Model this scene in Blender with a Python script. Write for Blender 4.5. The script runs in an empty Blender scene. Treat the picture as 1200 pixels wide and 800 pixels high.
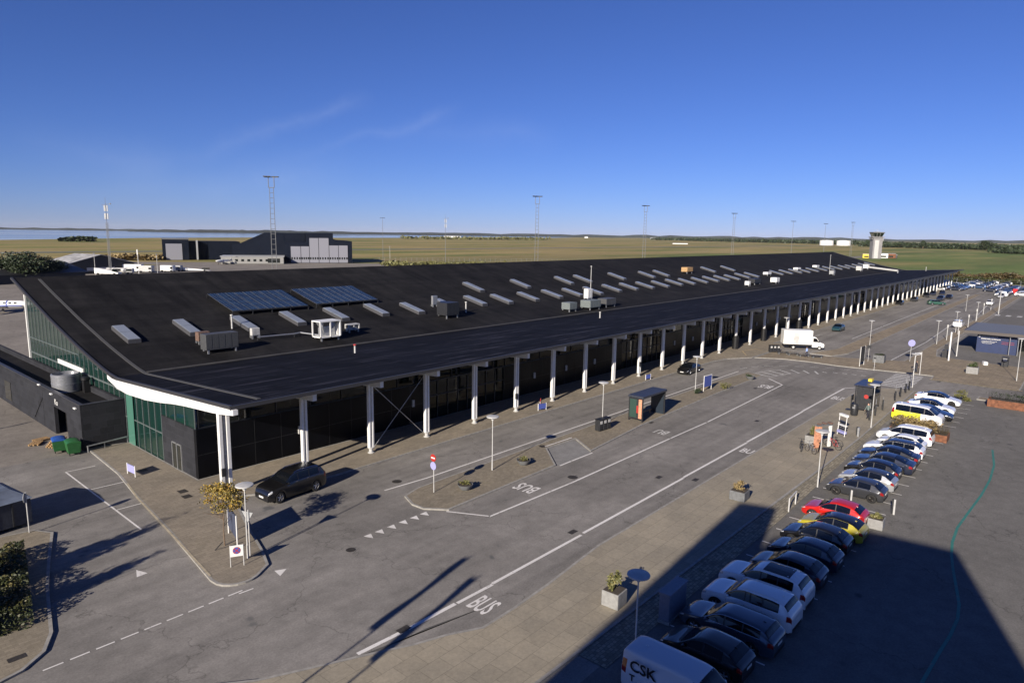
import bpy, bmesh, math, random
from mathutils import Vector, Matrix
from math import sin, cos, pi, radians, sqrt, atan2, tan
scene = bpy.context.scene
C = scene.collection
random.seed(7)
R = random.random
def U(a, b): return a + (b - a) * R()

# ------------------------------------------------------------------ camera
H = 19.4
F, YAW, PITCH, ROLL = 788.637, 0.714604, 0.157087, 0.014396
fw = Vector((cos(YAW)*cos(PITCH), sin(YAW)*cos(PITCH), -sin(PITCH)))
rt = Vector((sin(YAW), -cos(YAW), 0)); up = rt.cross(fw)
rt2 = rt*cos(ROLL) + up*sin(ROLL); up2 = -rt*sin(ROLL) + up*cos(ROLL)
cam_d = bpy.data.cameras.new('camera'); cam = bpy.data.objects.new('camera', cam_d); C.objects.link(cam)
m = Matrix((rt2, up2, -fw)).transposed().to_4x4(); m.translation = Vector((0, 0, H))
cam.matrix_world = m
cam_d.sensor_width = 36; cam_d.lens = F/1200*36; cam_d.clip_start = 0.1; cam_d.clip_end = 60000
scene.camera = cam
def ray(px, py): return fw + rt2*((px-600)/F) - up2*((py-400)/F)
def G(px, py, z=0.0):
    d = ray(px, py); t = (z-H)/d.z
    return Vector((d.x*t, d.y*t, z))

# ------------------------------------------------------------------ helpers
def tag(o, label=None, cat=None, group=None, kind=None):
    if label: o['label'] = label
    if cat: o['category'] = cat
    if group: o['group'] = group
    if kind: o['kind'] = kind
    return o
def thing(name, label, cat, loc=(0, 0, 0), rotz=0, group=None):
    o = bpy.data.objects.new(name, None); C.objects.link(o)
    o.location = loc; o.rotation_euler = (0, 0, rotz); o.empty_display_size = 0.3
    return tag(o, label, cat, group)
def dup(root, loc, rotz, label=None, group=None, scale=None):
    r = root.copy(); C.objects.link(r); r.location = loc; r.rotation_euler = (0, 0, rotz)
    if scale: r.scale = scale
    if label: r['label'] = label
    if group: r['group'] = group
    for ch in list(root.children):
        c = ch.copy(); C.objects.link(c); c.parent = r
        for g in ch.children:
            d = g.copy(); C.objects.link(d); d.parent = c
    return r

class MB:
    def __init__(s, off=(0, 0, 0)): s.v = []; s.f = []; s.m = []; s.sm = []; s.off = Vector(off)
    def add(s, vs, fs, m=0, smooth=False):
        n = len(s.v); s.v += [tuple(v) for v in vs]
        for f in fs: s.f.append([n+i for i in f]); s.m.append(m); s.sm.append(smooth)
    def box(s, x0, x1, y0, y1, z0, z1, m=0):
        v = [(x0,y0,z0),(x1,y0,z0),(x1,y1,z0),(x0,y1,z0),(x0,y0,z1),(x1,y0,z1),(x1,y1,z1),(x0,y1,z1)]
        s.add(v, [(0,3,2,1),(4,5,6,7),(0,1,5,4),(1,2,6,5),(2,3,7,6),(3,0,4,7)], m)
    def cbox(s, c, d, m=0, rz=0, bev=0):
        cx, cy, cz = c; dx, dy, dz = d[0]/2, d[1]/2, d[2]/2
        ca, sa = cos(rz), sin(rz)
        if bev <= 0:
            vs = []
            for z in (-dz, dz):
                for x, y in ((-dx,-dy),(dx,-dy),(dx,dy),(-dx,dy)): vs.append((cx+x*ca-y*sa, cy+x*sa+y*ca, cz+z))
            s.add(vs, [(0,3,2,1),(4,5,6,7),(0,1,5,4),(1,2,6,5),(2,3,7,6),(3,0,4,7)], m)
        else:
            ring = []
            for (z, e) in ((-dz, bev), (-dz+bev, 0), (dz-bev, 0), (dz, bev)):
                r = []
                for sx, sy in ((-1,-1),(1,-1),(1,1),(-1,1)):
                    a, b = dx-e, dy-e; k = bev
                    if (sx, sy) in ((-1,-1),(1,1)): pts = [(sx*a, sy*(b-k)), (sx*(a-k), sy*b)]
                    else: pts = [(sx*(a-k), sy*b), (sx*a, sy*(b-k))]
                    r += pts
                ring.append([(cx+x*ca-y*sa, cy+x*sa+y*ca, cz+z) for x, y in r])
            n = 8; vs = sum(ring, []); fs = [tuple(range(n-1, -1, -1)), tuple(range(3*n, 4*n))]
            for k in range(3):
                for i in range(n): fs.append((k*n+i, k*n+(i+1)%n, (k+1)*n+(i+1)%n, (k+1)*n+i))
            s.add(vs, fs, m)
    def prism(s, poly, z0, z1, m=0, mt=None):
        n = len(poly); a = sum(poly[i][0]*poly[(i+1)%n][1]-poly[(i+1)%n][0]*poly[i][1] for i in range(n))
        if a < 0: poly = poly[::-1]
        vs = [(p[0], p[1], z0) for p in poly]+[(p[0], p[1], z1) for p in poly]
        s.add(vs, [(i, (i+1)%n, n+(i+1)%n, n+i) for i in range(n)]+[tuple(range(n-1, -1, -1))], m)
        s.add(vs[n:], [tuple(range(n))], m if mt is None else mt)
    def sheet(s, poly, z, m=0):
        n = len(poly); a = sum(poly[i][0]*poly[(i+1)%n][1]-poly[(i+1)%n][0]*poly[i][1] for i in range(n))
        if a < 0: poly = poly[::-1]
        s.add([(p[0], p[1], z) for p in poly], [tuple(range(n))], m)
    def line(s, pts, w, z, m=0):
        for a, b in zip(pts[:-1], pts[1:]):
            a = Vector(a[:2]); b = Vector(b[:2]); d = (b-a).normalized(); n = Vector((-d.y, d.x))*w/2
            s.sheet([a-n, b-n, b+n, a+n], z, m)
    def tube(s, p0, p1, r0, r1=None, n=8, m=0, caps=True, smooth=True):
        r1 = r0 if r1 is None else r1; p0 = Vector(p0); p1 = Vector(p1); d = (p1-p0)
        if d.length < 1e-6: return
        d.normalize(); a = Vector((0, 0, 1)) if abs(d.z) < .9 else Vector((1, 0, 0))
        u = d.cross(a).normalized(); w = d.cross(u)
        vs = [p0+(u*cos(2*pi*i/n)+w*sin(2*pi*i/n))*r0 for i in range(n)]+[p1+(u*cos(2*pi*i/n)+w*sin(2*pi*i/n))*r1 for i in range(n)]
        s.add(vs, [(i, n+i, n+(i+1)%n, (i+1)%n) for i in range(n)], m, smooth)
        if caps: s.add(vs[:n], [tuple(range(n))], m); s.add(vs[n:], [tuple(range(n-1, -1, -1))], m)
    def lathe(s, prof, c=(0,0,0), n=20, m=0, axis='z', smooth=True):
        # prof = [(r, h)], revolved round an axis
        vs = []
        for r, h in prof:
            for i in range(n):
                a = 2*pi*i/n
                if axis == 'z': p = (c[0]+r*cos(a), c[1]+r*sin(a), c[2]+h)
                elif axis == 'y': p = (c[0]+r*cos(a), c[1]+h, c[2]+r*sin(a))
                else: p = (c[0]+h, c[1]+r*cos(a), c[2]+r*sin(a))
                vs.append(p)
        fs = []
        for k in range(len(prof)-1):
            for i in range(n): fs.append((k*n+i, k*n+(i+1)%n, (k+1)*n+(i+1)%n, (k+1)*n+i))
        s.add(vs, fs, m, smooth)
    def build(s, name, mats, parent=None, label=None, cat=None, kind=None, group=None, sharp=35, world=False, fixn=False):
        me = bpy.data.meshes.new(name)
        vs = s.v
        if world and parent is not None:
            l = Vector(parent.location)
            if parent.parent: l = l+Vector(parent.parent.location)
            vs = [(v[0]-l.x, v[1]-l.y, v[2]-l.z) for v in vs]
        me.from_pydata(vs, [], s.f)
        if not isinstance(mats, (list, tuple)): mats = [mats]
        for mt in mats: me.materials.append(mt)
        me.polygons.foreach_set('material_index', s.m)
        me.polygons.foreach_set('use_smooth', s.sm)
        me.update(); me.validate()
        if fixn:
            bm = bmesh.new(); bm.from_mesh(me); bmesh.ops.remove_doubles(bm, verts=bm.verts, dist=1e-5)
            bmesh.ops.recalc_face_normals(bm, faces=bm.faces); bm.to_mesh(me); bm.free()
        if any(s.sm): me.set_sharp_from_angle(angle=radians(sharp))
        o = bpy.data.objects.new(name, me); C.objects.link(o)
        if parent is not None: o.parent = parent
        return tag(o, label, cat, group, kind)

def txt(body, size, mat, name, parent=None, ext=0.004, loc=None, mtx=None, bold=0.0):
    cu = bpy.data.curves.new(name, 'FONT'); cu.body = body; cu.offset = bold; cu.size = size; cu.extrude = ext
    cu.resolution_u = 3
    t = bpy.data.objects.new(name, cu); C.objects.link(t)
    dg = bpy.context.evaluated_depsgraph_get()
    me = bpy.data.meshes.new_from_object(t.evaluated_get(dg))
    bpy.data.objects.remove(t)
    me.materials.clear(); me.materials.append(mat)
    me.transform(mtx)
    o = bpy.data.objects.new(name, me); C.objects.link(o)
    if parent is not None: o.parent = parent
    return o

# ------------------------------------------------------------------ materials
def newmat(name):
    mt = bpy.data.materials.new(name); mt.use_nodes = True
    return mt, mt.node_tree.nodes, mt.node_tree.links, mt.node_tree.nodes['Principled BSDF']
def flat(name, col, rough=.5, metal=0, coat=0, spec=.5, noise=0, nscale=6, emit=None):
    mt, N, L, B = newmat(name)
    B.inputs['Roughness'].default_value = rough; B.inputs['Metallic'].default_value = metal
    B.inputs['Coat Weight'].default_value = coat; B.inputs['Coat Roughness'].default_value = .03
    B.inputs['Specular IOR Level'].default_value = spec
    if noise:
        tc = N.new('ShaderNodeTexCoord'); nz = N.new('ShaderNodeTexNoise'); nz.inputs['Scale'].default_value = nscale
        nz.inputs['Detail'].default_value = 4
        L.new(tc.outputs['Object'], nz.inputs['Vector'])
        mx = N.new('ShaderNodeMix'); mx.data_type = 'RGBA'
        mr = N.new('ShaderNodeMapRange'); mr.inputs[1].default_value = .3; mr.inputs[2].default_value = .7
        L.new(nz.outputs['Fac'], mr.inputs[0]); L.new(mr.outputs[0], mx.inputs[0])
        mx.inputs[6].default_value = (*[max(0, c*(1-noise)) for c in col], 1)
        mx.inputs[7].default_value = (*[min(1, c*(1+noise)) for c in col], 1)
        L.new(mx.outputs[2], B.inputs['Base Color'])
    else: B.inputs['Base Color'].default_value = (*col, 1)
    return mt
def nodeT(N, L, coord, scale, detail=5, rough=.5, stretch=None, w=None):
    nz = N.new('ShaderNodeTexNoise'); nz.inputs['Scale'].default_value = scale; nz.inputs['Detail'].default_value = detail
    nz.inputs['Roughness'].default_value = rough
    if stretch:
        mp = N.new('ShaderNodeMapping'); mp.inputs['Scale'].default_value = stretch
        if w: mp.inputs['Location'].default_value = w
        L.new(coord, mp.inputs['Vector']); L.new(mp.outputs[0], nz.inputs['Vector'])
    else: L.new(coord, nz.inputs['Vector'])
    return nz.outputs['Fac']
def ramp(N, L, fac, stops):
    r = N.new('ShaderNodeValToRGB'); e = r.color_ramp.elements
    while len(e) < len(stops): e.new(.5)
    for k, (p, c) in enumerate(stops): e[k].position = p; e[k].color = (*c, 1) if len(c) == 3 else c
    L.new(fac, r.inputs[0]); return r.outputs[0]
def mixc(N, L, fac, a, b, mode='MIX'):
    mx = N.new('ShaderNodeMix'); mx.data_type = 'RGBA'; mx.blend_type = mode
    for sock, v in ((mx.inputs[0], fac), (mx.inputs[6], a), (mx.inputs[7], b)):
        if hasattr(v, 'is_linked'): L.new(v, sock)
        elif isinstance(v, (int, float)): sock.default_value = v
        else: sock.default_value = (*v, 1)
    return mx.outputs[2]
def obj_pos(N):
    g = N.new('ShaderNodeNewGeometry'); return g.outputs['Position']
def bump(N, L, B, h, strength=.3, dist=.02):
    b = N.new('ShaderNodeBump'); b.inputs['Strength'].default_value = strength; b.inputs['Distance'].default_value = dist
    L.new(h, b.inputs['Height']); L.new(b.outputs[0], B.inputs['Normal'])

def asphalt(name, base, warm=(1.03, 1, .96), patchy=.25, streak=True, tanspots=0):
    mt, N, L, B = newmat(name); P = obj_pos(N)
    big = nodeT(N, L, P, .09, 5, .6); fine = nodeT(N, L, P, 9, 4, .7); mid = nodeT(N, L, P, 1.1, 5, .65)
    lo = tuple(base*w*(1-patchy) for w in warm); hi = tuple(base*w*(1+patchy) for w in warm)
    c = ramp(N, L, big, [(.28, lo), (.72, hi)])
    c = mixc(N, L, .5, c, ramp(N, L, mid, [(.3, (.36,.36,.36)), (.7, (.64,.64,.64))]), 'OVERLAY')
    c = mixc(N, L, .45, c, ramp(N, L, fine, [(.3, (.3,.3,.3)), (.7, (.7,.7,.7))]), 'OVERLAY')
    if streak:   # tyre-polished bands and stains along the driving direction
        st = nodeT(N, L, P, 1, 5, .6, (.02, .55, .3))
        c = mixc(N, L, .5, c, ramp(N, L, st, [(.34, (.33,.33,.335)), (.48, (.49,.49,.49)), (.52, (.53,.53,.53)), (.68, (.66,.655,.65))]), 'OVERLAY')
    # cracks: thin lines of a warped voronoi
    vo = N.new('ShaderNodeTexVoronoi'); vo.feature = 'DISTANCE_TO_EDGE'; vo.inputs['Scale'].default_value = .09
    wn = N.new('ShaderNodeTexNoise'); wn.inputs['Scale'].default_value = .8; wn.inputs['Detail'].default_value = 6; L.new(P, wn.inputs['Vector'])
    va = N.new('ShaderNodeVectorMath'); va.operation = 'SCALE'; va.inputs['Scale'].default_value = 2.2; L.new(wn.outputs['Color'], va.inputs[0])
    vb = N.new('ShaderNodeVectorMath'); vb.operation = 'ADD'; L.new(P, vb.inputs[0]); L.new(va.outputs[0], vb.inputs[1]); L.new(vb.outputs[0], vo.inputs['Vector'])
    cr = ramp(N, L, vo.outputs['Distance'], [(0, (.45,.45,.45)), (.0045, (1,1,1))])
    c = mixc(N, L, .6, c, cr, 'MULTIPLY')
    # oil and tar spots
    sp = nodeT(N, L, P, .55, 2, .5)
    c = mixc(N, L, ramp(N, L, sp, [(.24, (1,1,1)), (.29, (0,0,0))]), c, tuple(base*.6 for _ in range(3)))
    L.new(c, B.inputs['Base Color']); B.inputs['Roughness'].default_value = .93; B.inputs['Specular IOR Level'].default_value = .1
    bump(N, L, B, fine, .25, .01)
    return mt
def pavers(name, base, sx, sy, joint=.03, var=.12, mort=.6, off=.5, weeds=0):
    mt, N, L, B = newmat(name); P = obj_pos(N)
    br = N.new('ShaderNodeTexBrick'); br.inputs['Scale'].default_value = 1; br.offset = off
    br.inputs['Brick Width'].default_value = sx; br.inputs['Row Height'].default_value = sy; br.inputs['Mortar Size'].default_value = joint
    br.inputs['Mortar Smooth'].default_value = .3
    br.inputs['Color1'].default_value = (*[b*(1-var) for b in base], 1); br.inputs['Color2'].default_value = (*[b*(1+var) for b in base], 1)
    br.inputs['Mortar'].default_value = (*[b*mort for b in base], 1)
    L.new(P, br.inputs['Vector'])
    c = br.outputs['Color']
    big = nodeT(N, L, P, .25, 6, .65); fine = nodeT(N, L, P, 6, 4, .7)
    c = mixc(N, L, .6, c, ramp(N, L, big, [(.3, (.36,.37,.38)), (.7, (.62,.61,.58))]), 'OVERLAY')
    c = mixc(N, L, .5, c, ramp(N, L, fine, [(.3, (.36,.36,.36)), (.7, (.62,.62,.62))]), 'OVERLAY')
    if weeds:
        wd = nodeT(N, L, P, .5, 5, .6)
        c = mixc(N, L, ramp(N, L, wd, [(.6, (0,0,0)), (.72, (weeds,)*3)]), c, (.07,.075,.03))
    L.new(c, B.inputs['Base Color']); B.inputs['Roughness'].default_value = .9; B.inputs['Specular IOR Level'].default_value = .2
    return mt
def worn_paint(name, col, wear=.42):
    mt, N, L, B = newmat(name); P = obj_pos(N)
    n1 = nodeT(N, L, P, 3.5, 6, .75)
    c = ramp(N, L, n1, [(wear-.12, (.16,.152,.142)), (wear, col)])
    n2 = nodeT(N, L, P, .4, 3, .5)
    c = mixc(N, L, .35, c, ramp(N, L, n2, [(.3, (.35,.35,.35)), (.7, (.65,.65,.65))]), 'OVERLAY')
    L.new(c, B.inputs['Base Color']); B.inputs['Roughness'].default_value = .7
    return mt
def leafmat(name, cols, scale=1.2):
    mt, N, L, B = newmat(name); P = obj_pos(N)
    n = nodeT(N, L, P, scale, 4, .7)
    k = len(cols); c = ramp(N, L, n, [(.3+.4*i/(k-1), cl) for i, cl in enumerate(cols)])
    L.new(c, B.inputs['Base Color']); B.inputs['Roughness'].default_value = .6
    B.inputs['Transmission Weight'].default_value = 0; B.inputs['Subsurface Weight'].default_value = 0
    return mt
M = {}
M['asph'] = asphalt('old_asphalt', .178, (1.06,1,.93))
M['asph_dark'] = asphalt('newer_asphalt', .12, (1.03, 1, .96), .15)
M['asph_lot'] = asphalt('car_park_asphalt', .135, (1.04, 1, .94), .16, False)
M['asph_apron'] = asphalt('apron_concrete', .19, (1.1, 1, .88), .2, False)
M['patch'] = asphalt('asphalt_patch', .085, (1.03, 1, .97), .1, False)
M['pale'] = asphalt('pale_asphalt', .2, (1.02, 1, .97), .12, False)
M['walk'] = pavers('walk_pavers', (.225,.195,.155), .6, .3, .012, .10, .7)
M['plaza'] = pavers('plaza_slabs', (.262,.233,.183), 1.25, 1.0, .018, .07, .72, .5)
M['isl'] = pavers('island_pavers', (.21,.182,.14), .4, .2, .01, .12, .75, .5, .25)
M['tanp'] = pavers('far_pavers', (.23,.19,.138), 1.2, .6, .02, .12, .75, .5, .2)
M['kerb'] = flat('kerb_stone', (.25,.24,.22), .9, noise=.2, nscale=3)
M['kerb_tan'] = flat('kerb_tan', (.36,.31,.22), .9, noise=.2, nscale=3)
M['paint'] = worn_paint('road_paint', (.62,.6,.57), .425)
M['paint2'] = worn_paint('road_paint_worn', (.5,.49,.46), .50)
M['paint_y'] = worn_paint('road_paint_ochre', (.45,.34,.17), .42)
M['gravel'] = pavers('gravel_strip', (.24,.215,.165), .25, .2, .02, .3, .6, .5, .5)
M['iron'] = flat('cast_iron', (.03,.026,.022), .7, noise=.4)
M['white'] = flat('white_paint', (.68,.68,.66), .4, noise=.06)
M['white_dirty'] = flat('white_weathered', (.43,.43,.42), .55, noise=.15, nscale=2)
M['grey'] = flat('grey_paint', (.3,.31,.32), .5, noise=.12)
M['galv'] = flat('galvanised', (.42,.43,.44), .4, .7, noise=.15)
M['dark'] = flat('dark_metal', (.02,.021,.024), .45, noise=.3)
M['black'] = flat('black_plastic', (.012,.012,.013), .4)
M['rubber'] = flat('tyre_rubber', (.012,.012,.012), .85, noise=.2)
M['alloy'] = flat('alloy_rim', (.45,.45,.47), .3, .85)
M['alloy_dark'] = flat('alloy_dark', (.06,.055,.05), .3, .8)
M['chrome'] = flat('chrome', (.7,.7,.72), .12, 1)
M['glass'] = flat('car_glass', (.004,.005,.007), .04, 0, 0, .45)
M['bglass'] = flat('building_glass', (.008,.012,.012), .04, 0, .5, .9)
M['head'] = flat('headlight', (.55,.57,.6), .1, .3, .8)
M['tail'] = flat('taillight', (.22,.008,.008), .15, 0, .8)
M['plate'] = flat('number_plate', (.62,.62,.6), .4)
M['bluesign'] = flat('blue_sign', (.06,.09,.32), .4, noise=.1)
M['lilac'] = flat('lilac_sign', (.3,.3,.55), .4)
M['redsign'] = flat('red_sign', (.34,.025,.02), .5)
M['orange'] = flat('orange_poster', (.52,.25,.15), .5, noise=.25)
M['yellow'] = flat('yellow_plastic', (.65,.5,.04), .4)
M['wood'] = flat('pallet_wood', (.38,.24,.11), .8, noise=.3, nscale=8)
M['corten'] = flat('corten_steel', (.15,.06,.03), .85, noise=.45, nscale=3)
M['concrete'] = flat('concrete', (.22,.22,.215), .85, noise=.15, nscale=4)
M['concrete_d'] = flat('dark_concrete', (.12,.125,.13), .8, noise=.2, nscale=4)
M['leaf'] = leafmat('green_leaves', [(.02,.035,.012), (.045,.07,.02), (.09,.12,.035)], 1.5)
M['leaf_dark'] = leafmat('dark_leaves', [(.012,.02,.01), (.025,.04,.015), (.045,.06,.02)], .5)
M['leaf_aut'] = leafmat('autumn_leaves', [(.09,.10,.02), (.26,.19,.035), (.36,.19,.035)], 2.5)
M['leaf_hedge'] = leafmat('hedge_leaves', [(.012,.02,.008), (.035,.045,.012), (.10,.08,.02)], 1.4)
M['leaf_ol'] = leafmat('olive_leaves', [(.05,.06,.02), (.12,.12,.04), (.2,.17,.06)], 4)
M['dry'] = leafmat('dry_grass', [(.1,.07,.03), (.22,.16,.07), (.3,.24,.12)], 3)
M['bark'] = flat('bark', (.14,.1,.07), .9, noise=.3, nscale=10)
M['soil'] = flat('soil', (.05,.04,.03), .95, noise=.3)
# ------------------------------------------------------------------ ground
def S(name, mb, mats, label=None, kind='structure'): return mb.build(name, mats, kind=kind, label=label)
def poly_arc(cx, cy, r, a0, a1, n=10): return [(cx+r*cos(radians(a0+(a1-a0)*i/n)), cy+r*sin(radians(a0+(a1-a0)*i/n))) for i in range(n+1)]

mt, N, L, B = newmat('airfield_grass'); P = obj_pos(N)
st = nodeT(N, L, P, 1, 6, .6, (.0035, .011, .01)); md = nodeT(N, L, P, .06, 6, .7); fn = nodeT(N, L, P, .8, 4, .7)
bd = nodeT(N, L, P, 1, 3, .5, (.0012, .02, .01), (3, 7, 0))
sx = N.new('ShaderNodeSeparateXYZ'); L.new(P, sx.inputs[0])
c = ramp(N, L, st, [(.28, (.10,.14,.045)), (.42, (.175,.18,.065)), (.52, (.28,.225,.10)), (.7, (.33,.26,.14))])
# the right-hand field (low y) is greener
mr = N.new('ShaderNodeMapRange'); L.new(sx.outputs['Y'], mr.inputs[0]); mr.inputs[1].default_value = 150; mr.inputs[2].default_value = 420
g2 = ramp(N, L, st, [(.3, (.085,.135,.04)), (.48, (.13,.165,.055)), (.66, (.25,.22,.09))])
c = mixc(N, L, mr.outputs[0], g2, c)
c = mixc(N, L, .6, c, ramp(N, L, md, [(.3, (.36,.36,.36)), (.7, (.62,.62,.62))]), 'OVERLAY')
c = mixc(N, L, .65, c, ramp(N, L, bd, [(.35, (.35,.36,.35)), (.65, (.62,.6,.55))]), 'OVERLAY')
c = mixc(N, L, .4, c, ramp(N, L, fn, [(.3, (.3,.3,.3)), (.7, (.7,.7,.7))]), 'OVERLAY')
L.new(c, B.inputs['Base Color']); B.inputs['Roughness'].default_value = .95; B.inputs['Specular IOR Level'].default_value = .1
M['grass'] = mt
g = MB(); E = 30000
g.sheet([(-E,-E), (E,-E), (E,E), (-E,E)], -.25); S('ground', g, M['grass'])
# apron and everything paved round the terminal: one asphalt sheet
g = MB(); g.sheet([(-70,-60), (384,-60), (384,96), (420,160), (430,200), (300,262), (245,322), (160,402), (60,330), (-70,330)], -.05)
S('apron', g, M['asph_apron'])
g = MB(); g.sheet([(-60,-50), (376,-50), (376,60), (112.6,60), (112.6,51.6), (22.06,51.6), (22.06,66), (-60,66)], 0)
S('road', g, M['asph'])
g = MB(); g.sheet([(16,-48), (99,-48), (99,15.2), (16,15.2)], .004); S('car_park_ground', g, M['asph_lot'])
g = MB(); g.sheet([(106,-48), (376,-48), (376,19.6), (130,19.6), (117,19.6), (117,6), (106,6)], .004); S('far_car_park_ground', g, M['asph_lot'])
# bus road darker band on the crossing
g = MB(); g.sheet([(13,25.8),(15.6,24.5),(17.0,23.95),(24.9,22.3),(20.7,23.3),(18.6,23.5),(14.8,23.5),(12,24)], .006); S('road_patch', g, M['patch'])

def raised(name, poly, mat, kmat=None, h=.12, w=.16, skip=()):
    """paved surface standing a kerb height above the road, with a kerb stone ring"""
    g = MB(); n = len(poly)
    a = sum(poly[i][0]*poly[(i+1)%n][1]-poly[(i+1)%n][0]*poly[i][1] for i in range(n))
    if a < 0: poly = poly[::-1]
    P2 = [Vector(p) for p in poly]; inn = []
    for i in range(n):
        d0 = (P2[i]-P2[i-1]).normalized(); d1 = (P2[(i+1)%n]-P2[i]).normalized()
        n0 = Vector((-d0.y, d0.x)); n1 = Vector((-d1.y, d1.x)); b = (n0+n1)
        b = b.normalized()/max(.35, b.normalized().dot(n1)) if b.length > 1e-3 else n1
        inn.append(P2[i]+b*w)
    top = g
    top.sheet([(p.x, p.y) for p in inn], h, 0)
    vs = [(p.x, p.y, -.02) for p in P2]+[(p.x, p.y, h+.006) for p in P2]+[(p.x, p.y, h+.006) for p in inn]
    top.add(vs, [(i, (i+1)%n, n+(i+1)%n, n+i) for i in range(n)]+[(n+i, n+(i+1)%n, 2*n+(i+1)%n, 2*n+i) for i in range(n)], 1)
    return S(name, g, [mat, kmat or M['kerb']])
# sidewalk before the terminal, wrapping its left corner
side = [(22.06,51.5),(22.06,65.6),(18.8,66.2),(18.3,57.5),(17.4,51),(16.6,43.5),(15.55,35.6)]+poly_arc(16.9,35.3,1.35,195,300,6)+[(18.7,34.9),(19.4,36.8),(20.6,41),(22.3,46.2),(24,45.2),(30,44.6),(100,44.6),(104,44.0),(108,41.5),(126,41.5),(126,44.6),(346,44.6),(346,51.5)]
raised('pavement', side, M['walk'], M['kerb'], .1)
raised('pavement', [(108.3,41.2),(110.5,37.5),(111.0,33.5),(110.6,29),(111.2,24.5),(112.0,20),(112.4,16.6),(109.3,16.4),(109.3,6.2),(130,6.2),(132,19.2),(140,20.4),(300,20.4),(300,22.4),(133,22.4),(123,22.4),(121,26),(118.2,33),(118.6,41.2)], M['tanp'], M['kerb'], .1)
raised('median', [(119.2,32.4),(124,31.0),(134,30.6),(140,30.8),(300,32),(300,34),(140,34.2),(128,34),(119.4,36)], M['tanp'], M['kerb'], .1)
# near end of the pavement has the ochre kerb line
g = MB(); g.line([(18.0,54.6),(17.4,51),(16.75,45),(15.75,36)], .14, .115); S('kerb_line', g, M['kerb_tan'])
isl1 = poly_arc(32.1,35.4,2.1,225,135,8)
isl1 = [(31.4,32.95)]+[(30.3,34.4),(30.25,35.6),(30.9,37.2)]+[(32.6,37.75),(52,37.9),(86,37.9),(95.8,37.3),(94.6,34.6),(80,34.6),(60,34.1),(49.3,33.1),(51.4,36.3),(47.2,36.5),(44.1,33.1)]
raised('traffic_island', isl1, M['isl'], M['kerb'], .1)
g = MB(); g.sheet([(44.25,33.0),(49.2,33.0),(51.2,36.3),(47.3,36.45)], .006); S('bay_floor', g, M['pale'])
# plaza on the near side of the bus road and the gravel verge towards the parked cars
pl = [(8,16.6),(8,29.6),(13.0,25.75),(15.6,24.5),*[(G(*q_).x, G(*q_).y) for q_ in ((424,769),(487,755),(525,744),(565,736),(600,714),(640,686),(700,640))],(93.5,22.0),(96.5,21.4),(98.2,19.8),(99.3,17.6),(99.2,16.4),(72,16.0),(60,16.0),(46,16.2)]
raised('plaza', pl, M['plaza'], M['kerb'], .1)
pass
g = MB(); g.sheet([(24,14.9),(46,14.9),(60,15.2),(98.8,16.0),(98.8,16.38),(72,15.97),(60,15.97),(46,16.17),(24,16.5)], .03); S('verge', g, M['gravel'])
# left corner island
li = [(11.6,48.9),(10.9,50.2),(9.0,50.6),(-30,50.6),(-30,33.2),(5.2,33.6),(6.4,33.9),(7.5,34.8),(8.2,36.3),(8.7,38.5),(9.4,41.5),(10.4,45)]
raised('pavement', li, M['isl'], M['kerb'], .1)
# median between road and cars beyond the cross street
mdn = [(99.5,9.8),(101.2,9.8),(101.2,-40),(99.5,-40)]
raised('median', mdn, M['tanp'], M['kerb'], .1)
# far tan medians

# painted markings (each kind one sheet)
z1 = .010
g = MB()
g.line([(30.7,39.3),(34.7,38.95),(95.5,38.55)], .16, z1)
g.line([(31.2,33.0),(32.7,30.15)], .15, z1); g.line([(32.6,30.15),(41.9,29.8),(58,29.8)], .17, z1); g.line([(58.2,29.8),(66,29.75)], .15, z1); g.line([(66.3,29.75),(90.6,30.5)], .16, z1); g.line([(90.6,30.4),(93.6,33.4)], .2, z1)
g.line([(17.1,24.1),(19.6,23.95)], .24, z1); g.line([(20.0,23.93),(23.2,23.85)], .24, z1)
for a, b in [(23.3,26),(26.05,34.6),(34.9,49),(49.1,62),(62.2,78),(78.1,94.4)]: g.line([(a,23.82),(b,23.75)], .21, z1)
g.line([(94.4,23.75),(98.1,21.6)], .17, z1)
for k in range(10):
    x = 7.0+1.06*k*1.0; g.line([(x*1.0+.02,33.4),(x+.82,33.4)], .10, z1) if k < 9 else None
g.line([(16.0,33.2),(16.8,33.15)], .1, z1)
g.line([(15.7,61.1),(15.6,45.5)], .12, z1); g.line([(15.7,61.05),(17.8,61.0)], .1, z1); g.line([(15.76,55.5),(18.0,55.4)], .1, z1); g.line([(15.7,50.0),(17.7,50.0)], .1, z1)
# shark teeth
for x in (25.1,26.0,27.0,28.0,29.0,29.9): g.sheet([(x-.3,34.0),(x+.3,34.0),(x-.02,33.35)], z1)
g.sheet([(18.6,34.1),(19.2,33.8),(18.5,33.3)], z1)
g.sheet([(13.0,39.1),(13.6,39.15),(13.3,40.0)], z1)
# bay lines
g.line([(47.4,36.9),(51.4,36.75)], .14, .115); g.line([(44.4,32.9),(46.0,32.9)], .16, z1); g.line([(46.1,32.9),(49.2,32.85)], .16, z1)
# stall lines of the near car park
for x in [26.6+2.55*i for i in range(28)]:
    if abs(x-79) > 3: g.line([(x,14.6),(x,9.6)], .1, .012)
S('road_marking', g, M['paint'])
g = MB()
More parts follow.
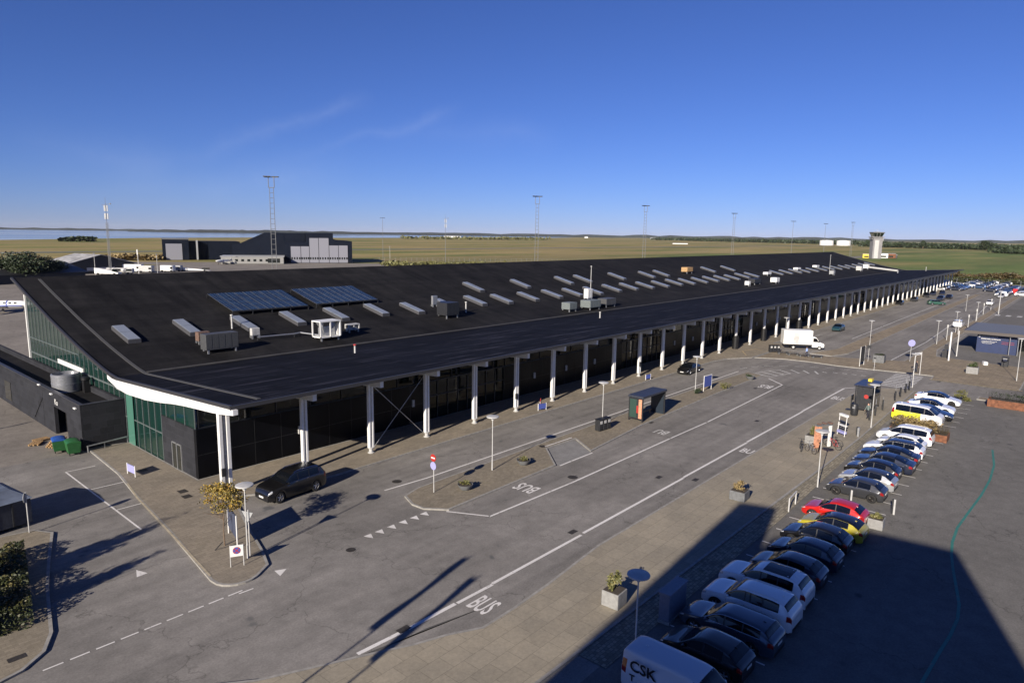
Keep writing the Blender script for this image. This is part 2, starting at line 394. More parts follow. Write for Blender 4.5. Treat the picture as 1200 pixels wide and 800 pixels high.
# dashes round the junction
arc = [(97.5,39.1),(100.2,38.5),(102.4,37.4),(104.1,35.7),(105.6,33.9),(106.9,32.0),(107.9,30.1),(108.2,28.0),(108.8,25.8),(109.5,23.8)]
for i in range(0, 9):
    a = Vector(arc[i]); b = Vector(arc[i+1]); g.line([a, a.lerp(b, .6)], .14, z1)
hatch = [(95.6,36.2),(97.6,36.0),(99.3,35.6),(101.0,34.6),(102.3,33.3),(103.2,31.8),(103.9,30.4)]
inner = [(94.9,33.6),(96.4,33.2),(97.9,32.8),(99.4,32.3),(100.6,31.5),(101.4,30.4),(101.9,29.3)]
for a, b in zip(hatch, inner):
    a = Vector(a); b = Vector(b); g.line([a, b], .28, z1)
g.line(hatch[:4], .12, z1+.004); g.line(inner[:5], .12, z1+.004)
for p, q in [((104.2,29.4),(103.9,28.7)),((104.9,28.1),(104.6,27.4)),((105.2,26.9),(105.0,26.2)),((105.4,25.7),(105.3,25.0)),((105.6,24.5),(105.6,23.8))]: g.line([p, q], .25, z1)
# zebra
for k in range(9):
    x = 100.3+k*1.22
    g.sheet([(x, 17.3+.02*k), (x+.62, 17.3+.02*k), (x+.62, 21.0), (x, 21.0)], z1)
# far road lines
S('junction_marking', g, M['paint2'])
g = MB()
g.line([(144.0,35.6),(190,36.1),(231,36.4),(262,36.6)], .22, .012); g.line([(121,24.2),(150,23.9),(206,25.6)], .2, .012)
g.line([(217,23.4),(262,25.6)], .2, .012)
g.line([(120,43.2),(146,41.8)], .16, .012)
for k in range(6): g.sheet([(219+k*.0, 20.0-k*2.4), (222.5, 20.0-k*2.4), (222.5, 18.9-k*2.4), (219, 18.9-k*2.4)], .012)
for x in range(300, 372, 3): g.line([(x, 30),(x, 25)], .12, .012)
S('far_marking', g, M['paint2'])
g = MB(); g.line([(109.15,16.5),(109.15,5.9)], .22, .125); S('kerb_line', g, M['paint_y'])
g = MB(); g.line([(109.1,42.9),(113,45.2),(116.8,44.3),(116,42.8)], .12, .115); S('curved_marking', g, M['paint_y'])
g = MB(); g.line([(78.4,37.0),(84.0,36.9),(84.6,35.6)], .14, .112); S('curved_marking', g, M['paint_y'])
# green painted line across the car park
gp = [G(*a) for a in [(1163,527),(1165,545),(1160,562),(1150,580),(1135,600),(1122,618),(1116,635),(1115,650),(1117,668),(1121,690),(1124,708),(1122,725),(1113,745),(1100,765),(1080,800),(1066,822)]]
M['greenline'] = worn_paint('green_line', (.03,.16,.135), .44)
g = MB(); g.line([(p.x, p.y) for p in gp], .16, .012); S('green_line', g, M['greenline'])
# BUS letterings
def bus(x0, y0, hx, wy, flip, body='BUS', mat='paint'):
    ex = hx/.72; ey = wy/2.1 if body == 'BUS' else wy/1.42
    # text local x -> reading direction, local y -> up direction
    if not flip: mtx = Matrix.Translation((x0, y0, .012)) @ Matrix(((0, ex, 0, 0), (-ey, 0, 0, 0), (0, 0, 1, 0), (0, 0, 0, 1)))
    else: mtx = Matrix.Translation((x0, y0, .012)) @ Matrix(((0, -ex, 0, 0), (ey, 0, 0, 0), (0, 0, 1, 0), (0, 0, 0, 1)))
    o = txt(body, 1, M[mat], 'bus_lettering', ext=.001, mtx=mtx, bold=.015); o['kind'] = 'structure'
bus(23.45, 23.35, 1.5, 1.65, False)
bus(39.2, 30.75, 1.5, 2.3, True)
bus(60.1, 30.75, 1.4, 1.6, True, 'BU', 'paint2')
bus(58.9, 23.3, 1.35, 1.3, False, 'BU')
bus(87.0, 23.4, 1.9, 1.85, False)
bus(89.0, 30.9, 2.0, 2.0, True)
# manholes and gully grates (flush in the road)
g = MB()
def disc(g, x, y, r, z, n=18, m=0): g.sheet([(x+r*cos(2*pi*i/n), y+r*sin(2*pi*i/n)) for i in range(n)], z, m)
for a, r in [((465,564),.38),((671,559),.42),((636,524),.35),((411,644),.3),((450,520),.2),((722,497+0),.2)]:
    p = G(*a); disc(g, p.x, p.y, r, .013 if a[0] != 636 else .113)
for a in [(473,737),(772,559),(815,562),(887,493),(671,623),(20,773),(763,495),(820,469),(885,455),(963,425),(1085,463),(1100,447)]:
    p = G(*a); zz = .013
    if a in ((20,773),): zz = .113
    g.sheet([(p.x-.35,p.y-.2),(p.x+.35,p.y-.2),(p.x+.35,p.y+.2),(p.x-.35,p.y+.2)], zz)
for a in [(214,577),(219,583),(168,552)]:
    p = G(*a); g.sheet([(p.x-.3,p.y-.35),(p.x+.3,p.y-.35),(p.x+.3,p.y+.35),(p.x-.3,p.y+.35)], .113)
S('drain_covers', g, M['iron'])

# ------------------------------------------------------------------ water, far shore
mt, N, L, B = newmat('fjord_water')
B.inputs['Base Color'].default_value = (.2,.25,.31,1); B.inputs['Roughness'].default_value = .22; B.inputs['Specular IOR Level'].default_value = .5
P = obj_pos(N); w = nodeT(N, L, P, 1, 3, .5, (.0006, .004, .01)); L.new(ramp(N, L, w, [(.4, (.04,.04,.04)), (.62, (.12,.12,.12))]), B.inputs['Roughness'])
M['water'] = mt
shore = [(-9000,1250),(279,1316),(639,1700),(1090,2000),(1460,2080),(2160,2420),(3600,2900),(7500,5300),(14000,9400)]
g = MB(); g.sheet(shore+[(26000,26000),(-9000,26000)], -.1); S('water', g, M['water'])
M['hill'] = flat('far_woodland', (.02,.028,.03), .95, noise=.35, nscale=.004)
def ridge(name, pts, hs, depth=600, seed=1):
    rnd = random.Random(seed); g = MB(); n = len(pts)-1; V = []; res = 14
    line = []
    for i in range(n):
        a = Vector(pts[i]); b = Vector(pts[i+1])
        for k in range(res):
            t = k/res; line.append((a.lerp(b, t), hs[i]*(1-t)+hs[i+1]*t))
    line.append((Vector(pts[-1]), hs[-1]))
    for p, h in line:
        d = p.normalized(); hh = h*(.72+.5*rnd.random())
        V += [(p.x, p.y, -.3), (p.x+d.x*25, p.y+d.y*25, hh*.8), (p.x+d.x*depth*.4, p.y+d.y*depth*.4, hh), (p.x+d.x*depth, p.y+d.y*depth, -.3)]
    F2 = []
    for i in range(len(line)-1):
        for k in range(3): F2.append((4*i+k, 4*i+k+1, 4*i+k+5, 4*i+k+4))
    g.add(V, F2, 0, True); return S(name, g, M['hill'])
def far(px, dist):   # a point out on the ray of a bearing
    d = ray(px, 275); v = Vector((d.x, d.y)).normalized()*dist; return (v.x, v.y)
ridge('hills', [far(-60,9500), far(130,9500), far(240,9000), far(400,9000), far(600,9500), far(800,10000), far(1000,10500), far(1260,11000)], [22,20,26,30,32,42,40,36], 1500, 3)
ridge('hills', [far(150,6800), far(200,6800), far(290,7000), far(420,7400), far(560,8000), far(720,8400)], [5,20,28,24,20,6], 600, 5)

# ------------------------------------------------------------------ the terminal
prof = [(44.87,7.16),(50,6.87),(55,6.59),(61,6.25),(67.3,5.9),(70.2,6.32),(73.4,6.92),(76.8,7.6),(84.6,9.4),(88.9,10.55),(93.5,11.75),(99.4,13.4)]
def rz(y):
    for (a, za), (b, zb) in zip(prof[:-1], prof[1:]):
        if a <= y <= b: return za+(zb-za)*(y-a)/(b-a)
    return prof[0][1] if y < prof[0][0] else prof[-1][1]
X0, X1 = 21.7, 352.0
mt, N, L, B = newmat('roof_felt'); P = obj_pos(N)
a = nodeT(N, L, P, .12, 5, .6); b2 = nodeT(N, L, P, 1, 5, .6, (.03, .6, .2)); f3 = nodeT(N, L, P, 5, 3, .6)
c = ramp(N, L, a, [(.3, (.012,.0118,.0125)), (.7, (.022,.0215,.022))])
c = mixc(N, L, .5, c, ramp(N, L, b2, [(.35, (.36,.36,.37)), (.68, (.64,.63,.62))]), 'OVERLAY')
c = mixc(N, L, .35, c, ramp(N, L, f3, [(.3, (.36,.36,.36)), (.7, (.64,.64,.64))]), 'OVERLAY')
br = N.new('ShaderNodeTexBrick'); br.inputs['Scale'].default_value = 1; br.inputs['Brick Width'].default_value = 8; br.inputs['Row Height'].default_value = 1.0
br.inputs['Mortar Size'].default_value = .03; br.inputs['Color1'].default_value = (1,1,1,1); br.inputs['Color2'].default_value = (.76,.76,.78,1); br.inputs['Mortar'].default_value = (.5,.5,.5,1)
L.new(P, br.inputs['Vector']); c = mixc(N, L, .9, c, br.outputs['Color'], 'MULTIPLY')
dn = nodeT(N, L, P, 1, 5, .65, (.55, .07, .1)); c = mixc(N, L, .75, c, ramp(N, L, dn, [(.36, (.25,.25,.26)), (.5, (.5,.5,.5)), (.7, (.66,.65,.63))]), 'OVERLAY')
dp = nodeT(N, L, P, .35, 6, .7); c = mixc(N, L, .6, c, ramp(N, L, dp, [(.38, (.3,.3,.3)), (.5, (.5,.5,.5)), (.64, (.68,.67,.65))]), 'OVERLAY')
# pale ponding streaks
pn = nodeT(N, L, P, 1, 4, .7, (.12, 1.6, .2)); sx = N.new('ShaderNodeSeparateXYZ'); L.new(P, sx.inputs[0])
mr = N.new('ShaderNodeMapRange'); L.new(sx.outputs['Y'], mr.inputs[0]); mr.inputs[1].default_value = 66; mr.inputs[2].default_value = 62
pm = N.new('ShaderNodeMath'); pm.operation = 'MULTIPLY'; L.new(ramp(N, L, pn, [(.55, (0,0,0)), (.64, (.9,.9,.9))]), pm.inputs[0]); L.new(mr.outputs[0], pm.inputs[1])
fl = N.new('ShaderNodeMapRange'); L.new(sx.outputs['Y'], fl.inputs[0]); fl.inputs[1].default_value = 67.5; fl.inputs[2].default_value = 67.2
c = mixc(N, L, fl.outputs[0], c, mixc(N, L, 1, c, (.32,.38,.62), 'MULTIPLY'))  # canopy slope: its sky reflection put into the felt colour as darker blue
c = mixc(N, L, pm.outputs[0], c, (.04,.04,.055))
L.new(c, B.inputs['Base Color']); B.inputs['Roughness'].default_value = .85; B.inputs['Specular IOR Level'].default_value = .1
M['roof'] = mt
M['roofedge'] = flat('roof_edge_metal', (.05,.05,.055), .45, .3)
M['stone'] = pavers('dark_wall_panels', (.022,.023,.028), 1.2, .6, .012, .18, 1.6, .5)
# walls stand upright: map the panel pattern on x+y / z
def upright(mt):
    nt = mt.node_tree; N, L = nt.nodes, nt.links
    br = next(n for n in N if n.type == 'TEX_BRICK'); g = N.new('ShaderNodeNewGeometry'); s = N.new('ShaderNodeSeparateXYZ'); L.new(g.outputs['Position'], s.inputs[0])
    ad = N.new('ShaderNodeMath'); L.new(s.outputs['X'], ad.inputs[0]); L.new(s.outputs['Y'], ad.inputs[1])
    cb = N.new('ShaderNodeCombineXYZ'); L.new(ad.outputs[0], cb.inputs['X']); L.new(s.outputs['Z'], cb.inputs['Y']); L.new(cb.outputs[0], br.inputs['Vector'])
upright(M['stone'])
M['gglass'] = flat('green_glazing', (.012,.035,.028), .05, 0, .3, .8)
mt, N, L, B = newmat('green_glass'); 
B.inputs['Base Color'].default_value = (.25,.55,.45,1); B.inputs['Roughness'].default_value = .03; B.inputs['Transmission Weight'].default_value = .0
B.inputs['Alpha'].default_value = .75; B.inputs['Base Color'].default_value = (.009,.034,.027,1); M['gglass'] = mt
mt, N, L, B = newmat('facade_glass'); B.inputs['Base Color'].default_value = (.006,.009,.009,1); B.inputs['Roughness'].default_value = .03; B.inputs['Alpha'].default_value = .8; B.inputs['Specular IOR Level'].default_value = .5; M['fglass'] = mt
M['beamw'] = flat('white_beam', (.68,.68,.67), .45, noise=.05)
M['soffit'] = flat('canopy_soffit', (.09,.085,.075), .7, noise=.15, nscale=1)
M['floor_in'] = flat('interior_floor', (.15,.14,.12), .5, noise=.15)

T = thing('terminal_building', 'very long low black-roofed terminal with white column row along its front', 'building', (186, 70, 0))
g = MB()
ys = [y for y, z in prof]; dy = [44.87+(99.4-44.87)*i/60 for i in range(61)]
# smooth the profile
def rzs(y): return (rz(y-1.2)+2*rz(y)+rz(y+1.2))/4 if 68.6 < y < 98.2 else rz(y)
xs = [X0+(X1-X0)*i/50 for i in range(51)]
vs = []; th = .16
for x in xs:
    for y in dy: vs.append((x, y, rzs(y)))
n = len(dy); fs = [(i*n+j, (i+1)*n+j, (i+1)*n+j+1, i*n+j+1) for i in range(50) for j in range(n-1)]
g.add(vs, fs, 0, True)
vs = [(x, y, rzs(y)-th) for x in (X0, X1) for y in dy]
g.add(vs, [(j, j+1, n+j+1, n+j) for j in range(n-1)], 1, True)   # soffit
for x in (X0, X1):
    vs = [(x, y, rzs(y)) for y in dy]+[(x, y, rzs(y)-th) for y in dy]
    fs = [(j, j+1, n+j+1, n+j) if x == X0 else (j, n+j, n+j+1, j+1) for j in range(n-1)]; g.add(vs, fs, 2)
for y in (dy[0], dy[-1]):
    z = rzs(y); vs = [(X0,y,z),(X1,y,z),(X1,y,z-th),(X0,y,z-th)]; g.add(vs, [(0,3,2,1) if y == dy[0] else (0,1,2,3)], 2)
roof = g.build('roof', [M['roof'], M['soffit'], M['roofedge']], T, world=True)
# raised edge trims on the roof: along the verge (light line) and the valley gutter
g = MB()
def roofstrip(g, x0, x1, y0, y1, h, n=30, m=0):
    yy = [y0+(y1-y0)*i/n for i in range(n+1)]
    vs = []
    for y in yy: vs += [(x0, y, rzs(y)-.01), (x0, y, rzs(y)+h), (x1, y, rzs(y)+h), (x1, y, rzs(y)-.01)]
    fs = []
    for i in range(n):
        for k in range(3): fs.append((4*i+k, 4*i+4+k, 4*i+5+k, 4*i+k+1))
    fs += [(0,1,2,3), (4*n+3,4*n+2,4*n+1,4*n)]
    g.add(vs, fs, m)
roofstrip(g, X0+.02, X0+.22, 44.9, 99.3, .10); roofstrip(g, X1-.3, X1-.02, 44.9, 99.3, .1)
g.box(X0+.02, X1, 44.86, 45.02, 6.95, 7.24)
g.build('roof_trim', M['roofedge'], T, world=True)
g = MB(); roofstrip(g, 24.3, 24.62, 46.0, 98.5, .05)
g.build('roof_seam', flat('seam_felt', (.055,.055,.055), .8), T, world=True)
g = MB(); 
for i in range(66):
    x = 24.7+i*4.9; g.box(x, x+4.86, 67.15, 67.75, 5.86, 6.02)
g.build('gutter', flat('gutter_felt', (.04,.038,.036), .8, noise=.35, nscale=.6), T, world=True)

# columns: a pair of slender legs each, with a collar at the foot
NC = 49
def column(x, first=False):
    g = MB(); h = 6.35; s = .13 if not first else .19; d = .165 if not first else .28
    for k in (-1, 1):
        g.cbox((x+k*d, 47.1, h/2+.25), (s*1.5, .32, h-.5), 0, bev=.03)
    g.cbox((x, 47.1, 3.2), (.12, .18, 5.8), 1)
    c = g.build('column', [M['beamw'], M['galv']], T, world=True)
    b = MB(); b.lathe([(.0,0),(.3,0),(.3,.06),(.18,.1),(.18,.4),(.29,.44),(.31,.52),(0,.54)], (x, 47.1, .1), 14); 
    bb = b.build('base', M['white_dirty'], None); bb.data.transform(Matrix.Translation(-Vector(T.location))); bb.parent = c
    return c
cxs = [22.2+6.585*n for n in range(NC)]
for i, x in enumerate(cxs): column(x, i == 0)
# tapering beams under the canopy
def beam(x, name='canopy_beam', t=.34, y1=51.4, full=False):
    g = MB(); vs = []
    pts = [45.4,46,47,49,51.4] if not full else [44.6,46,47.9,50.6,52.6,54.6,57,59.8,62.5,64.5,66.5,68,69]
    low = {44.6:6.62,46:6.42,47.9:6.22,50.6:6.03,52.6:5.88,54.6:5.68,57:5.36,59.8:5.07,62.5:4.93,64.5:4.88,66.5:5.02,68:5.3,69:5.55} if full else {45.4:6.28,46:6.24,47:6.18,49:6.0,51.4:5.72,54:5.42,57:5.12,60:4.98,63:5.15,66:5.75}
    for y in pts:
        zt = rzs(max(y, 44.9))-th+.0; zl = low[y]
        for dx in (-t/2, t/2): vs += [(x+dx, y, zt), (x+dx, y, zl)]
    n = len(pts); fs = [(0,1,3,2), (4*(n-1), 4*(n-1)+2, 4*(n-1)+3, 4*(n-1)+1)]
    for i in range(n-1):
        a = 4*i; b = 4*i+4
        fs += [(a, b, b+1, a+1), (a+2, a+3, b+3, b+2), (a+1, b+1, b+3, a+3), (a, a+2, b+2, b)]
    g.add(vs, fs); return g.build(name, M['beamw'], T, world=True)
beam(21.93, 'gable_beam', .36, full=True)
for x in cxs[1:]: beam(x)
# front wall: dark stone panels to 4.1 m with glass above, glazed bays between
g = MB(); gl = MB(); mul = MB(); dk = MB()
YF = 51.5
bays = [(22.06,46,'s'),(46,58,'g'),(58,84,'s'),(84,96,'g'),(96,112.4,'s'),(112.4,128,'g'),(128,160,'s'),(160,172,'g'),(172,205,'s'),(205,217,'g'),(217,250,'s'),(250,262,'g'),(262,300,'s'),(300,312,'g'),(312,350,'s')]
for a, b, k in bays:
    if k == 's': dk.box(a, b, YF, YF+.35, 0, 4.1)
    else: gl.box(a, b, YF+.15, YF+.17, .05, 4.1)
gl.box(22.3, 350, YF+.2, YF+.22, 4.13, 6.15)
for a, b, k in bays:
    if k == 'g':
        x = a; mul = MB()
        while x <= b+.01: mul.box(x-.04, x+.04, YF+.05, YF+.14, .05, 4.1); x += 1.5
        mul.box(a, b, YF+.04, YF+.15, 2.5, 2.58); mul.box(a, b, YF+.02, YF+.2, 4.1, 4.2)
        mul.build('bay_frame', M['dark'], T, world=True)
    mul = MB(); x = a+.3
    while x < b: mul.box(x-.03, x+.03, YF+.1, YF+.19, 4.12, 6.2); x += 3.3
    mul.box(a+.3, x-3.3, YF+.1, YF+.19, 4.12, 4.18)
    mul.build('clerestory_frame', M['dark'], T, world=True)
# gable end: stone to 4.1 m at the corner, then curtain glass
stone_ = MB(); g = stone_
g.box(22.06, 22.4, YF+.36, 57.9, 0, 4.1)
g.box(350-.4, 350, YF+.36, 95, 0, 4.1)
g.box(22.3, 350, 94.6, 95, 0, 4.0)
wall = stone_.build('wall', M['stone'], T, world=True)
gl.build('front_glazing', M['fglass'], T, world=True)
M['front'] = flat('front_shaded_panels', (.0035,.004,.006), .3, spec=.15, noise=.3, nscale=.7); dk.build('front_wall', M['front'], T, world=True)  # darker than the gable panels: canopy shade put into the front wall colour
g = MB()
for a, b, k in bays:
    x = a
    while k == 's' and x < b: g.box(x, x+.03, YF-.012, YF-.002, .1, 4.08); x += 2.4
    if k == 's': g.box(a, b, YF-.014, YF-.002, 2.0, 2.03)
g.build('panel_joints', M['dark'], T, world=True)
g = MB()
def gable_glass(y0, y1, zlow, n=20):
    vs = []; 
    for i in range(n+1):
        y = y0+(y1-y0)*i/n; vs += [(22.14, y, zlow), (22.14, y, rzs(y)-th-.02)]
    return vs, [(2*i, 2*i+1, 2*i+3, 2*i+2) for i in range(n)]
gg = MB(); gg.add(*gable_glass(51.6, 57.9, 4.12, 6)); gg.add(*gable_glass(57.95, 65.9, .05, 8)); gg.add(*gable_glass(65.9, 95.4, 3.9, 30))
gg.build('gable_glazing', M['gglass'], T, world=True)
g = MB()
for y in [57.95+1.32*i for i in range(29)]:
    zl = .05 if y < 66 else 4.0
    if y < 95.5: g.box(22.06, 22.13, y-.035, y+.035, zl, rzs(y)-th-.03)
for y in (51.6, 53.4, 55.2, 56.9): g.box(22.06, 22.13, y-.03, y+.03, 4.12, rzs(y)-th-.03)
g.box(22.05, 22.13, 57.95, 66, 2.45, 2.53)
g.box(22.05, 22.13, 66, 95.4, 4.8, 4.95)
g.box(22.05, 22.13, 78, 95.4, 6.6, 6.68)
g.build('gable_mullions', flat('gable_frame', (.10,.12,.12), .4, noise=.2), T, world=True)
g = MB(); g.box(21.98, 22.2, 95.3, 95.6, 0, 11.6); g.box(21.95, 22.05, 76.5, 84.5, 4.95, 5.4); g.build('corner_post', M['white'], T, world=True)
g = MB(); g.box(22.0, 22.03, 63.9, 65.4, .1, 5.3); g.build('glass_fin', flat('pale_green_glass', (.06,.16,.125), .15), T, world=True)
# verge fascia (white-grey rib that follows the roof over the gable glass)
g = MB(); n = 40; vs = []
for i in range(n+1):
    y = 52+(95.6-52)*i/n; z = rzs(y)-th
    if y < 69: z = min(z, {0:6.0,1:5.86,2:5.66,3:5.34,4:5.05,5:4.9,6:4.98,7:5.5}[min(7,max(0,int((y-51)/2.4)))])
    vs += [(21.9, y, z), (21.9, y, z-.16), (22.12, y, z-.16), (22.12, y, z)]
fs = []
for i in range(n):
    for k in range(4): fs.append((4*i+k, 4*i+(k+1)%4, 4*i+4+(k+1)%4, 4*i+4+k))
g.add(vs, fs); g.build('verge_rib', M['grey'], T, world=True)
# stone wall door in the gable
g = MB(); g.box(22.0, 22.05, 54.2, 55.9, .1, 2.25); d = g.build('door', M['bglass'], T, world=True)
g = MB(); 
for y in (54.2, 55.05, 55.9): g.box(21.96, 22.05, y-.04, y+.04, .1, 2.3)
g.box(21.96, 22.05, 54.2, 55.9, 2.22, 2.3); f = g.build('door_frame', M['galv'], None); f.data.transform(Matrix.Translation(-Vector(T.location))); f.parent = d
# interior floor and a few inner partitions seen through the glass
g = MB(); g.box(22.5, 349.5, 52, 94.4, .0, .1); g.build('interior_floor', M['floor_in'], T, world=True)
g = MB(); g.box(40, 340, 60, 60.3, .1, 4.0); g.box(24, 24.2, 66, 94, 4.0, 4.3); g.box(22.5, 30, 66.2, 94, 3.85, 3.95)
g.build('inner_wall', M['soffit'], T, world=True)
# wall lights on the dark front, cross bracing between two columns
for x in [31, 44, 63.6, 70.2, 76.8, 100, 106.6, 135, 141, 148, 155, 176, 183, 190, 225, 232]:
    g = MB(); g.box(x-.13, x+.13, YF-.16, YF-.002, 1.9, 2.6); g.build('wall_lamp', M['white_dirty'], T, world=True)
for p0, p1 in [((36.0,47.6,.25),(42.2,47.6,6.1)), ((42.2,47.75,.25),(36.0,47.75,6.1))]:
    g = MB(); g.tube(p0, p1, .03); g.build('brace_rod', M['galv'], T, world=True)
# small cabinets strapped to columns
for i in (0, 5, 9): 
    x = cxs[i]; g = MB(); g.cbox((x-.3, 46.78, 1.9), (.3, .16, .6)); g.build('column_box', M['dark'], T, world=True)
for i in (14, 16, 19):
    x = cxs[i]; g = MB(); g.lathe([(.52,0),(.52,2.3),(.3,2.35)], (x, 47.1, .12), 14); g.build('column_wrap', M['black'], T, world=True)

# skylights: low glazed boxes lying up the slope
M['sky_pane'] = flat('skylight_pane', (.22,.245,.28), .35, 0, .3, .6, noise=.1)
M['sky_frame'] = flat('skylight_frame', (.06,.06,.065), .5, noise=.15)
def RS(px, py):
    d = ray(px, py); t = 12.0
    while t < 900:
        y = t*d.y
        if 44.87 <= y <= 99.4 and H+t*d.z <= rzs(y): return Vector((t*d.x, y, rzs(y)))
        t += .05
    return None
def skylight(px, py, ln=4.6, wd=1.3, h=.42):
    p = RS(px, py)
    if p is None: return
    x, yc = p.x, p.y; y0, y1 = yc-ln/2, yc+ln/2; sl = (rzs(y1)-rzs(y0))/ln
    g = MB(); 
    def hz(y, e): return rzs(yc)+(y-yc)*sl+e
    vs = [(x-wd/2,y0,hz(y0,-.2)),(x+wd/2,y0,hz(y0,-.2)),(x+wd/2,y1,hz(y1,-.2)),(x-wd/2,y1,hz(y1,-.2)),
          (x-wd/2,y0,hz(y0,h)),(x+wd/2,y0,hz(y0,h)),(x+wd/2,y1,hz(y1,h)),(x-wd/2,y1,hz(y1,h))]
    g.add(vs, [(0,3,2,1),(4,5,6,7),(0,1,5,4),(1,2,6,5),(2,3,7,6),(3,0,4,7)])
    s = g.build('skylight', M['sky_frame'], T, world=True)
    g = MB(); off = Vector(T.location); e = .07
    for a, b in ((y0+.08, yc-.05), (yc+.05, y1-.08)):
        vs = [(x-wd/2+e,a,hz(a,h+.002)),(x+wd/2-e,a,hz(a,h+.002)),(x+wd/2-e,b,hz(b,h+.002)),(x-wd/2+e,b,hz(b,h+.002)),
              (x-wd/2+e,a,hz(a,h+.06)),(x+wd/2-e,a,hz(a,h+.06)),(x+wd/2-e,b,hz(b,h+.06)),(x-wd/2+e,b,hz(b,h+.06))]
        g.add([Vector(v)-off for v in vs], [(4,5,6,7),(0,1,5,4),(1,2,6,5),(2,3,7,6),(3,0,4,7)])
    o = g.build('pane', M['sky_pane'], s)
sky1 = [(148,394),(219,386),(286,381),(343,375),(394,370),(441,365),(483,363),(523,358),(557,354),(588,352),(619,349),(647,346),(671,344),(695,342),(717,339),(737,337),(756,335.5),(774,334),(790,332),(805,331),(820,329.5),(833,328),(846,327),(858,326),(870,324),(881,323),
        (555,338),(586,341),(610,334),(635,345),(661,330),(683,328),(723,325),(758,323),(775,321.5),(830,317),(853,315.5),(910,320.5),(921,319.5),(932,318.5),(942,318),(952,317),(962,316),(971,315),(980,314.5),(989,313.5),(997,313),(1005,312),(1012,311),(1019,310)]
sky1 = [a for a in sky1 if a not in ((586,341),(635,345))]
for a in sky1: skylight(*a)
# ------------------------------------------------------------------ vehicles
def hermite(pts):
    xs = [p[0] for p in pts]; zs = [p[1] for p in pts]; n = len(pts); m = []
    d = [(zs[i+1]-zs[i])/(xs[i+1]-xs[i]) for i in range(n-1)]
    for i in range(n):
        if i == 0: m.append(d[0])
        elif i == n-1: m.append(d[-1])
        elif d[i-1]*d[i] <= 0: m.append(0)
        else: m.append(2*d[i-1]*d[i]/(d[i-1]+d[i]))
    def f(x):
        x = min(max(x, xs[0]), xs[-1])
        for i in range(n-1):
            if x <= xs[i+1]:
                h = xs[i+1]-xs[i]; t = (x-xs[i])/h
                return (2*t**3-3*t**2+1)*zs[i]+(t**3-2*t**2+t)*h*m[i]+(-2*t**3+3*t**2)*zs[i+1]+(t**3-t**2)*h*m[i+1]
    return f
SPEC = {
 'hatch': dict(L=4.05,W=1.8,H=1.48,R=.335,belt=.93,wb=(.19,.81),top=[(0,.56),(.02,.68),(.06,.78),(.13,.86),(.23,.94),(.27,1.01),(.45,1.41),(.56,1.48),(.70,1.45),(.83,1.35),(.925,1.10),(.975,.98),(1,.88)],ws=(.265,.445),rw=(.835,.93),sw=[(.31,.545),(.56,.775)]),
 'sedan': dict(L=4.72,W=1.86,H=1.45,R=.35,belt=.92,wb=(.18,.80),top=[(0,.52),(.02,.64),(.06,.74),(.14,.82),(.24,.92),(.28,.98),(.42,1.36),(.53,1.45),(.66,1.41),(.8,1.24),(.9,1.08),(.97,1.02),(1,.9)],ws=(.265,.42),rw=(.70,.885),sw=[(.30,.50),(.515,.72)]),
 'wagon': dict(L=4.8,W=1.84,H=1.5,R=.34,belt=.94,wb=(.185,.79),top=[(0,.56),(.02,.68),(.06,.78),(.14,.86),(.25,.95),(.285,1.02),(.42,1.40),(.52,1.49),(.75,1.48),(.89,1.40),(.955,1.10),(.985,1.0),(1,.9)],ws=(.27,.415),rw=(.90,.957),sw=[(.30,.49),(.51,.68),(.695,.86)]),
 'suv': dict(L=4.75,W=1.9,H=1.66,R=.37,belt=1.05,wb=(.185,.80),top=[(0,.66),(.02,.84),(.06,.95),(.14,1.02),(.25,1.09),(.28,1.15),(.40,1.54),(.50,1.65),(.75,1.65),(.895,1.56),(.96,1.22),(.985,1.1),(1,.95)],ws=(.265,.40),rw=(.905,.962),sw=[(.30,.49),(.505,.68),(.695,.855)]),
 'mpv': dict(L=4.75,W=1.86,H=1.7,R=.33,belt=1.0,wb=(.18,.79),top=[(0,.6),(.02,.76),(.06,.88),(.12,.96),(.19,1.05),(.23,1.14),(.37,1.58),(.48,1.69),(.78,1.68),(.93,1.58),(.975,1.2),(.99,1.0),(1,.9)],ws=(.205,.37),rw=(.94,.978),sw=[(.25,.44),(.46,.66),(.68,.90)]),
 'van': dict(L=4.95,W=1.92,H=1.97,R=.34,belt=1.12,wb=(.185,.80),top=[(0,.7),(.015,.92),(.05,1.05),(.12,1.16),(.17,1.26),(.30,1.86),(.38,1.95),(.6,1.97),(.93,1.96),(.985,1.9),(1,1.8)],ws=(.16,.30),rw=None,sw=[(.21,.34)]),
 'bus': dict(L=4.75,W=1.95,H=1.92,R=.36,belt=1.1,wb=(.19,.81),top=[(0,.8),(.012,1.0),(.04,1.12),(.09,1.2),(.12,1.26),(.27,1.78),(.36,1.89),(.6,1.92),(.92,1.90),(.98,1.78),(.995,1.3),(1,1.1)],ws=(.105,.27),rw=(.975,.992),sw=[(.155,.34),(.36,.62),(.64,.92)]),
}
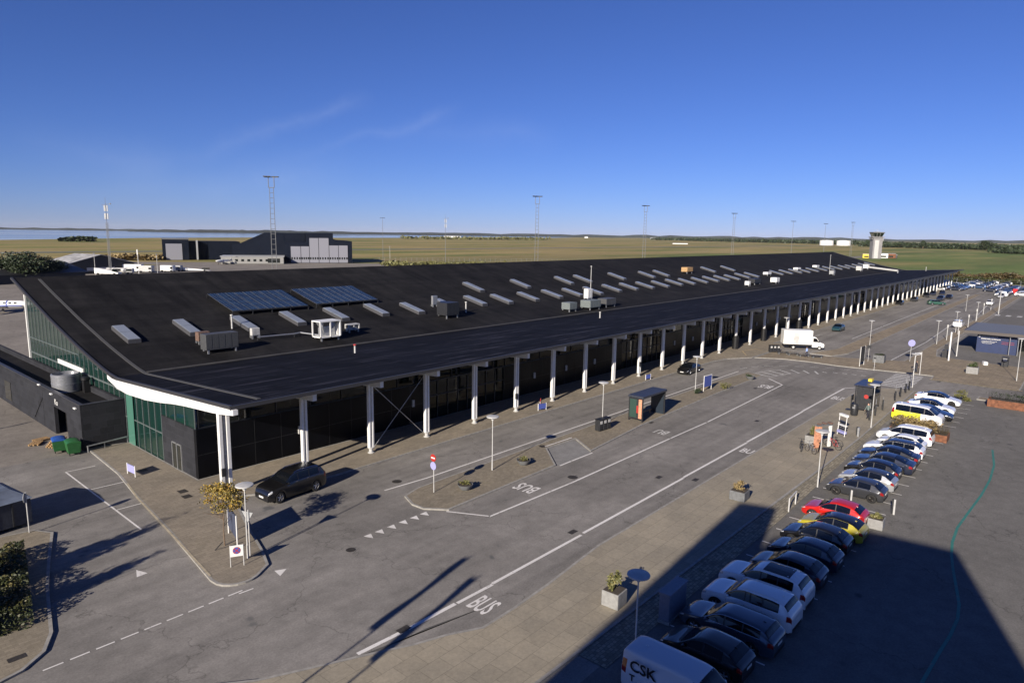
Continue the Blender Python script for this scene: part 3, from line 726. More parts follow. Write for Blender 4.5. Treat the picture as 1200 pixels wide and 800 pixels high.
def car(kind, paint, label, cat, loc, rotz, name='parked_car', roofpaint=None, lower=None, rails=None, sunroof=False, rims='alloy', simple=False, group=None, chrome=False):
    sp = SPEC[kind]; L_, W, Hh, Rw = sp['L'], sp['W'], sp['H'], sp['R']; top = hermite(sp['top']); belt = sp['belt']; Ra = Rw+.055
    wx = [sp['wb'][0]*L_, sp['wb'][1]*L_]
    st = set(); n0 = 34 if not simple else 16
    for i in range(n0+1): st.add(round(L_*i/n0, 4))
    for q in (.006, .015, .03, .97, .985, .994): st.add(round(q*L_, 4))
    st = {s for s in st if all(abs(s-c) > Ra*1.02 for c in wx) }
    for c in wx:
        for k in range(11 if not simple else 7):
            a = pi*k/(10 if not simple else 6); st.add(round(c-Ra*cos(a), 4))
        st.add(round(c-Ra-.012, 4)); st.add(round(c+Ra+.012, 4))
    st = sorted(st)
    def hw(u):
        q = u/L_; f = 1
        if q < .16: f = 1-.20*(1-q/.16)**2.6
        if q > .86: f = 1-.15*((q-.86)/.14)**2.4
        return W/2*f
    def low(u):
        z = .24 + (.05 if u < .1 or u > L_-.1 else 0)
        for c in wx:
            if abs(u-c) <= Ra+1e-3: z = max(z, Rw-.02+sqrt(max(0, Ra*Ra-(u-c)**2))*.97)
        return z
    def sect(u):
        zt = top(u/L_); w = hw(u); zl = low(u); q = u/L_
        zb = min(belt+.05*max(0, q-.3), zt-.05); t = min(1, max(0, (zt-zb-.05)/(Hh-belt-.05)))
        z1 = min(max(.56, zl+.03), zb-.02); z1 = max(z1, zl+.008)
        zb = max(zb, z1+.012); zt = max(zt, zb+.02)
        wr = w*(.955-.19*t); z3 = zt-.018-.05*t
        bulge = 1.0
        P_ = [(w*.955, zl), (w*.99, zl+(z1-zl)*.4), (w, z1), (w*.992, z1+(zb-z1)*.55), (w*.97, zb-.0), (w*.945, zb+(z3-zb)*.10),
              (w*.945*(1-.42)+wr*.42, zb+(z3-zb)*.42), (w*.945*.14+wr*.86, zb+(z3-zb)*.82), (wr, z3), (wr*.93, z3+(zt-z3)*.6), (wr*.6, zt), (0, zt+.012)]
        return P_
    def off(u, sy, k, o, fr=0):
        """point on the surface at section coordinate k (float index), pushed out by o"""
        S_ = sect(u); k0 = int(min(k, len(S_)-2)); t = k-k0; a = Vector(S_[k0]); b = Vector(S_[k0+1]); p = a.lerp(b, t); d = (b-a)
        nrm = Vector((d.y, -d.x)); nrm = nrm.normalized() if nrm.length > 1e-6 else Vector((0, 1))
        # slope along the car
        e = .02; S2 = sect(min(L_, u+e)); a2 = Vector(S2[k0]); b2 = Vector(S2[k0+1]); p2 = a2.lerp(b2, t)
        t1 = Vector((-e, p2.x-p.x, p2.y-p.y)); t2 = Vector((0, d.x, d.y)); nn = t1.cross(t2)
        if nn.length < 1e-9: nn = Vector((0, nrm.x, nrm.y))
        nn.normalize()
        if nn.y*max(.001, nrm.x)+nn.z*max(0, nrm.y) < 0: nn = -nn
        q = Vector((L_/2-u, p.x, p.y))+nn*o
        return Vector((q.x, q.y*sy, q.z))
    body = MB(); np_ = 12; V = []
    for u in st:
        S_ = sect(u); x = L_/2-u
        for y, z in S_: V.append((x, y, z))
        for y, z in S_[:-1][::-1]: V.append((x, -y, z))
    m_ = 2*np_-1; Fs = []; Ms = []
    for i in range(len(st)-1):
        um = (st[i]+st[i+1])/2/L_
        for k in range(m_-1):
            kk = k if k < np_-1 else m_-2-k
            mi = 0
            zt = top(um)
            if roofpaint and kk >= 8 and zt > belt+(Hh-belt)*.55: mi = 1
            if lower and kk <= 4 and um > .42: mi = 2
            Fs.append((i*m_+k, i*m_+k+1, (i+1)*m_+k+1, (i+1)*m_+k)); Ms.append(mi)
    n = len(body.v); body.v += V; body.f += Fs; body.m += Ms; body.sm += [True]*len(Fs)
    body.add(V[:m_], [tuple(range(m_-1, -1, -1))], 0, True); body.add(V[-m_:], [tuple(range(m_))], 2 if lower else 0, True)
    # inner arch and floor
    ua = [u for u in st if u > .05 and u < L_-.05]
    for sy in (1, -1):
        vs = []
        for u in ua: S_ = sect(u); vs += [(L_/2-u, S_[0][0]*sy, S_[0][1]), (L_/2-u, (S_[0][0]-.3)*sy, S_[0][1]+.0)]
        body.add(vs, [(2*i, 2*i+1, 2*i+3, 2*i+2) for i in range(len(ua)-1)], 3)
    body.box(-L_/2+.08, L_/2-.08, -W/2+.32, W/2-.32, .2, .42, 3)
    for c in wx: body.box(L_/2-c-Ra*.9, L_/2-c+Ra*.9, -W/2+.26, W/2-.26, .3, .7, 3)
    # lower black cladding + seams
    if not simple:
        def seam(pts, wdt=.010, mi=3, o=.003):
            for sy in (1, -1):
                for (ua_, ka), (ub, kb) in zip(pts[:-1], pts[1:]):
                    a, b = off(ua_, sy, ka, o), off(ub, sy, kb, o)
                    if abs(ua_-ub) > abs(ka-kb)*.2: a2, b2 = off(ua_, sy, ka+.06, o), off(ub, sy, kb+.06, o)
                    else: a2, b2 = off(ua_+wdt, sy, ka, o), off(ub+wdt, sy, kb, o)
                    body.add([a, b, b2, a2], [(0,1,2,3)], mi); body.add([a, b, b2, a2], [(3,2,1,0)], mi)
        ps = sp['sw']; us = [ps[0][0]*L_-.02]+[(a[1]+b[0])/2*L_ for a, b in zip(ps[:-1], ps[1:])][:2]
        if kind == 'van': us = [.2*L_, .36*L_, .62*L_]
        for u in us: seam([(u, .6), (u, 2), (u, 3.2), (u, 4.8)])
        seam([(wx[0]+Ra+.05, .5), (wx[0]+Ra+.6, .5), (wx[1]-Ra-.05, .5)], .03)
        seam([(wx[0]-.25, 4.7), (L_*.2, 5.0), (L_*.26, 5.0)])
    grp = MB(); parts = {}
    def patch(u0, u1, k0, k1, o=.004, nu=8, nk=4, sy=1, mb=None, mat=0, rnd=.0):
        mb = mb or MB(); vs = []
        for i in range(nu+1):
            t = i/nu; u = u0+(u1-u0)*t; e = rnd*(1-4*t*(1-t))**3 if rnd else 0
            for j in range(nk+1):
                k = k0+e+(k1-k0-2*e)*j/nk; vs.append(off(u, sy, k, o))
        fs = [(i*(nk+1)+j, i*(nk+1)+j+1, (i+1)*(nk+1)+j+1, (i+1)*(nk+1)+j) for i in range(nu) for j in range(nk)]
        if sy < 0: fs = [f[::-1] for f in fs]
        mb.add(vs, fs, mat, True); return mb
    def full(u0, u1, k0, o=.004, nu=8, mb=None, mat=0, kend=11):
        mb = mb or MB(); patch(u0, u1, k0, kend, o, nu, 6, 1, mb, mat); patch(u0, u1, k0, kend, o, nu, 6, -1, mb, mat); return mb
    root = thing(name, label, cat, loc, rotz, group)
    mats = [paint, roofpaint or paint, lower or paint, M['black']]
    simple_mb = body if simple else None
    gm = M['glass']
    if simple: mats = mats+[gm, M['head'], M['tail'], M['plate']]
    def part(nm, mb, mat, parent=None, **kw): return mb.build(nm, mat, parent or root, sharp=50, **kw)
    # windscreens
    a, b = sp['ws']
    if simple: full(a*L_, b*L_, 8.4, mb=body, mat=4, nu=4)
    else: part('windscreen', full(a*L_, b*L_, 8.35), gm)
    if sp['rw']:
        a, b = sp['rw']
        if simple: full(a*L_, b*L_, 8.6, mb=body, mat=4, nu=3)
        else: part('rear_window', full(a*L_, b*L_, 8.5), gm)
    for sy in (1, -1):
        for a, b in sp['sw']:
            if simple: patch(a*L_, b*L_, 5.05, 7.9, sy=sy, mb=body, mat=4, nu=3, nk=2)
            else: part('side_window', patch(a*L_, b*L_, 5.02, 7.92, sy=sy, nu=10), gm)
    for sy in (1, -1):
        a = sp['sw'][0][0]*L_; b = sp['sw'][-1][1]*L_
        patch(a-.03, b+.02, 4.9, 8.05, o=.002, sy=sy, mb=body, mat=3, nu=16 if not simple else 4, nk=3)
    if sunroof: part('sunroof', patch(.50*L_, .80*L_, 9.25, 11, nu=6, mb=patch(.50*L_, .80*L_, 9.25, 11, sy=-1, nu=6)), gm)
    # lights, grille, plates
    tk = (2.9, 4.6) if kind not in ('van', 'bus', 'mpv') else (3.2, 6.2)
    for sy in (1, -1):
        if simple:
            patch(.006*L_, .05*L_, 3.4, 4.9, sy=sy, mb=body, mat=5, nu=2, nk=1); patch(.955*L_, .995*L_, tk[0], tk[1], sy=sy, mb=body, mat=6, nu=2, nk=1)
        else:
            part('headlight', patch(.008*L_, .065*L_, 3.1, 4.7, sy=sy, nu=5, rnd=.25), M['head'])
            part('taillight', patch(.945*L_, .997*L_, tk[0], tk[1], sy=sy, nu=5), M['tail'])
    xf, xr = L_/2, -L_/2
    if not simple:
        g = MB(); g.cbox((xf-.006, 0, .40), (.035, hw(0)*1.25, .15)); g.cbox((xf-.004, 0, min(.58, top(0)-.06)), (.03, hw(0)*1.1, .06)); part('grille', g, M['black'])
        g = MB(); g.cbox((xr+.01, 0, .36), (.04, hw(L_)*1.7, .16)); part('rear_bumper_trim', g, M['black'])
        g = MB(); g.cbox((xf+.012, 0, .46), (.012, .50, .11)); part('number_plate', g, M['plate'])
        g = MB(); g.cbox((xr-.012, 0, .72), (.012, .50, .11)); part('number_plate', g, M['plate'])
        for sy in (1, -1):
            u = sp['sw'][0][0]*L_+.10; p = off(u, sy, 5.0, .0); g = MB()
            g.cbox((p.x+.02, p.y+sy*.12, p.z+.05), (.13, .20, .14), bev=.035); g.cbox((p.x+.02, p.y+sy*.02, p.z+.01), (.06, .08, .04)); part('wing_mirror', g, [paint])
            g = MB()
            for a, b in sp['sw'][:2]:
                q = off((b-.025)*L_, sy, 4.1, .015); g.cbox(q, (.16, .02, .025))
            part('door_handle', g, M['chrome'] if chrome else paint)
            if rails:
                g = MB(); kz = 9.1; pts = [off(L_*(.45+.42*i/8), sy, kz, .035 if 0 < i < 8 else .0) for i in range(9)]
                for p0, p1 in zip(pts[:-1], pts[1:]): g.tube(p0, p1, .018, n=6)
                part('roof_rail', g, M[rails])
            if chrome:
                g = MB(); 
                for i in range(14):
                    u0 = L_*(sp['sw'][0][0]+(sp['sw'][-1][1]-sp['sw'][0][0])*i/14); u1 = L_*(sp['sw'][0][0]+(sp['sw'][-1][1]-sp['sw'][0][0])*(i+1)/14)
                    g.tube(off(u0, sy, 8.02, .006), off(u1, sy, 8.02, .006), .009, n=5); g.tube(off(u0, sy, 4.95, .006), off(u1, sy, 4.95, .006), .007, n=5)
                part('window_trim', g, M['chrome'])
        g = MB(); p = Vector((L_/2-L_*.84, 0, top(.84)+.01)); g.cbox((p.x, 0, p.z+.02), (.12, .03, .04)); part('roof_aerial', g, paint)
    b_ = part('body', body, mats if simple else mats)
    if not simple:
        for k in range(3): pass
    rimm = M[rims]
    for c in wx:
        for sy in (1, -1):
            w = MB(); yo = (W/2-.015)*sy; yi = yo-.215*sy; s = sy
            nn = 26 if not simple else 12
            prof = [(Rw*.62, -.0), (Rw*.64, .0), (Rw*.90, .012), (Rw*.975, -.015), (Rw, -.05), (Rw, -.17), (Rw*.97, -.2), (Rw*.8, -.215), (Rw*.3, -.215)]
            w.lathe([(r, yo+h*s-.018*s) for r, h in prof], (L_/2-c, 0, Rw), nn, 0, 'y')
            if simple:
                w.add([(L_/2-c+Rw*.62*cos(2*pi*i/12), yo-.02*s, Rw+Rw*.62*sin(2*pi*i/12)) for i in range(12)], [tuple(range(12)) if s < 0 else tuple(range(11,-1,-1))], 1)
                w.build('wheel', [M['rubber'], rimm], root)
            else:
                wo = w.build('wheel', M['rubber'], root, sharp=60)
                r = MB(); yy = yo-.045*s
                r.lathe([(Rw*.63, yy+.02*s), (Rw*.6, yy+.022*s), (Rw*.57, yy-.01*s), (Rw*.57, yy-.1*s)], (L_/2-c, 0, Rw), 26, 0, 'y')
                r.lathe([(.0, yy+.02*s), (.055, yy+.018*s), (.065, yy-.01*s)], (L_/2-c, 0, Rw), 12, 0, 'y')
                for k in range(5):
                    a = 2*pi*k/5+.3
                    for da in (-.13, .13):
                        p0 = Vector((L_/2-c+.05*cos(a), yy, Rw+.05*sin(a))); p1 = Vector((L_/2-c+Rw*.585*cos(a+da), yy+.005*s, Rw+Rw*.585*sin(a+da)))
                        r.tube(p0, p1, .022, .016, 6)
                ro = r.build('rim', rimm, wo)
                r2 = MB(); r2.add([(L_/2-c+Rw*.58*cos(2*pi*i/20), yy-.06*s, Rw+Rw*.58*sin(2*pi*i/20)) for i in range(20)], [tuple(range(20)) if s < 0 else tuple(range(19,-1,-1))]); r2.build('brake_disc', M['black'], wo)
    return root
def paint(name, col, rough=.28, metal=0.0, coat=.9):
    mt = flat(name, col, rough, metal, coat); return mt
PC = dict(black=paint('paint_black', (.006,.006,.007)), navy=paint('paint_navy', (.010,.014,.03)), white=paint('paint_white', (.72,.73,.74)), silver=paint('paint_silver', (.42,.43,.44), .3, .5),
          grey=paint('paint_grey', (.045,.047,.052), .3, .4), red=paint('paint_red', (.42,.012,.008)), yellow=paint('paint_yellow', (.34,.29,.02)), blue=paint('paint_blue', (.02,.05,.12), .3, .3),
          bluegrey=paint('paint_bluegrey', (.05,.07,.10), .3, .4), lime=paint('paint_lime', (.62,.62,.03)), green=paint('paint_green', (.03,.085,.06)), teal=paint('paint_teal', (.02,.06,.07), .3, .3))
NP = pi/2     # nose towards the terminal
row = 'cars parked side by side in the near car park row'
near = [
 ('hatch','black',27.55,11.75,NP,{},'black hatchback in deep shade, parked right beside the white van'),
 ('wagon','bluegrey',30.25,11.75,NP,dict(chrome=True),'dark blue-grey estate with bright window trim, second car from the white van'),
 ('suv','white',32.9,11.8,NP,dict(rails='white'),'shaded white estate with black rear window and no sunroof, nearest white car to the van'),
 ('suv','white',35.55,12.0,NP,dict(sunroof=True,rails='white'),'shaded white SUV with a large dark panoramic sunroof'),
 ('hatch','navy',38.2,11.7,NP,{},'dark navy hatchback parked just beyond the white SUV with the sunroof'),
 ('hatch','navy',40.9,11.6,NP,{},'dark hatchback in shade between the navy hatchback and the small black car'),
 ('hatch','black',43.6,11.8,NP,dict(),'small black car with bright side windows parked before the yellow car'),
 ('hatch','yellow',46.1,11.5,NP,dict(roofpaint=1,chrome=False,rims='alloy_dark'),'yellow hatchback with black roof at the edge of the building shadow'),
 ('hatch','red',48.7,12.1,NP,dict(),'bright red hatchback with black lower tail, only red car in the near row'),
 ('hatch','grey',54.6,12.2,NP,dict(rims='alloy_dark',chrome=True),'dark grey metallic hatchback with bronze wheels, first car past the gap'),
 ('hatch','silver',57.4,12.1,NP,dict(chrome=True,roofpaint=2),'silver hatchback with dark roof next to the dark grey one'),
 ('hatch','black',60.2,12.4,NP,{},'black hatchback with a lit red taillight beyond the silver car'),
 ('sedan','navy',62.9,12.2,NP,{},'dark navy saloon third in line past the silver hatchback'),
 ('sedan','black',65.4,12.3,NP,dict(chrome=True),'black saloon with pale window line, beside the white-sided estate'),
 ('wagon','white',67.9,12.4,NP,dict(roofpaint=3,rails='black'),'white estate with dark blue roof between black saloon and white car'),
 ('hatch','white',70.2,12.3,NP,{},'small white hatchback mostly hidden behind the white people carrier'),
 ('mpv','white',73.0,12.5,NP,dict(rails='white'),'white people carrier beside the rusty steel planter'),
 ('bus','white',82.2,13.1,-NP,dict(lower='lime',rims='alloy'),'white and yellow electric minivan nose out beyond the steel planter'),
 ('sedan','black',85.2,12.6,-NP,{},'black saloon hidden behind the yellow and white minivan'),
 ('sedan','white',88.6,12.9,-NP,dict(roofpaint=1,rims='alloy_dark'),'white saloon with black glass roof, nearer of the two at the row end'),
 ('sedan','white',93.6,13.0,-NP,dict(roofpaint=1,rims='alloy_dark'),'white saloon with black glass roof, last car of the row by the crossing'),
]
roofmats = {1: PC['black'], 2: PC['grey'], 3: PC['navy']}
for k, col, x, y, rz_, kw, lab in near:
    kw = dict(kw)
    if 'roofpaint' in kw: kw['roofpaint'] = roofmats[kw['roofpaint']]
    if 'lower' in kw: kw['lower'] = PC[kw['lower']]
    car(k, PC[col], lab, 'minivan' if k == 'bus' else 'car', (x+U(-.06,.06), y, .004), rz_+U(-.015,.015), group=row, name='minivan' if k == 'bus' else 'parked_car', **kw)
# the black SUV before the columns, facing the camera side
p = (G(334,591)+G(378,577))/2
bs = car('suv', PC['black'], 'large black SUV with chrome window line, facing left before the first columns', 'car', (25.55, 44.15-.35, 0), pi-radians(-3), chrome=True, rails='chrome', name='suv')
bs.scale = (1.05,1.07,1.2)
car('sedan', PC['black'], 'black saloon parked at the kerb under the canopy behind the bus shelter', 'car', (89.3, 43.4, 0), pi+radians(2), name='parked_car')
# the panel van in the foreground
vt = car('van', paint('van_white', (.5,.53,.58), .5, 0, .3), 'white panel van with CSK on its side at the bottom edge', 'van', (24.1, 11.2, .004), -NP, name='panel_van', rims='alloy')
sp = SPEC['van']
for body_, sz, zz, xo in (('CSK', .68, 1.22, -2.0), ('T', .4, .76, -1.98)):
    # the van faces -Y, its right side faces the camera: local -Y side; reading from tail to nose
    mtx = Matrix.Translation((xo, -SPEC['van']['W']/2-.012 + (0 if zz < 1.1 else .02), zz)) @ Matrix.Rotation(radians(90), 4, 'X')
    txt(body_, sz, M['black'], 'lettering', vt, .004, mtx=mtx, bold=.012)
# box truck on the far side of the crossing
def truck():
    t = thing('box_truck', 'white box truck with cab to the right beyond the crossing', 'truck', (124.3, 38.3, 0), radians(-58))
    # built along +X = forward
    def w(m, n, mt, par=t): return m.build(n, mt, par)
    g = MB(); g.cbox((-1.6, 0, 2.15), (4.9, 2.3, 2.5), bev=.04); b = w(g, 'cargo_box', M['white'])
    g = MB(); g.cbox((-1.9, -1.165, 1.95), (.9, .02, 1.9)); w(g, 'side_door', M['white_dirty'], b)
    g = MB()
    pr = [(2.85,.45),(2.9,1.0),(2.75,1.15),(2.1,1.35),(1.55,2.15),(1.2,2.3),(.9,2.32),(.9,.45)]
    n = len(pr); vs = [(x, -.98, z) for x, z in pr]+[(x, .98, z) for x, z in pr]
    g.add(vs, [tuple(range(n)), tuple(range(2*n-1, n-1, -1))]+[(i, n+i, n+(i+1)%n, (i+1)%n) for i in range(n)]); cab = w(g, 'cab', M['white'])
    g = MB(); g.add([(2.11,-.85,1.37),(2.11,.85,1.37),(1.58,.78,2.14),(1.58,-.78,2.14)], [(0,1,2,3)]); g.v = [(x+.012, y, z+.01) for x, y, z in g.v]; w(g, 'windscreen', M['glass'], cab)
    for s in (-1, 1):
        g = MB(); g.add([(1.0,s*.99,1.4),(1.95,s*.99,1.4),(1.55,s*.99,2.05),(1.0,s*.99,2.1)], [(0,1,2,3) if s < 0 else (3,2,1,0)]); w(g, 'side_window', M['glass'], cab)
        g = MB(); g.cbox((2.86, s*.75, .88), (.1, .35, .16)); w(g, 'headlight', M['head'], cab)
        g = MB(); g.cbox((1.9, s*1.18, 1.55), (.1, .2, .35)); w(g, 'wing_mirror', M['black'], cab)
        for x in (2.1, -2.3):
            g = MB(); g.lathe([(.1,0),(.34,0),(.36,.05*s),(.36,.2*s),(.2,.22*s)], (x, s*.85, .36), 16, 0, 'y'); g.add([(x+.2*cos(a*pi/6), s*(1.06), .36+.2*sin(a*pi/6)) for a in range(12)], [tuple(range(12)) if s < 0 else tuple(range(11,-1,-1))], 1); w(g, 'wheel', [M['rubber'], M['white_dirty']])
    g = MB(); g.cbox((-1.2, 0, .65), (5.2, .9, .3)); g.cbox((2.87, 0, .5), (.1, 1.8, .25)); w(g, 'chassis', M['dark'])
truck()
# far cars: simple bodies, copied
proto = {}
def fcar(kind, col, loc, rot, label, group, roofp=None):
    key = kind
    if key not in proto:
        o = car(kind, PC[col], label, 'car', loc, rot, simple=True, group=group); proto[key] = o
    else: o = dup(proto[key], loc, rot, label, group)
    for c in o.children:
        if c.name.startswith('body'):
            for i in range(3):
                c.material_slots[i].link = 'OBJECT'; c.material_slots[i].material = PC[col]
    return o
# ------------------------------------------------------------------ far car parks
fc = [('hatch','black',(1054,357),0,'black hatchback, nearest of the cars before the far columns'),('hatch','grey',(1071,353),0,'small grey hatchback just beyond the nearest black one at the far columns'),
      ('suv','black',(1085,348),.2,'black SUV beyond the small grey hatchback at the far columns'),('suv','navy',(1093,346),.1,'navy SUV in the cluster by the far columns'),
      ('wagon','green',(1097,357),0,'green and blue estate crossing at the front of the far cluster'),('suv','navy',(1102,352),0,'navy SUV right behind the green and blue estate'),
      ('hatch','black',(1112,350),0,'black hatchback at the right end of the far cluster'),('sedan','navy',(1104,345),.1,'dark saloon at the back of the far cluster')]
for k, col, px, r, lab in fc:
    p = G(*px); rot = radians(-60) if col in ('green',) else pi+r
    fcar(k, col, (p.x, p.y, 0), rot, lab, 'cars waiting by the far columns')
p = G(988,388); fcar('hatch','teal',(p.x, p.y+1, 0), pi, 'dark green hatchback driving alone beyond the box truck', None)
p = G(1123,383); fcar('suv','white',(p.x, p.y, 0), 0, 'white car seen from behind on the middle far road', None)
p = G(1160,357); fcar('hatch','white',(p.x, p.y, 0), pi, 'white car, nearer of two facing us by the light mast', None)
p = G(1173,349); fcar('mpv','silver',(p.x, p.y, 0), pi, 'silver car behind the white one by the light mast', None)
rnd = random.Random(5)
cols = ['black','navy','white','silver','grey','blue','navy','black','bluegrey']
kinds = ['hatch','wagon','suv','sedan']
def lot(x0, x1, y, rot, n, grp, lab, skip=()):
    for i in range(n):
        if i in skip: continue
        x = x0+(x1-x0)*i/(n-1); cl = rnd.choice(cols)
        fcar(rnd.choice(kinds), cl, (x+rnd.uniform(-.1,.1), y+rnd.uniform(-.3,.3), .004), rot, lab, grp)
lot(322, 368, 52.5, -NP, 18, 'cars parked at the far end of the terminal', 'parked car in the far row along the end of the terminal')
lot(312, 352, 47.0, NP, 14, 'cars parked at the far end of the terminal', 'parked car in the far row along the end of the terminal')
lot(300, 352, 26.2, NP, 20, 'cars in the distant right car park', 'parked car in the distant right-hand car park rows')
lot(306, 358, 20.5, -NP, 19, 'cars in the distant right car park', 'parked car in the distant right-hand car park rows', (5,6))
lot(300, 350, 9, NP, 19, 'cars in the distant right car park', 'parked car in the distant right-hand car park rows', (2,9))
lot(300, 350, 3.5, -NP, 19, 'cars in the distant right car park', 'parked car in the distant right-hand car park rows')
lot(318, 384, 42.5, -NP, 26, 'cars parked at the far end of the terminal', 'parked car in the far row along the end of the terminal', (3,11,12,19))
lot(340, 386, 37.0, NP, 17, 'cars parked at the far end of the terminal', 'parked car in the far row along the end of the terminal', (5,6,13))
lot(322, 374, 31.5, NP, 20, 'cars in the distant right car park', 'parked car in the distant right-hand car park rows', (7,15))
lot(318, 372, 14.5, NP, 20, 'cars in the distant right car park', 'parked car in the distant right-hand car park rows', (9,))
p = G(1190,344); fcar('van','red',(p.x, p.y, 0), 0, 'red van among the distant parked cars at the right edge', None)
p = G(1176,347.5); fcar('van','white',(p.x, p.y, 0), .1, 'white and red van left of the red one in the distance', None)

# ------------------------------------------------------------------ street lamps: pole with a flat disc head
def lamp(x, y, label, group='lamps with flat disc heads', h=4.55, z0=.1, r=.52):
    t = thing('street_lamp', label, 'street lamp', (x, y, z0), 0, group)
    g = MB(); g.tube((0,0,0),(0,0,.9),.06,.055,10); g.tube((0,0,.9),(0,0,h-.2),.04,.034,10); g.build('pole', M['white_dirty'], t)
    g = MB(); g.lathe([(.045,-.34),(.09,-.28),(.16,-.12),(.17,-.02)], (0,0,h), 12); g.build('diffuser', M['white'], t)
    g = MB(); g.lathe([(.0,-.02),(r*.97,-.03),(r,0),(r*.97,.045),(r*.5,.085),(0,.1)], (0,0,h), 28); g.build('lamp_disc', M['white_dirty'], t)
    return t
l0 = lamp(18.25, 36.5, 'disc-headed lamp beside the young tree and the parking signs')
lamp(39.45, 36.2, 'disc-headed lamp on the island between the two bowl planters')
lamp(56.9, 36.9, 'disc-headed lamp behind the triple bin left of the bus shelter')
lamp(78.0, 36.9, 'disc-headed lamp rising from a low bush right of the bus shelter')
lamp(24.9, 13.95, 'disc-headed lamp in the shade by the white van and grey cabinet', z0=.004)
lamp(54.2, 14.9, 'disc-headed lamp by the bicycles, nearest in the verge')
lamp(76.0, 16.2, 'disc-headed lamp right beside the dark ticket kiosk')
lamp(101.6, 17.2, 'disc-headed lamp at the near corner of the zebra crossing', z0=0)
for a in [(1022,375.5),(1100.6,375.6),(1122.5,365),(1147,354),(1134,345.6),(922,372)]:
    p = G(a[0], a[1], 4.6); lamp(p.x, p.y, {1022:'far disc-headed lamp left of the middle road, short shadow',1100.6:'far disc-headed lamp left of the white car seen from behind',1122.5:'far disc-headed lamp straight above the white car seen from behind',1147:'far disc-headed lamp left of the white and silver pair',1134:'far disc-headed lamp near the distant parked cars',922:'disc-headed lamp by the box truck and twin bins'}[a[0]], z0=.02)
p = G(1191,447); lamp(p.x, p.y, 'tall disc-headed lamp at the right edge in front of the blue kiosk', h=6.0)

# ------------------------------------------------------------------ signs, boards, posts
def sign_round(base, label, parts, h=3.0, name='road_sign', rz_=pi, z0=.1, rpole=.035, cat='sign'):
    t = thing(name, label, cat, (base[0], base[1], z0), rz_)
    g = MB(); g.tube((0,0,0),(0,0,h),rpole,rpole,8); g.build('pole', M['white_dirty'], t)
    for (kind, z, r, mats) in parts:
        if kind == 'disc':
            g = MB(); g.lathe([(0,.045),(r,.045),(r,.07),(0,.07)], (0,0,z), 24, 0, 'x', smooth=False); o = g.build('sign_plate', mats[0], t)
            if len(mats) > 1:
                g = MB()
                if mats[1] == 'bar': g.box(.073,.08,-r*.68,r*.68,z-r*.17,z+r*.17); g.build('bar', M['white'], o)
                elif mats[1] == 'ring': g.lathe([(r*.8,.072),(r*.8,.08),(0,.08)], (0,0,z), 24, 0, 'x', smooth=False); g.build('inner_disc', M['bluesign'], o)
        if kind == 'tri':
            g = MB(); v = [(0,-r,z+r*.6),(0,r,z+r*.6),(0,0,z-r)]; vs = [(.05,b,c_) for a,b,c_ in v]+[(.075,b,c_) for a,b,c_ in v]
            g.add(vs, [(0,2,1),(3,4,5),(0,1,4,3),(1,2,5,4),(2,0,3,5)]); g.build('sign_plate', mats[0], t)
        if kind == 'rect':
            g = MB(); g.box(.045,.075,-r[0]/2,r[0]/2,z-r[1]/2,z+r[1]/2); g.build('sign_plate', mats[0], t)
    return t
sign_round((32.85,36.1), 'no-entry sign above a round pale disc at the island tip', [('disc',2.72,.29,[M['redsign'],'bar']),('disc',2.1,.31,[M['lilac']])], 3.0)
sign_round((18.5,36.7), 'triangular yield sign seen from behind next to the lamp', [('tri',2.55,.42,[M['grey']])], 2.9, rz_=radians(200))
sign_round((10.55,49.95), 'round dark sign seen from behind beside the dark container', [('disc',2.35,.33,[M['grey'],'half'])], 2.7, rz_=radians(150))
p = G(1066,424); sign_round(p, 'round blue-white sign on a pole beyond the zebra crossing', [('disc',3.0,.55,[M['lilac']])], 3.3, rz_=pi+.6)
p = G(1017,424); sign_round(p, 'small dark square sign on a pole beside the dark planter', [('rect',2.4,(.6,.5),[M['dark']])], 2.8)
p = G(1024,435); sign_round(p, 'slim post at the kerb left of the zebra crossing', [('rect',1.9,(.35,.2),[M['dark']])], 2.0)
# no-stopping sign on two legs
t = thing('parking_sign', 'square white no-stopping sign with blue disc on two posts by the kerb', 'sign', (17.35, 36.0, .1), pi+radians(62)); t.scale = (.85,.85,.85)
for y in (-.42, .42):
    g = MB(); g.tube((0,y,0),(0,y,1.55),.03); g.build('post', M['white_dirty'], t)
g = MB(); g.box(.04,.07,-.42,.42,.75,1.55); o = g.build('sign_plate', M['white'], t)
g = MB(); g.lathe([(0,.078),(.255,.078)], (0,0,1.18), 24, 0, 'x', smooth=False); g.build('disc', M['redsign'], o)
g = MB(); g.lathe([(0,.084),(.225,.084)], (0,0,1.18), 24, 0, 'x', smooth=False); g.build('inner_disc', M['bluesign'], o)
g = MB(); g.add([(.086,-.19,1.02),(.086,-.15,.98),(.086,.19,1.32),(.086,.15,1.36)], [(0,1,2,3)]); g.add([(.087,.19,1.02),(.087,.15,.98),(.087,-.19,1.32),(.087,-.15,1.36)], [(0,1,2,3)]); g.build('cross', M['redsign'], o)
def board(a, b, z0, z1, label, mat, posts=True, th=.06, zb=.1, name='info_board', rim=None, frame=False, pr=.04):
    a = Vector(a[:2]); b = Vector(b[:2]); c_ = (a+b)/2; d = b-a; t = thing(name, label, 'sign', (c_.x, c_.y, zb), atan2(d.y, d.x)); w = d.length
    for x in (-w/2, w/2):
        g = MB(); g.tube((x,0,0),(x,0,z1+.05),pr,pr,8); g.build('post', M['white'], t)
    g = MB(); g.box(-w/2+.045, w/2-.045, -th/2, th/2, z0, z1); o = g.build('panel', mat, t)
    if frame:
        g = MB(); g.box(-w/2-.0, w/2, -th/2-.01, th/2+.01, z1, z1+.08); g.build('frame', M['white'], t)
    return t
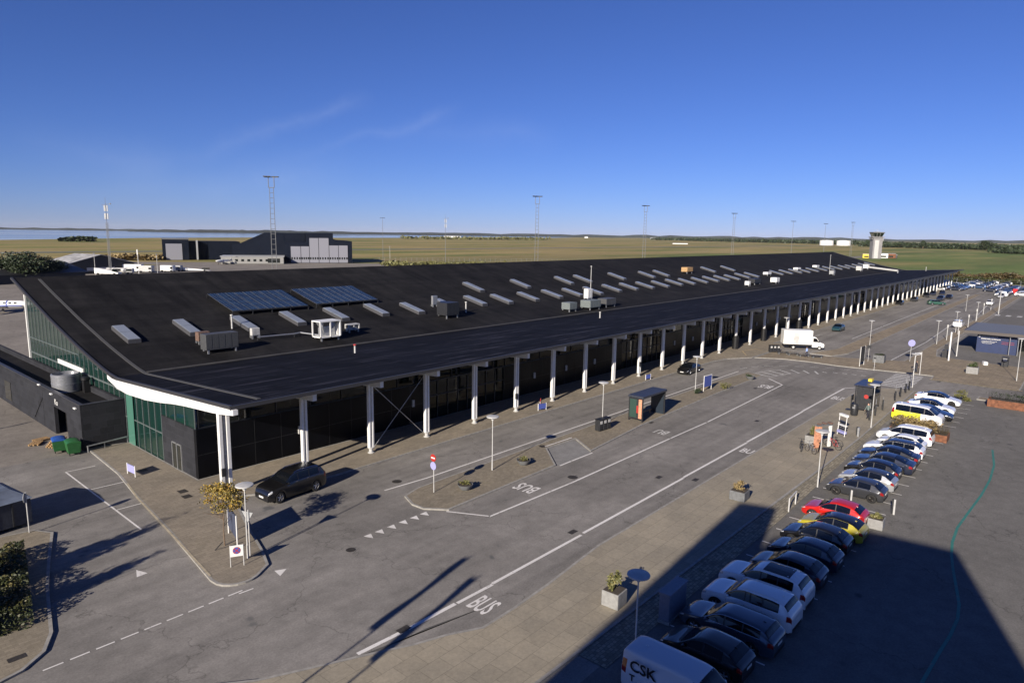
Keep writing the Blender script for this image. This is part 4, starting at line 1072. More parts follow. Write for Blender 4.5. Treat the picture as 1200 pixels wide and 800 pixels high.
board((19.1,40.6),(18.45,38.15), .55, 2.05, 'large blank grey-blue panel on white posts beside the young tree', flat('panel_back', (.05,.06,.10), .6))
board((18.85,56.9),(18.95,55.6), .25, .85, 'small lilac board on white legs on the terminal corner pavement', M['lilac'])
board((57.0,45.45),(58.05,45.15), .15, .75, 'low blue board at the kerb beside the red-footed column', M['bluesign'])
board((79.9,45.1),(80.9,44.9), .15, .7, 'low blue board at the kerb further along the columns', M['bluesign'])
board((79.2,36.35),(81.1,36.2), .5, 1.9, 'blue board with white frame on the island right of the shelter', M['bluesign'], frame=True)
board(G(1007,430), G(1012,428), .6, 3.0, 'tall narrow dark pylon between two white posts beyond the junction', M['dark'])
board(G(1070,441), G(1077.5,440), 3.0, 3.35, 'white portal frame at the far side of the zebra crossing', M['white'], name='portal_sign', pr=.03)
# triangle A-frame red marker at a column foot
t = thing('warning_marker', 'small red and white frame leaning at a column foot', 'marker', (58.6, 46.5, .1), .3)
g = MB(); g.tube((0,0,0),(.25,0,.9),.04); g.tube((.5,0,0),(.25,0,.9),.04); g.build('legs', M['redsign'], t)
g = MB(); g.box(.05,.45,-.02,.02,.35,.55); g.build('cross_bar', M['white'], t)
# white thin posts of the far row
for k, a in enumerate([(1109,399),(1122.5,392),(1134,385),(1143.5,377),(1152,369),(1161,363)]):
    p = G(*a); t = thing('slim_post', 'slim white post of the row beside the middle far road', 'post', (p.x, p.y, 0), 0, 'slim white posts along the far road')
    g = MB(); g.tube((0,0,0),(0,0,3.2),.07,.06,8); g.build('pole', M['white_dirty'], t); g = MB(); g.box(-.02,.02,-.12,.12,2.6,3.15); g.build('plate', M['white_dirty'], t)
p = G(1170,368); t = thing('light_pole', 'taller white pole beside the white and silver cars', 'pole', (p.x,p.y,0)); g = MB(); g.tube((0,0,0),(0,0,6.2),.11,.08,8); g.build('pole', M['white_dirty'], t); g = MB(); g.box(-.3,.3,-.5,.5,6.1,6.3); g.build('lamp_head', M['grey'], t)
p = G(1111.5,423); t = thing('barrier_pylon', 'pair of tall white leaning pylons left of the blue kiosk', 'pylon', (p.x,p.y,0))
g = MB(); g.cbox((0,0,2.4),(.35,.2,4.8),bev=.03); g.build('mast', M['white'], t); g = MB(); g.cbox((6.5,-.2,2.2),(.15,.15,4.4)); g.build('mast', M['white_dirty'], t); g = MB(); g.cbox((3.2,1.0,.7),(1.2,.8,1.3)); g.cbox((3.2,1.0,1.8),(.4,.4,.9)); g.build('cabinet', M['dark'], t)
g = MB(); g.sheet([G(1077,420),G(1101,416.5),G(1103,421),G(1095,427),(123,18.7)], .02); S('concrete_pad', g, M['pale'])

# ------------------------------------------------------------------ bus shelter, kiosk, bins
t = thing('bus_shelter', 'dark framed bus shelter with lit poster end on the island', 'shelter', (63.4, 35.4, .1), 0)
Lx, Wy, Hh = 5.0, 1.7, 2.75
g = MB(); g.cbox((0,0,Hh-.12),(Lx+.2,Wy+.15,.26), bev=.05); g.build('roof', flat('shelter_roof', (.035,.04,.055), .35, noise=.2), t)
for x in (-Lx/2+.05, -Lx/2+.05+.0, Lx/2-.05):
    pass
for x in (-Lx/2, Lx/2-.25):
    for y in (-Wy/2, Wy/2-.1):
        g = MB(); g.box(x, x+.12, y, y+.1, 0, Hh-.25); g.build('post', M['dark'], t)
g = MB(); g.box(-Lx/2+.02, -Lx/2+.22, -Wy/2+.1, Wy/2-.1, .25, Hh-.3); o = g.build('poster_case', M['dark'], t)
g = MB(); g.box(-Lx/2-.01, -Lx/2+.018, -Wy/2+.75, Wy/2-.14, .4, Hh-.4); g.build('poster', flat('poster_green', (.03,.06,.05), .2), o)
g = MB(); g.box(-Lx/2-.012, -Lx/2+.018, -Wy/2+.12, -Wy/2+.5, .35, Hh-.35); g.build('poster', M['orange'], o)
g = MB(); g.box(-Lx/2-.014, -Lx/2+.018, -Wy/2+.55, -Wy/2+.74, .9, 1.7); g.build('poster_detail', M['redsign'], o)
g = MB(); g.box(Lx/2-.35, Lx/2-.2, -Wy/2+.1, Wy/2-.1, 0, Hh-.3); g.build('end_panel', flat('shelter_panel', (.02,.028,.04), .3), t)
g = MB(); g.box(-Lx/2+.9, Lx/2-.9, Wy/2-.5, Wy/2-.15, .42, .47); g.box(-1.5,-1.4,Wy/2-.4,Wy/2-.3,0,.42); g.box(1.4,1.5,Wy/2-.4,Wy/2-.3,0,.42); g.build('bench', M['wood'], t)
t = thing('ticket_kiosk', 'dark glazed bus shelter with yellow roof light by the second bus bay', 'shelter', (84.6, 18.6, .1), 0)
g = MB(); g.cbox((-.1,.1,2.95),(4.1,2.1,.16), bev=.05); g.build('roof', flat('kiosk_roof', (.03,.035,.06), .35), t)
for x in (-2.0, 1.7):
    for y in (-.8, .9):
        g = MB(); g.box(x, x+.12, y, y+.1, 0, 2.85); g.build('post', M['dark'], t)
g = MB(); g.box(-1.95,-1.75,-.7,.85,.2,2.8); o = g.build('poster_case', M['dark'], t)
g = MB(); g.lathe([(0,-.01),(.24,-.01)], (-1.95,-.2,1.75), 18, 0, 'x', smooth=False); g.v=[(x-.02,y,z) for x,y,z in g.v]; g.build('red_disc', M['redsign'], o)
g = MB(); g.box(1.6,1.72,-.7,.85,.1,2.8); g.box(-1.7,1.6,-.82,-.78,.3,2.6); g.build('glass_wall', M['bglass'], t)
g = MB(); g.cbox((.4,0,3.3),(.8,.4,.3)); g.cbox((.4,0,3.1),(.06,.06,.2)); g.build('roof_light', M['yellow'], t)
g = MB(); g.box(-2.7,-2.0,.6,1.7,.02,.1); g.box(-2.7,-1.9,1.1,1.2,1.2,1.8); g.box(-2.65,-2.55,1.1,1.2,0,1.3); g.build('side_sign', M['dark'], t)
t = thing('litter_bin', 'dark rounded litter bin left of the dark glazed shelter', 'bin', (80.1, 18.9, .1)); g = MB(); g.lathe([(.0,0),(.33,0),(.38,.15),(.38,1.15),(.3,1.3),(0,1.34)], (0,0,0), 16); g.build('body', M['dark'], t); g = MB(); g.box(-.42,-.37,-.12,.12,.85,1.0); g.build('opening', M['galv'], t)
def multibin(x, y, n, rz_, label):
    t = thing('recycling_bin', label, 'bin', (x, y, .1), rz_)
    for i in range(n):
        g = MB(); g.cbox(((i-(n-1)/2)*.62,0,.6),(.56,.62,1.1), bev=.04); g.build('compartment', M['dark'], t)
        g = MB(); g.cbox(((i-(n-1)/2)*.62,-.32,.9),(.3,.03,.3)); g.build('opening', M['white_dirty'], t)
        g = MB(); g.cbox(((i-(n-1)/2)*.62,0,1.18),(.58,.66,.06)); g.build('lid', M['black'], t)
multibin(55.8, 36.1, 3, -.1, 'triple black recycling bin at the foot of the island lamp')
p = (G(900,413)+G(914,413))/2; multibin(p.x, p.y, 3, -.8, 'black recycling bin group by the box truck')
for k, a in enumerate([(917,415.5),(929,417),(942,418.5),(957,420)]):
    p = G(*a); t = thing('concrete_bench', 'low dark bench in the line behind the person near the truck', 'bench', (p.x,p.y,.05), radians(-46), 'low benches beyond the junction')
    g = MB(); g.cbox((0,0,.42),(1.9,.5,.1)); g.build('seat', M['dark'], t); g = MB(); g.cbox((-.7,0,.2),(.15,.45,.38)); g.cbox((.7,0,.2),(.15,.45,.38)); g.build('leg', M['concrete_d'], t)
# grey electrical cabinet in the shade
t = thing('utility_cabinet', 'grey utility cabinet standing in shade near the parked cars', 'cabinet', (30.0, 14.75, .03), radians(2))
g = MB(); g.cbox((0,0,.08),(2.1,.66,.16)); g.build('plinth', M['concrete'], t)
cb = flat('cabinet_grey', (.14,.155,.2), .45, noise=.1)
g = MB(); g.cbox((0,0,.86),(2.0,.58,1.4), bev=.02); b = g.build('housing', cb, t)
g = MB(); g.cbox((0,0,1.6),(2.1,.68,.1), bev=.02); g.build('lid', cb, t)
for s in (-.5,.5): g = MB(); g.cbox((s,.295,.85),(.9,.015,1.25)); g.build('door', cb, b)
# ------------------------------------------------------------------ foliage
def leaves(g, c, r, n, size, seed=0, flatz=1.0, clump=6, m=0):
    rd = random.Random(seed); cl = []
    for _ in range(clump):
        while True:
            v = Vector((rd.uniform(-1,1), rd.uniform(-1,1), rd.uniform(-1,1)))
            if v.length < .85: break
        cl.append((v, rd.uniform(.28,.5)))
    for i in range(n):
        cc, cr = rd.choice(cl); v = cc+Vector((rd.gauss(0,1), rd.gauss(0,1), rd.gauss(0,1)))*cr*.55
        if v.length > 1.15: v = v.normalized()*1.1
        p = Vector((c[0]+v.x*r[0], c[1]+v.y*r[1], c[2]+v.z*r[2]))
        a = Vector((rd.uniform(-1,1), rd.uniform(-1,1), rd.uniform(-.6,.6))).normalized(); b = a.cross(Vector((rd.uniform(-1,1), rd.uniform(-1,1), rd.uniform(-1,1)))).normalized()
        s = size*rd.uniform(.6,1.3)
        g.add([p-a*s, p-b*s*.55, p+a*s, p+b*s*.55], [(0,1,2,3)], m)
def bowl(x, y, label, s=.55, leaf='leaf_ol', z0=.1):
    t = thing('bowl_planter', label, 'planter', (x, y, z0), 0)
    g = MB(); g.lathe([(.0,.0),(s*.55,0),(s*.8,s*.3),(s,s*.72),(s*.93,s*.72),(s*.86,s*.62)], (0,0,0), 20); g.build('bowl', M['concrete_d'], t)
    g = MB(); g.lathe([(0,s*.62),(s*.9,s*.62)], (0,0,0), 16, smooth=False); g.build('soil', M['soil'], t)
    g = MB(); leaves(g, (0,0,s*.85), (s*.85,s*.85,s*.32), 260, .07, int(x*7)); g.build('plant', M[leaf], t)
bowl(34.9, 34.8, 'bowl planter nearest the no-entry sign', .6)
bowl(42.3, 35.2, 'bowl planter left of the parking bay on the island', .6)
p = G(879,445); bowl(p.x, p.y, 'bowl planter at the far tip of the island', .65, 'leaf_dark')
def boxplanter(x, y, w, h, label, leafm='leaf_ol', rz_=.05, mat='concrete', z0=.1, ph=.5, d=None, n=420, tall=False):
    t = thing('box_planter', label, 'planter', (x, y, z0), rz_); d = d or w
    g = MB(); g.cbox((0,0,h/2),(w,d,h), bev=.03); g.build('box', M[mat], t)
    g = MB(); g.cbox((0,0,h+.01),(w*.88,d*.88,.03)); g.build('soil', M['soil'], t)
    g = MB(); leaves(g, (0,0,h+ph*.5), (w*.42,d*.42,ph*.62), n, .085, int(x*5)+1); 
    for k in range(7): g.tube((U(-.2,.2),U(-.2,.2),h),(U(-.35,.35),U(-.35,.35),h+ph*U(.6,1.3)),.012,.006,4,smooth=False)
    g.build('plant', M[leafm], t); return t
boxplanter(28.75, 17.5, 1.0, .85, 'square concrete planter with yellow-green shrub at the shadow edge near the van', ph=.9)
boxplanter(47.6, 18.5, 1.15, .7, 'square dark planter with dry grass at the tip of the building shadow', 'dry', mat='concrete_d', ph=.6)
boxplanter(49.3, 9.6, .95, .7, 'pale square planter in the empty stall past the red car', mat='concrete', z0=.01, leafm='leaf_ol', ph=.3)
boxplanter(66.1, 18.9, 1.3, .8, 'grey box planter with shrub behind the bicycles', ph=.8)
p = G(1139,438); boxplanter(p.x, p.y, 1.5, 1.0, 'grey box planter on the pavement before the blue kiosk', 'leaf', ph=.6)
p = G(1030,425); boxplanter(p.x, p.y, 1.6, 1.2, 'dark box planter between small poles beyond the junction', 'leaf_dark', mat='concrete_d', ph=.15)
p = G(847,458)
t = thing('shrub', 'yellowish round shrub next to the framed blue board', 'shrub', (p.x+1, p.y, .1)); g = MB(); leaves(g, (0,0,.55), (.75,.75,.55), 420, .08, 3); g.build('foliage', M['leaf_ol'], t); g = MB(); g.tube((0,0,0),(0,0,.5),.03); g.build('stem', M['bark'], t)
t = thing('shrub', 'small dark green bush at the foot of the lamp right of the shelter', 'shrub', (77.5, 36.3, .1)); g = MB(); leaves(g, (0,0,.4), (.65,.65,.4), 380, .08, 4); g.build('foliage', M['leaf_dark'], t); g = MB(); g.tube((0,0,0),(0,0,.4),.03); g.build('stem', M['bark'], t)
p = G(1129,470); t = thing('shrub', 'olive bush beside the last white saloon of the near row', 'shrub', (p.x+.6, p.y, .01)); g = MB(); leaves(g, (0,0,.6), (1.0,1.0,.6), 700, .1, 5); g.build('foliage', M['leaf_ol'], t); g = MB(); g.tube((0,0,0),(0,0,.5),.04); g.build('stem', M['bark'], t)
def corten(x0, x1, y0, y1, h, label, leafm, ph, n, z0=.01):
    cx, cy = (x0+x1)/2, (y0+y1)/2; t = thing('steel_planter', label, 'planter', (cx, cy, z0))
    w, d = x1-x0, y1-y0; g = MB(); g.cbox((0,0,h/2),(w,d,h)); k = g.build('box', M['corten'], t)
    g = MB(); 
    i = -d/2
    while i < d/2: g.cbox((-w/2-.012, i, h/2), (.03,.04,h)); i += .6
    g.build('rib', M['corten'], k)
    g = MB(); g.cbox((0,0,h+.01),(w*.92,d*.97,.02)); g.build('soil', M['soil'], t)
    g = MB(); rd = random.Random(int(x0))
    leaves(g, (0,0,h+ph*.45), (w*.45,d*.47,ph*.5), n, .11, int(x0), clump=16)
    for _ in range(int(n*.5)):
        x, y = rd.uniform(-w/2,w/2), rd.uniform(-d/2,d/2); hx = rd.uniform(.4,1.15)*ph
        a = Vector((x,y,h)); b = a+Vector((rd.uniform(-.2,.2), rd.uniform(-.2,.2), hx)); g.add([a+Vector((-.012,0,0)), a+Vector((.012,.01,0)), b], [(0,1,2)])
    g.build('plants', M[leafm], t)
corten(75.4, 77.2, 9.4, 14.4, .7, 'rusty steel planter with tall dry grass between the parked cars', 'dry', 1.3, 1600)
corten(96.3, 98.0, -10, 8.4, .9, 'long rusty steel planter at the right edge of the car park', 'leaf_dark', 1.1, 2600, z0=.02)
# hedge bed on the left corner
t = thing('hedge', 'clipped shrub bed on the corner island at the lower left', 'hedge', (3.2, 42.4, .1))
g = MB(); rd = random.Random(3)
hx0, hx1, hy0, hy1, hh = -6.5, 6.6, -4.9, 4.9, .95
def inbed(x, y): return x < 5.5+.2*y and abs(y) < 4.9
cnt = 0
while cnt < 24000:
    x, y = rd.uniform(-2.5, hx1), rd.uniform(hy0, hy1)
    if not inbed(x, y): continue
    bump_ = .25*sin(x*2.1+1)*sin(y*1.7)+.15*sin(x*4.3)*sin(y*5.1+2)
    top_ = hh+bump_-.5*max(0, (abs(y)-3.9)/.7)**2; z = top_*(1-rd.random()**2.2*.9)
    a = Vector((rd.uniform(-1,1), rd.uniform(-1,1), rd.uniform(-.5,.5))).normalized(); b = a.cross(Vector((rd.uniform(-1,1), rd.uniform(-1,1), rd.uniform(-1,1)))).normalized(); s = .085*rd.uniform(.6,1.3); p = Vector((x,y,z))
    g.add([p-a*s, p-b*s*.6, p+a*s, p+b*s*.6], [(0,1,2,3)]); cnt += 1
g.build('foliage', M['leaf_hedge'], t)
g = MB(); g.cbox((-.5,0,.15),(7.5,8.4,.3)); g.build('stems', M['soil'], t)
# trees
def tree(name, x, y, h, crown, label, leafm, n, lsize, seed, cat='tree', z0=0, trunk_r=.09, limbs=9, group=None, clump=14):
    t = thing(name, label, cat, (x, y, z0), 0, group); rd = random.Random(seed)
    g = MB(); th = h*.42; pts = [Vector((0,0,0)), Vector((.03*h*rd.uniform(-1,1), .03*h*rd.uniform(-1,1), th*.6)), Vector((.02*h, -.02*h, h*.9))]
    g.tube(pts[0], pts[1], trunk_r, trunk_r*.75, 8); g.tube(pts[1], pts[2], trunk_r*.75, trunk_r*.2, 8)
    tr = g.build('trunk', M['bark'], t)
    g = MB()
    for i in range(limbs):
        a = 2*pi*i/limbs+rd.uniform(-.3,.3); z = th*(.75+.8*i/limbs); p0 = Vector((0,0,z)); r = crown[0]*rd.uniform(.55,.95)
        p1 = Vector((r*cos(a), r*sin(a)*crown[1]/crown[0], min(h*.97, z+crown[2]*rd.uniform(.3,.9)))); g.tube(p0, p1, trunk_r*.4, trunk_r*.1, 5)
    g.build('limbs', M['bark'], t)
    g = MB(); leaves(g, (0,0,h-crown[2]*.98), crown, n, lsize, seed, clump=clump); g.build('crown', M[leafm], t)
    return t
tree('young_tree', 18.1, 39.1, 4.0, (1.45,1.5,.8), 'young autumn-coloured tree on the pavement corner by the lamp', 'leaf_aut', 2600, .075, 11, trunk_r=.05, z0=.1, clump=16, limbs=14)
t = thing('tree_stake', 'short dark stake beside the young tree trunk', 'stake', (17.4,38.9,.1)); g = MB(); g.tube((0,0,0),(.25,-.5,.6),.03); g.build('rod', M['dark'], t)
tree('birch_tree', -2.6, 41.0, 8.5, (1.15,1.1,3.7), 'leafy tree just left of the view casting a shadow on the road', 'leaf', 6500, .13, 21, trunk_r=.12, z0=.1)
tree('birch_tree', -2.6, 37.6, 7.1, (.95,.95,3.0), 'second smaller tree left of the view casting a shadow on the road', 'leaf', 4800, .13, 22, trunk_r=.1, z0=.1)

# ------------------------------------------------------------------ container, bins, pallets, guard rail on the left
t = thing('skip_container', 'dark blue covered container at the left edge', 'container', (7.6, 53.2, 0), radians(8))
cm = flat('container_dark', (.03,.035,.05), .5, noise=.25); tp = flat('tarpaulin', (.10,.12,.16), .6, noise=.35, nscale=1.2)
g = MB(); pr = [(-3.0,-2.3),(3.2,-2.3),(3.2,2.2),(-3.0,2.2)]
g.prism(pr, .25, 1.9); b = g.build('tub', cm, t)
g = MB(); vs = [(-3.1,-2.4,1.9),(3.3,-2.4,1.9),(3.3,2.3,1.9),(-3.1,2.3,1.9),(-2.6,-.9,2.35),(2.6,-.9,2.35),(2.6,.9,2.4),(-2.6,.9,2.4)]
g.add(vs, [(4,5,6,7),(0,1,5,4),(1,2,6,5),(2,3,7,6),(3,0,4,7)]); g.build('cover', tp, t)
for i in range(4):
    g = MB(); g.cbox((-2.2+1.45*i,-2.33,1.05),(.1,.06,1.6)); g.build('rib', M['dark'], b)
g = MB(); g.cbox((3.22,-1.8,.8),(.02,.25,1.1)); o = g.build('reflective_marker', M['redsign'], t)
for i in range(3): g = MB(); g.add([(3.235,-1.925,.35+i*.36),(3.235,-1.675,.47+i*.36),(3.235,-1.675,.63+i*.36),(3.235,-1.925,.51+i*.36)], [(0,1,2,3)]); g.build('stripe', M['white'], o)
def dumpster(x, y, rz_, label, lid):
    t = thing('wheeled_dumpster', label, 'dumpster', (x, y, 0), rz_); gm = flat('dumpster_green', (.02,.10,.03), .45, noise=.2)
    g = MB(); vs = [(-.55,-.42,.2),(.55,-.42,.2),(.55,.42,.2),(-.55,.42,.2),(-.68,-.52,1.1),(.68,-.52,1.1),(.68,.52,1.1),(-.68,.52,1.1)]
    g.add(vs, [(0,3,2,1),(4,5,6,7),(0,1,5,4),(1,2,6,5),(2,3,7,6),(3,0,4,7)]); b = g.build('tub', gm, t)
    for k in range(4): g = MB(); g.cbox((-.45+.3*k,-.49,.65),(.05,.05,.8)); g.build('rib', gm, b)
    g = MB(); vs = []; n = 8
    for i in range(n+1):
        a = pi*i/n; vs += [(-.7, -.54*cos(a), 1.12+.16*sin(a)), (.7, -.54*cos(a), 1.12+.16*sin(a))]
    g.add(vs, [(2*i, 2*i+1, 2*i+3, 2*i+2) for i in range(n)]+[tuple(range(0, 2*n+2, 2)), tuple(range(1, 2*n+2, 2))[::-1]]); g.build('lid', lid, t)
    for sx_ in (-.45,.45):
        for sy_ in (-.35,.35): g = MB(); g.lathe([(0,-.03),(.09,-.03),(.09,.03),(0,.03)], (sx_,sy_,.09), 10, 0, 'y'); g.build('caster', M['black'], t)
dumpster(17.0, 67.3, radians(80), 'green wheeled dumpster with bright blue lid next to the pallets', flat('blue_lid', (.02,.08,.32), .4))
dumpster(17.6, 65.7, radians(84), 'green wheeled dumpster with green lid nearest the guard rail', flat('green_lid', (.02,.11,.03), .4))
def pallet(x, y, z, rz_, label):
    t = thing('pallet', label, 'pallet', (x,y,z), rz_)
    g = MB(); 
    for i in range(6): g.cbox((0,-.36+.145*i,.13),(1.2,.1,.022))
    g.build('deck_boards', M['wood'], t)
    g = MB()
    for i in (-.55,0,.55):
        for j in (-.34,0,.34): g.cbox((i,j,.075),(.14,.1,.09))
    g.build('blocks', M['wood'], t); g = MB()
    for j in (-.34,0,.34): g.cbox((0,j,.018),(1.2,.1,.022))
    g.build('base_boards', M['wood'], t)
for k in range(5): pallet(17.2+.06*k, 69.2-.05*k, .001+.145*k, .4+.12*k, 'wooden pallet in the stack beside the blue-lidded dumpster, layer %s' % ['lowest','second','middle','fourth','top'][k])
pallet(16.2, 71.2, .001, 1.0, 'single wooden pallet lying left of the pallet stack'); pallet(16.9,72.2,.001,.2,'wooden pallet lying furthest left near the annex wall')
t = thing('guard_rail', 'low grey steel guard rail at the foot of the annex', 'rail', (20.2, 65.2, .1))
g = MB(); g.tube((-1.75,-.3,.55),(1.75,.35,.55),.06); g.build('top_rail', M['galv'], t)
for x, y in ((-1.7,-.3),(-.3,-.02),(1.7,.34)): g = MB(); g.tube((x,y,0),(x,y,.55),.05); g.build('post', M['galv'], t)
# ------------------------------------------------------------------ annex in front of the gable
t = thing('annex_building', 'low dark flat-roofed annex with open doorway and short white lettering', 'building', (20.2, 90, 0))
g = MB(); AX0, AX1, AY0, AY1, AZ = 18.45, 22.0, 65.95, 118, 4.1
def wallx(g, x, th, y0, y1, z0, z1): g.box(x, x+th, y0, y1, z0, z1)
wallx(g, AX0, .3, AY0, 69.9, 0, AZ); wallx(g, AX0, .3, 69.9, 73.6, 2.7, AZ); wallx(g, AX0, .3, 73.6, AY1, 0, AZ)
g.box(AX0+.3, AX1, AY0, AY0+.3, 0, AZ); g.box(AX1-.3, AX1, AY0+.3, AY1, 3.5, AZ-.02)
w = g.build('wall', M['stone'], t, world=True)
g = MB(); g.box(AX0+.3, AX1-.3, AY0+.3, AY1, 3.35, 3.5); g.build('roof', M['roof'], t, world=True)
g = MB(); g.box(AX0-.03, AX0+.33, AY0-.03, AY1, AZ+.002, AZ+.06); g.box(AX0+.33, AX1, AY0-.03, AY0+.33, AZ+.002, AZ+.06); g.build('coping', M['roofedge'], t, world=True)
g = MB(); g.box(AX0+.9, AX0+1.0, 69.9, 73.6, 0, 2.7); g.build('door', M['black'], t, world=True)
g = MB(); g.box(AX0-.05, AX0+.02, 88.8, 91.2, .5, 2.6); g.build('window', M['bglass'], t, world=True)
g = MB(); g.box(AX0-.02, AX0+.0, 77.0, 77.06, .1, 3.6); g.tube((AX0-.05,77.0,2.9),(AX0-.05,80.2,.4),.03); g.build('pipe', M['dark'], t, world=True)
for k, (y, z, s) in enumerate([(66.9,3.72,.3),(73.6,3.9,.34),(77.4,4.2,.3)]):
    g = MB(); g.cbox((AX0-.12, y, z), (.2,.5,.14), bev=.03); g.tube((AX0-.02,y,z),(AX0-.1,y,z),.03); g.build('wall_lamp', M['white'], t, world=True)
mtx = Matrix.Translation((AX0-.03-20.2, 73.1-90, 2.98)) @ Matrix(((0,0,-1,0),(-1,0,0,0),(0,1,0,0),(0,0,0,1)))
o = txt('Ko', .8, M['white'], 'lettering', t, .01, mtx=mtx)
t = thing('storage_tank', 'pale grey cylindrical tank on the annex roof', 'tank', (20.3, 76.0, 3.5))
g = MB(); g.lathe([(1.25,0),(1.25,1.75),(1.15,1.8),(1.15,1.5),(0,1.5)], (0,0,0), 32); g.build('shell', flat('tank_steel', (.27,.28,.3), .35, .5, noise=.15), t)
for k in range(3): g = MB(); g.lathe([(1.255,0),(1.28,.02),(1.255,.05)], (0,0,.1+.75*k), 32); g.build('hoop', M['galv'], t)
t = thing('roof_fan', 'small dark fan unit beside the tank on the annex roof', 'fan', (21.4, 74.0, 3.5)); g = MB(); g.cbox((0,0,.6),(.5,.6,1.2)); g.lathe([(0,1.2),(.4,1.25),(.4,1.5),(0,1.6)], (0,0,0), 14); g.build('housing', M['black'], t)
p = G(2,487); t = thing('gate_sign', 'round sign on a grey gate frame at the left edge by the annex', 'gate', (13.5, 79.2, 0), .1)
g = MB(); 
for x in (-1.5,1.5): g.tube((x,0,0),(x,0,1.1),.04)
g.tube((-1.5,0,1.05),(1.5,0,1.05),.04); g.tube((-1.5,0,.3),(1.5,0,.3),.04); g.build('frame', M['galv'], t); g = MB(); g.lathe([(0,-.06),(.35,-.06),(.35,-.03),(0,-.03)], (-.2,0,1.7), 18, 0, 'y', smooth=False); g.tube((-.2,0,0),(-.2,0,2.0),.03); g.build('disc', M['lilac'], t)

# ------------------------------------------------------------------ things on the roof
def solar(px0, px1, py, rows, label, flat_=True, n=12):
    pass
M['pv'] = None; M['unit_dark'] = flat('unit_dark_grey', (.075,.08,.09), .5, noise=.2)
mt, N, L, B = newmat('solar_cells'); P = N.new('ShaderNodeTexCoord').outputs['Object']
B.inputs['Base Color'].default_value = (.012,.035,.09,1); B.inputs['Roughness'].default_value = .25; B.inputs['Specular IOR Level'].default_value = .35
br = N.new('ShaderNodeTexBrick'); br.offset = 0; br.inputs['Scale'].default_value = 1; br.inputs['Brick Width'].default_value = .5; br.inputs['Row Height'].default_value = .5; br.inputs['Mortar Size'].default_value = .04
br.inputs['Color1'].default_value = (.004,.012,.03,1); br.inputs['Color2'].default_value = (.012,.035,.075,1); br.inputs['Mortar'].default_value = (.06,.08,.11,1); L.new(P, br.inputs['Vector']); L.new(br.outputs['Color'], B.inputs['Base Color'])
M['pv'] = mt
def solar_array(corners_px, nx, ny, label):
    ps = [RS(*a) for a in corners_px]     # near-left, near-right, far-right, far-left
    x0 = (ps[0].x+ps[3].x)/2; x1 = (ps[1].x+ps[2].x)/2; y0 = (ps[0].y+ps[1].y)/2; y1 = (ps[2].y+ps[3].y)/2
    t = thing('solar_array', label, 'solar panels', ((x0+x1)/2, (y0+y1)/2, rzs((y0+y1)/2))); o0 = Vector(t.location)
    w = (x1-x0)/nx; d = (y1-y0)/ny
    for i in range(nx):
        for j in range(ny):
            a, b = x0+i*w+.05, x0+(i+1)*w-.05; c_, e = y0+j*d+.04, y0+(j+1)*d-.04
            g = MB(); h = .55
            vs = [Vector(v)-o0 for v in [(a,c_,rzs(c_)+h),(b,c_,rzs(c_)+h),(b,e,rzs(e)+h),(a,e,rzs(e)+h),(a,c_,rzs(c_)+h+.05),(b,c_,rzs(c_)+h+.05),(b,e,rzs(e)+h+.05),(a,e,rzs(e)+h+.05)]]
            g.add(vs, [(4,5,6,7)], 0); g.add(vs, [(0,3,2,1),(0,1,5,4),(1,2,6,5),(2,3,7,6),(3,0,4,7)], 1)
            g.build('panel', [M['pv'], M['unit_dark']], t)
    g = MB()
    for yy in (y0, (y0+y1)/2, y1):
        g.box(x0-o0.x, x1-o0.x, yy-.06-o0.y, yy+.06-o0.y, rzs(yy)+.42-o0.z, rzs(yy)+.53-o0.z)
    x = x0
    while x <= x1+.1: 
        for yy in (y0, y1): g.box(x-o0.x-.05, x-o0.x+.05, yy-o0.y-.05, yy-o0.y+.05, rzs(yy)-.05-o0.z, rzs(yy)+.45-o0.z)
        x += (x1-x0)/4
    g.build('support_frame', M['dark'], t)
solar_array([(270,370),(357,363),(335,344),(245,349)], 9, 5, 'large solar panel field on the roof, left one of two')
solar_array([(369,361),(439,355.5),(416,338.5),(343,343.5)], 9, 5, 'large solar panel field on the roof, right one of two')
M['unit_dark'] = flat('unit_dark_grey', (.06,.062,.065), .5, noise=.2); M['unit_brown'] = flat('unit_brown', (.13,.08,.06), .7, noise=.4); M['unit_mid'] = flat('unit_green_grey', (.13,.15,.15), .55, noise=.2)
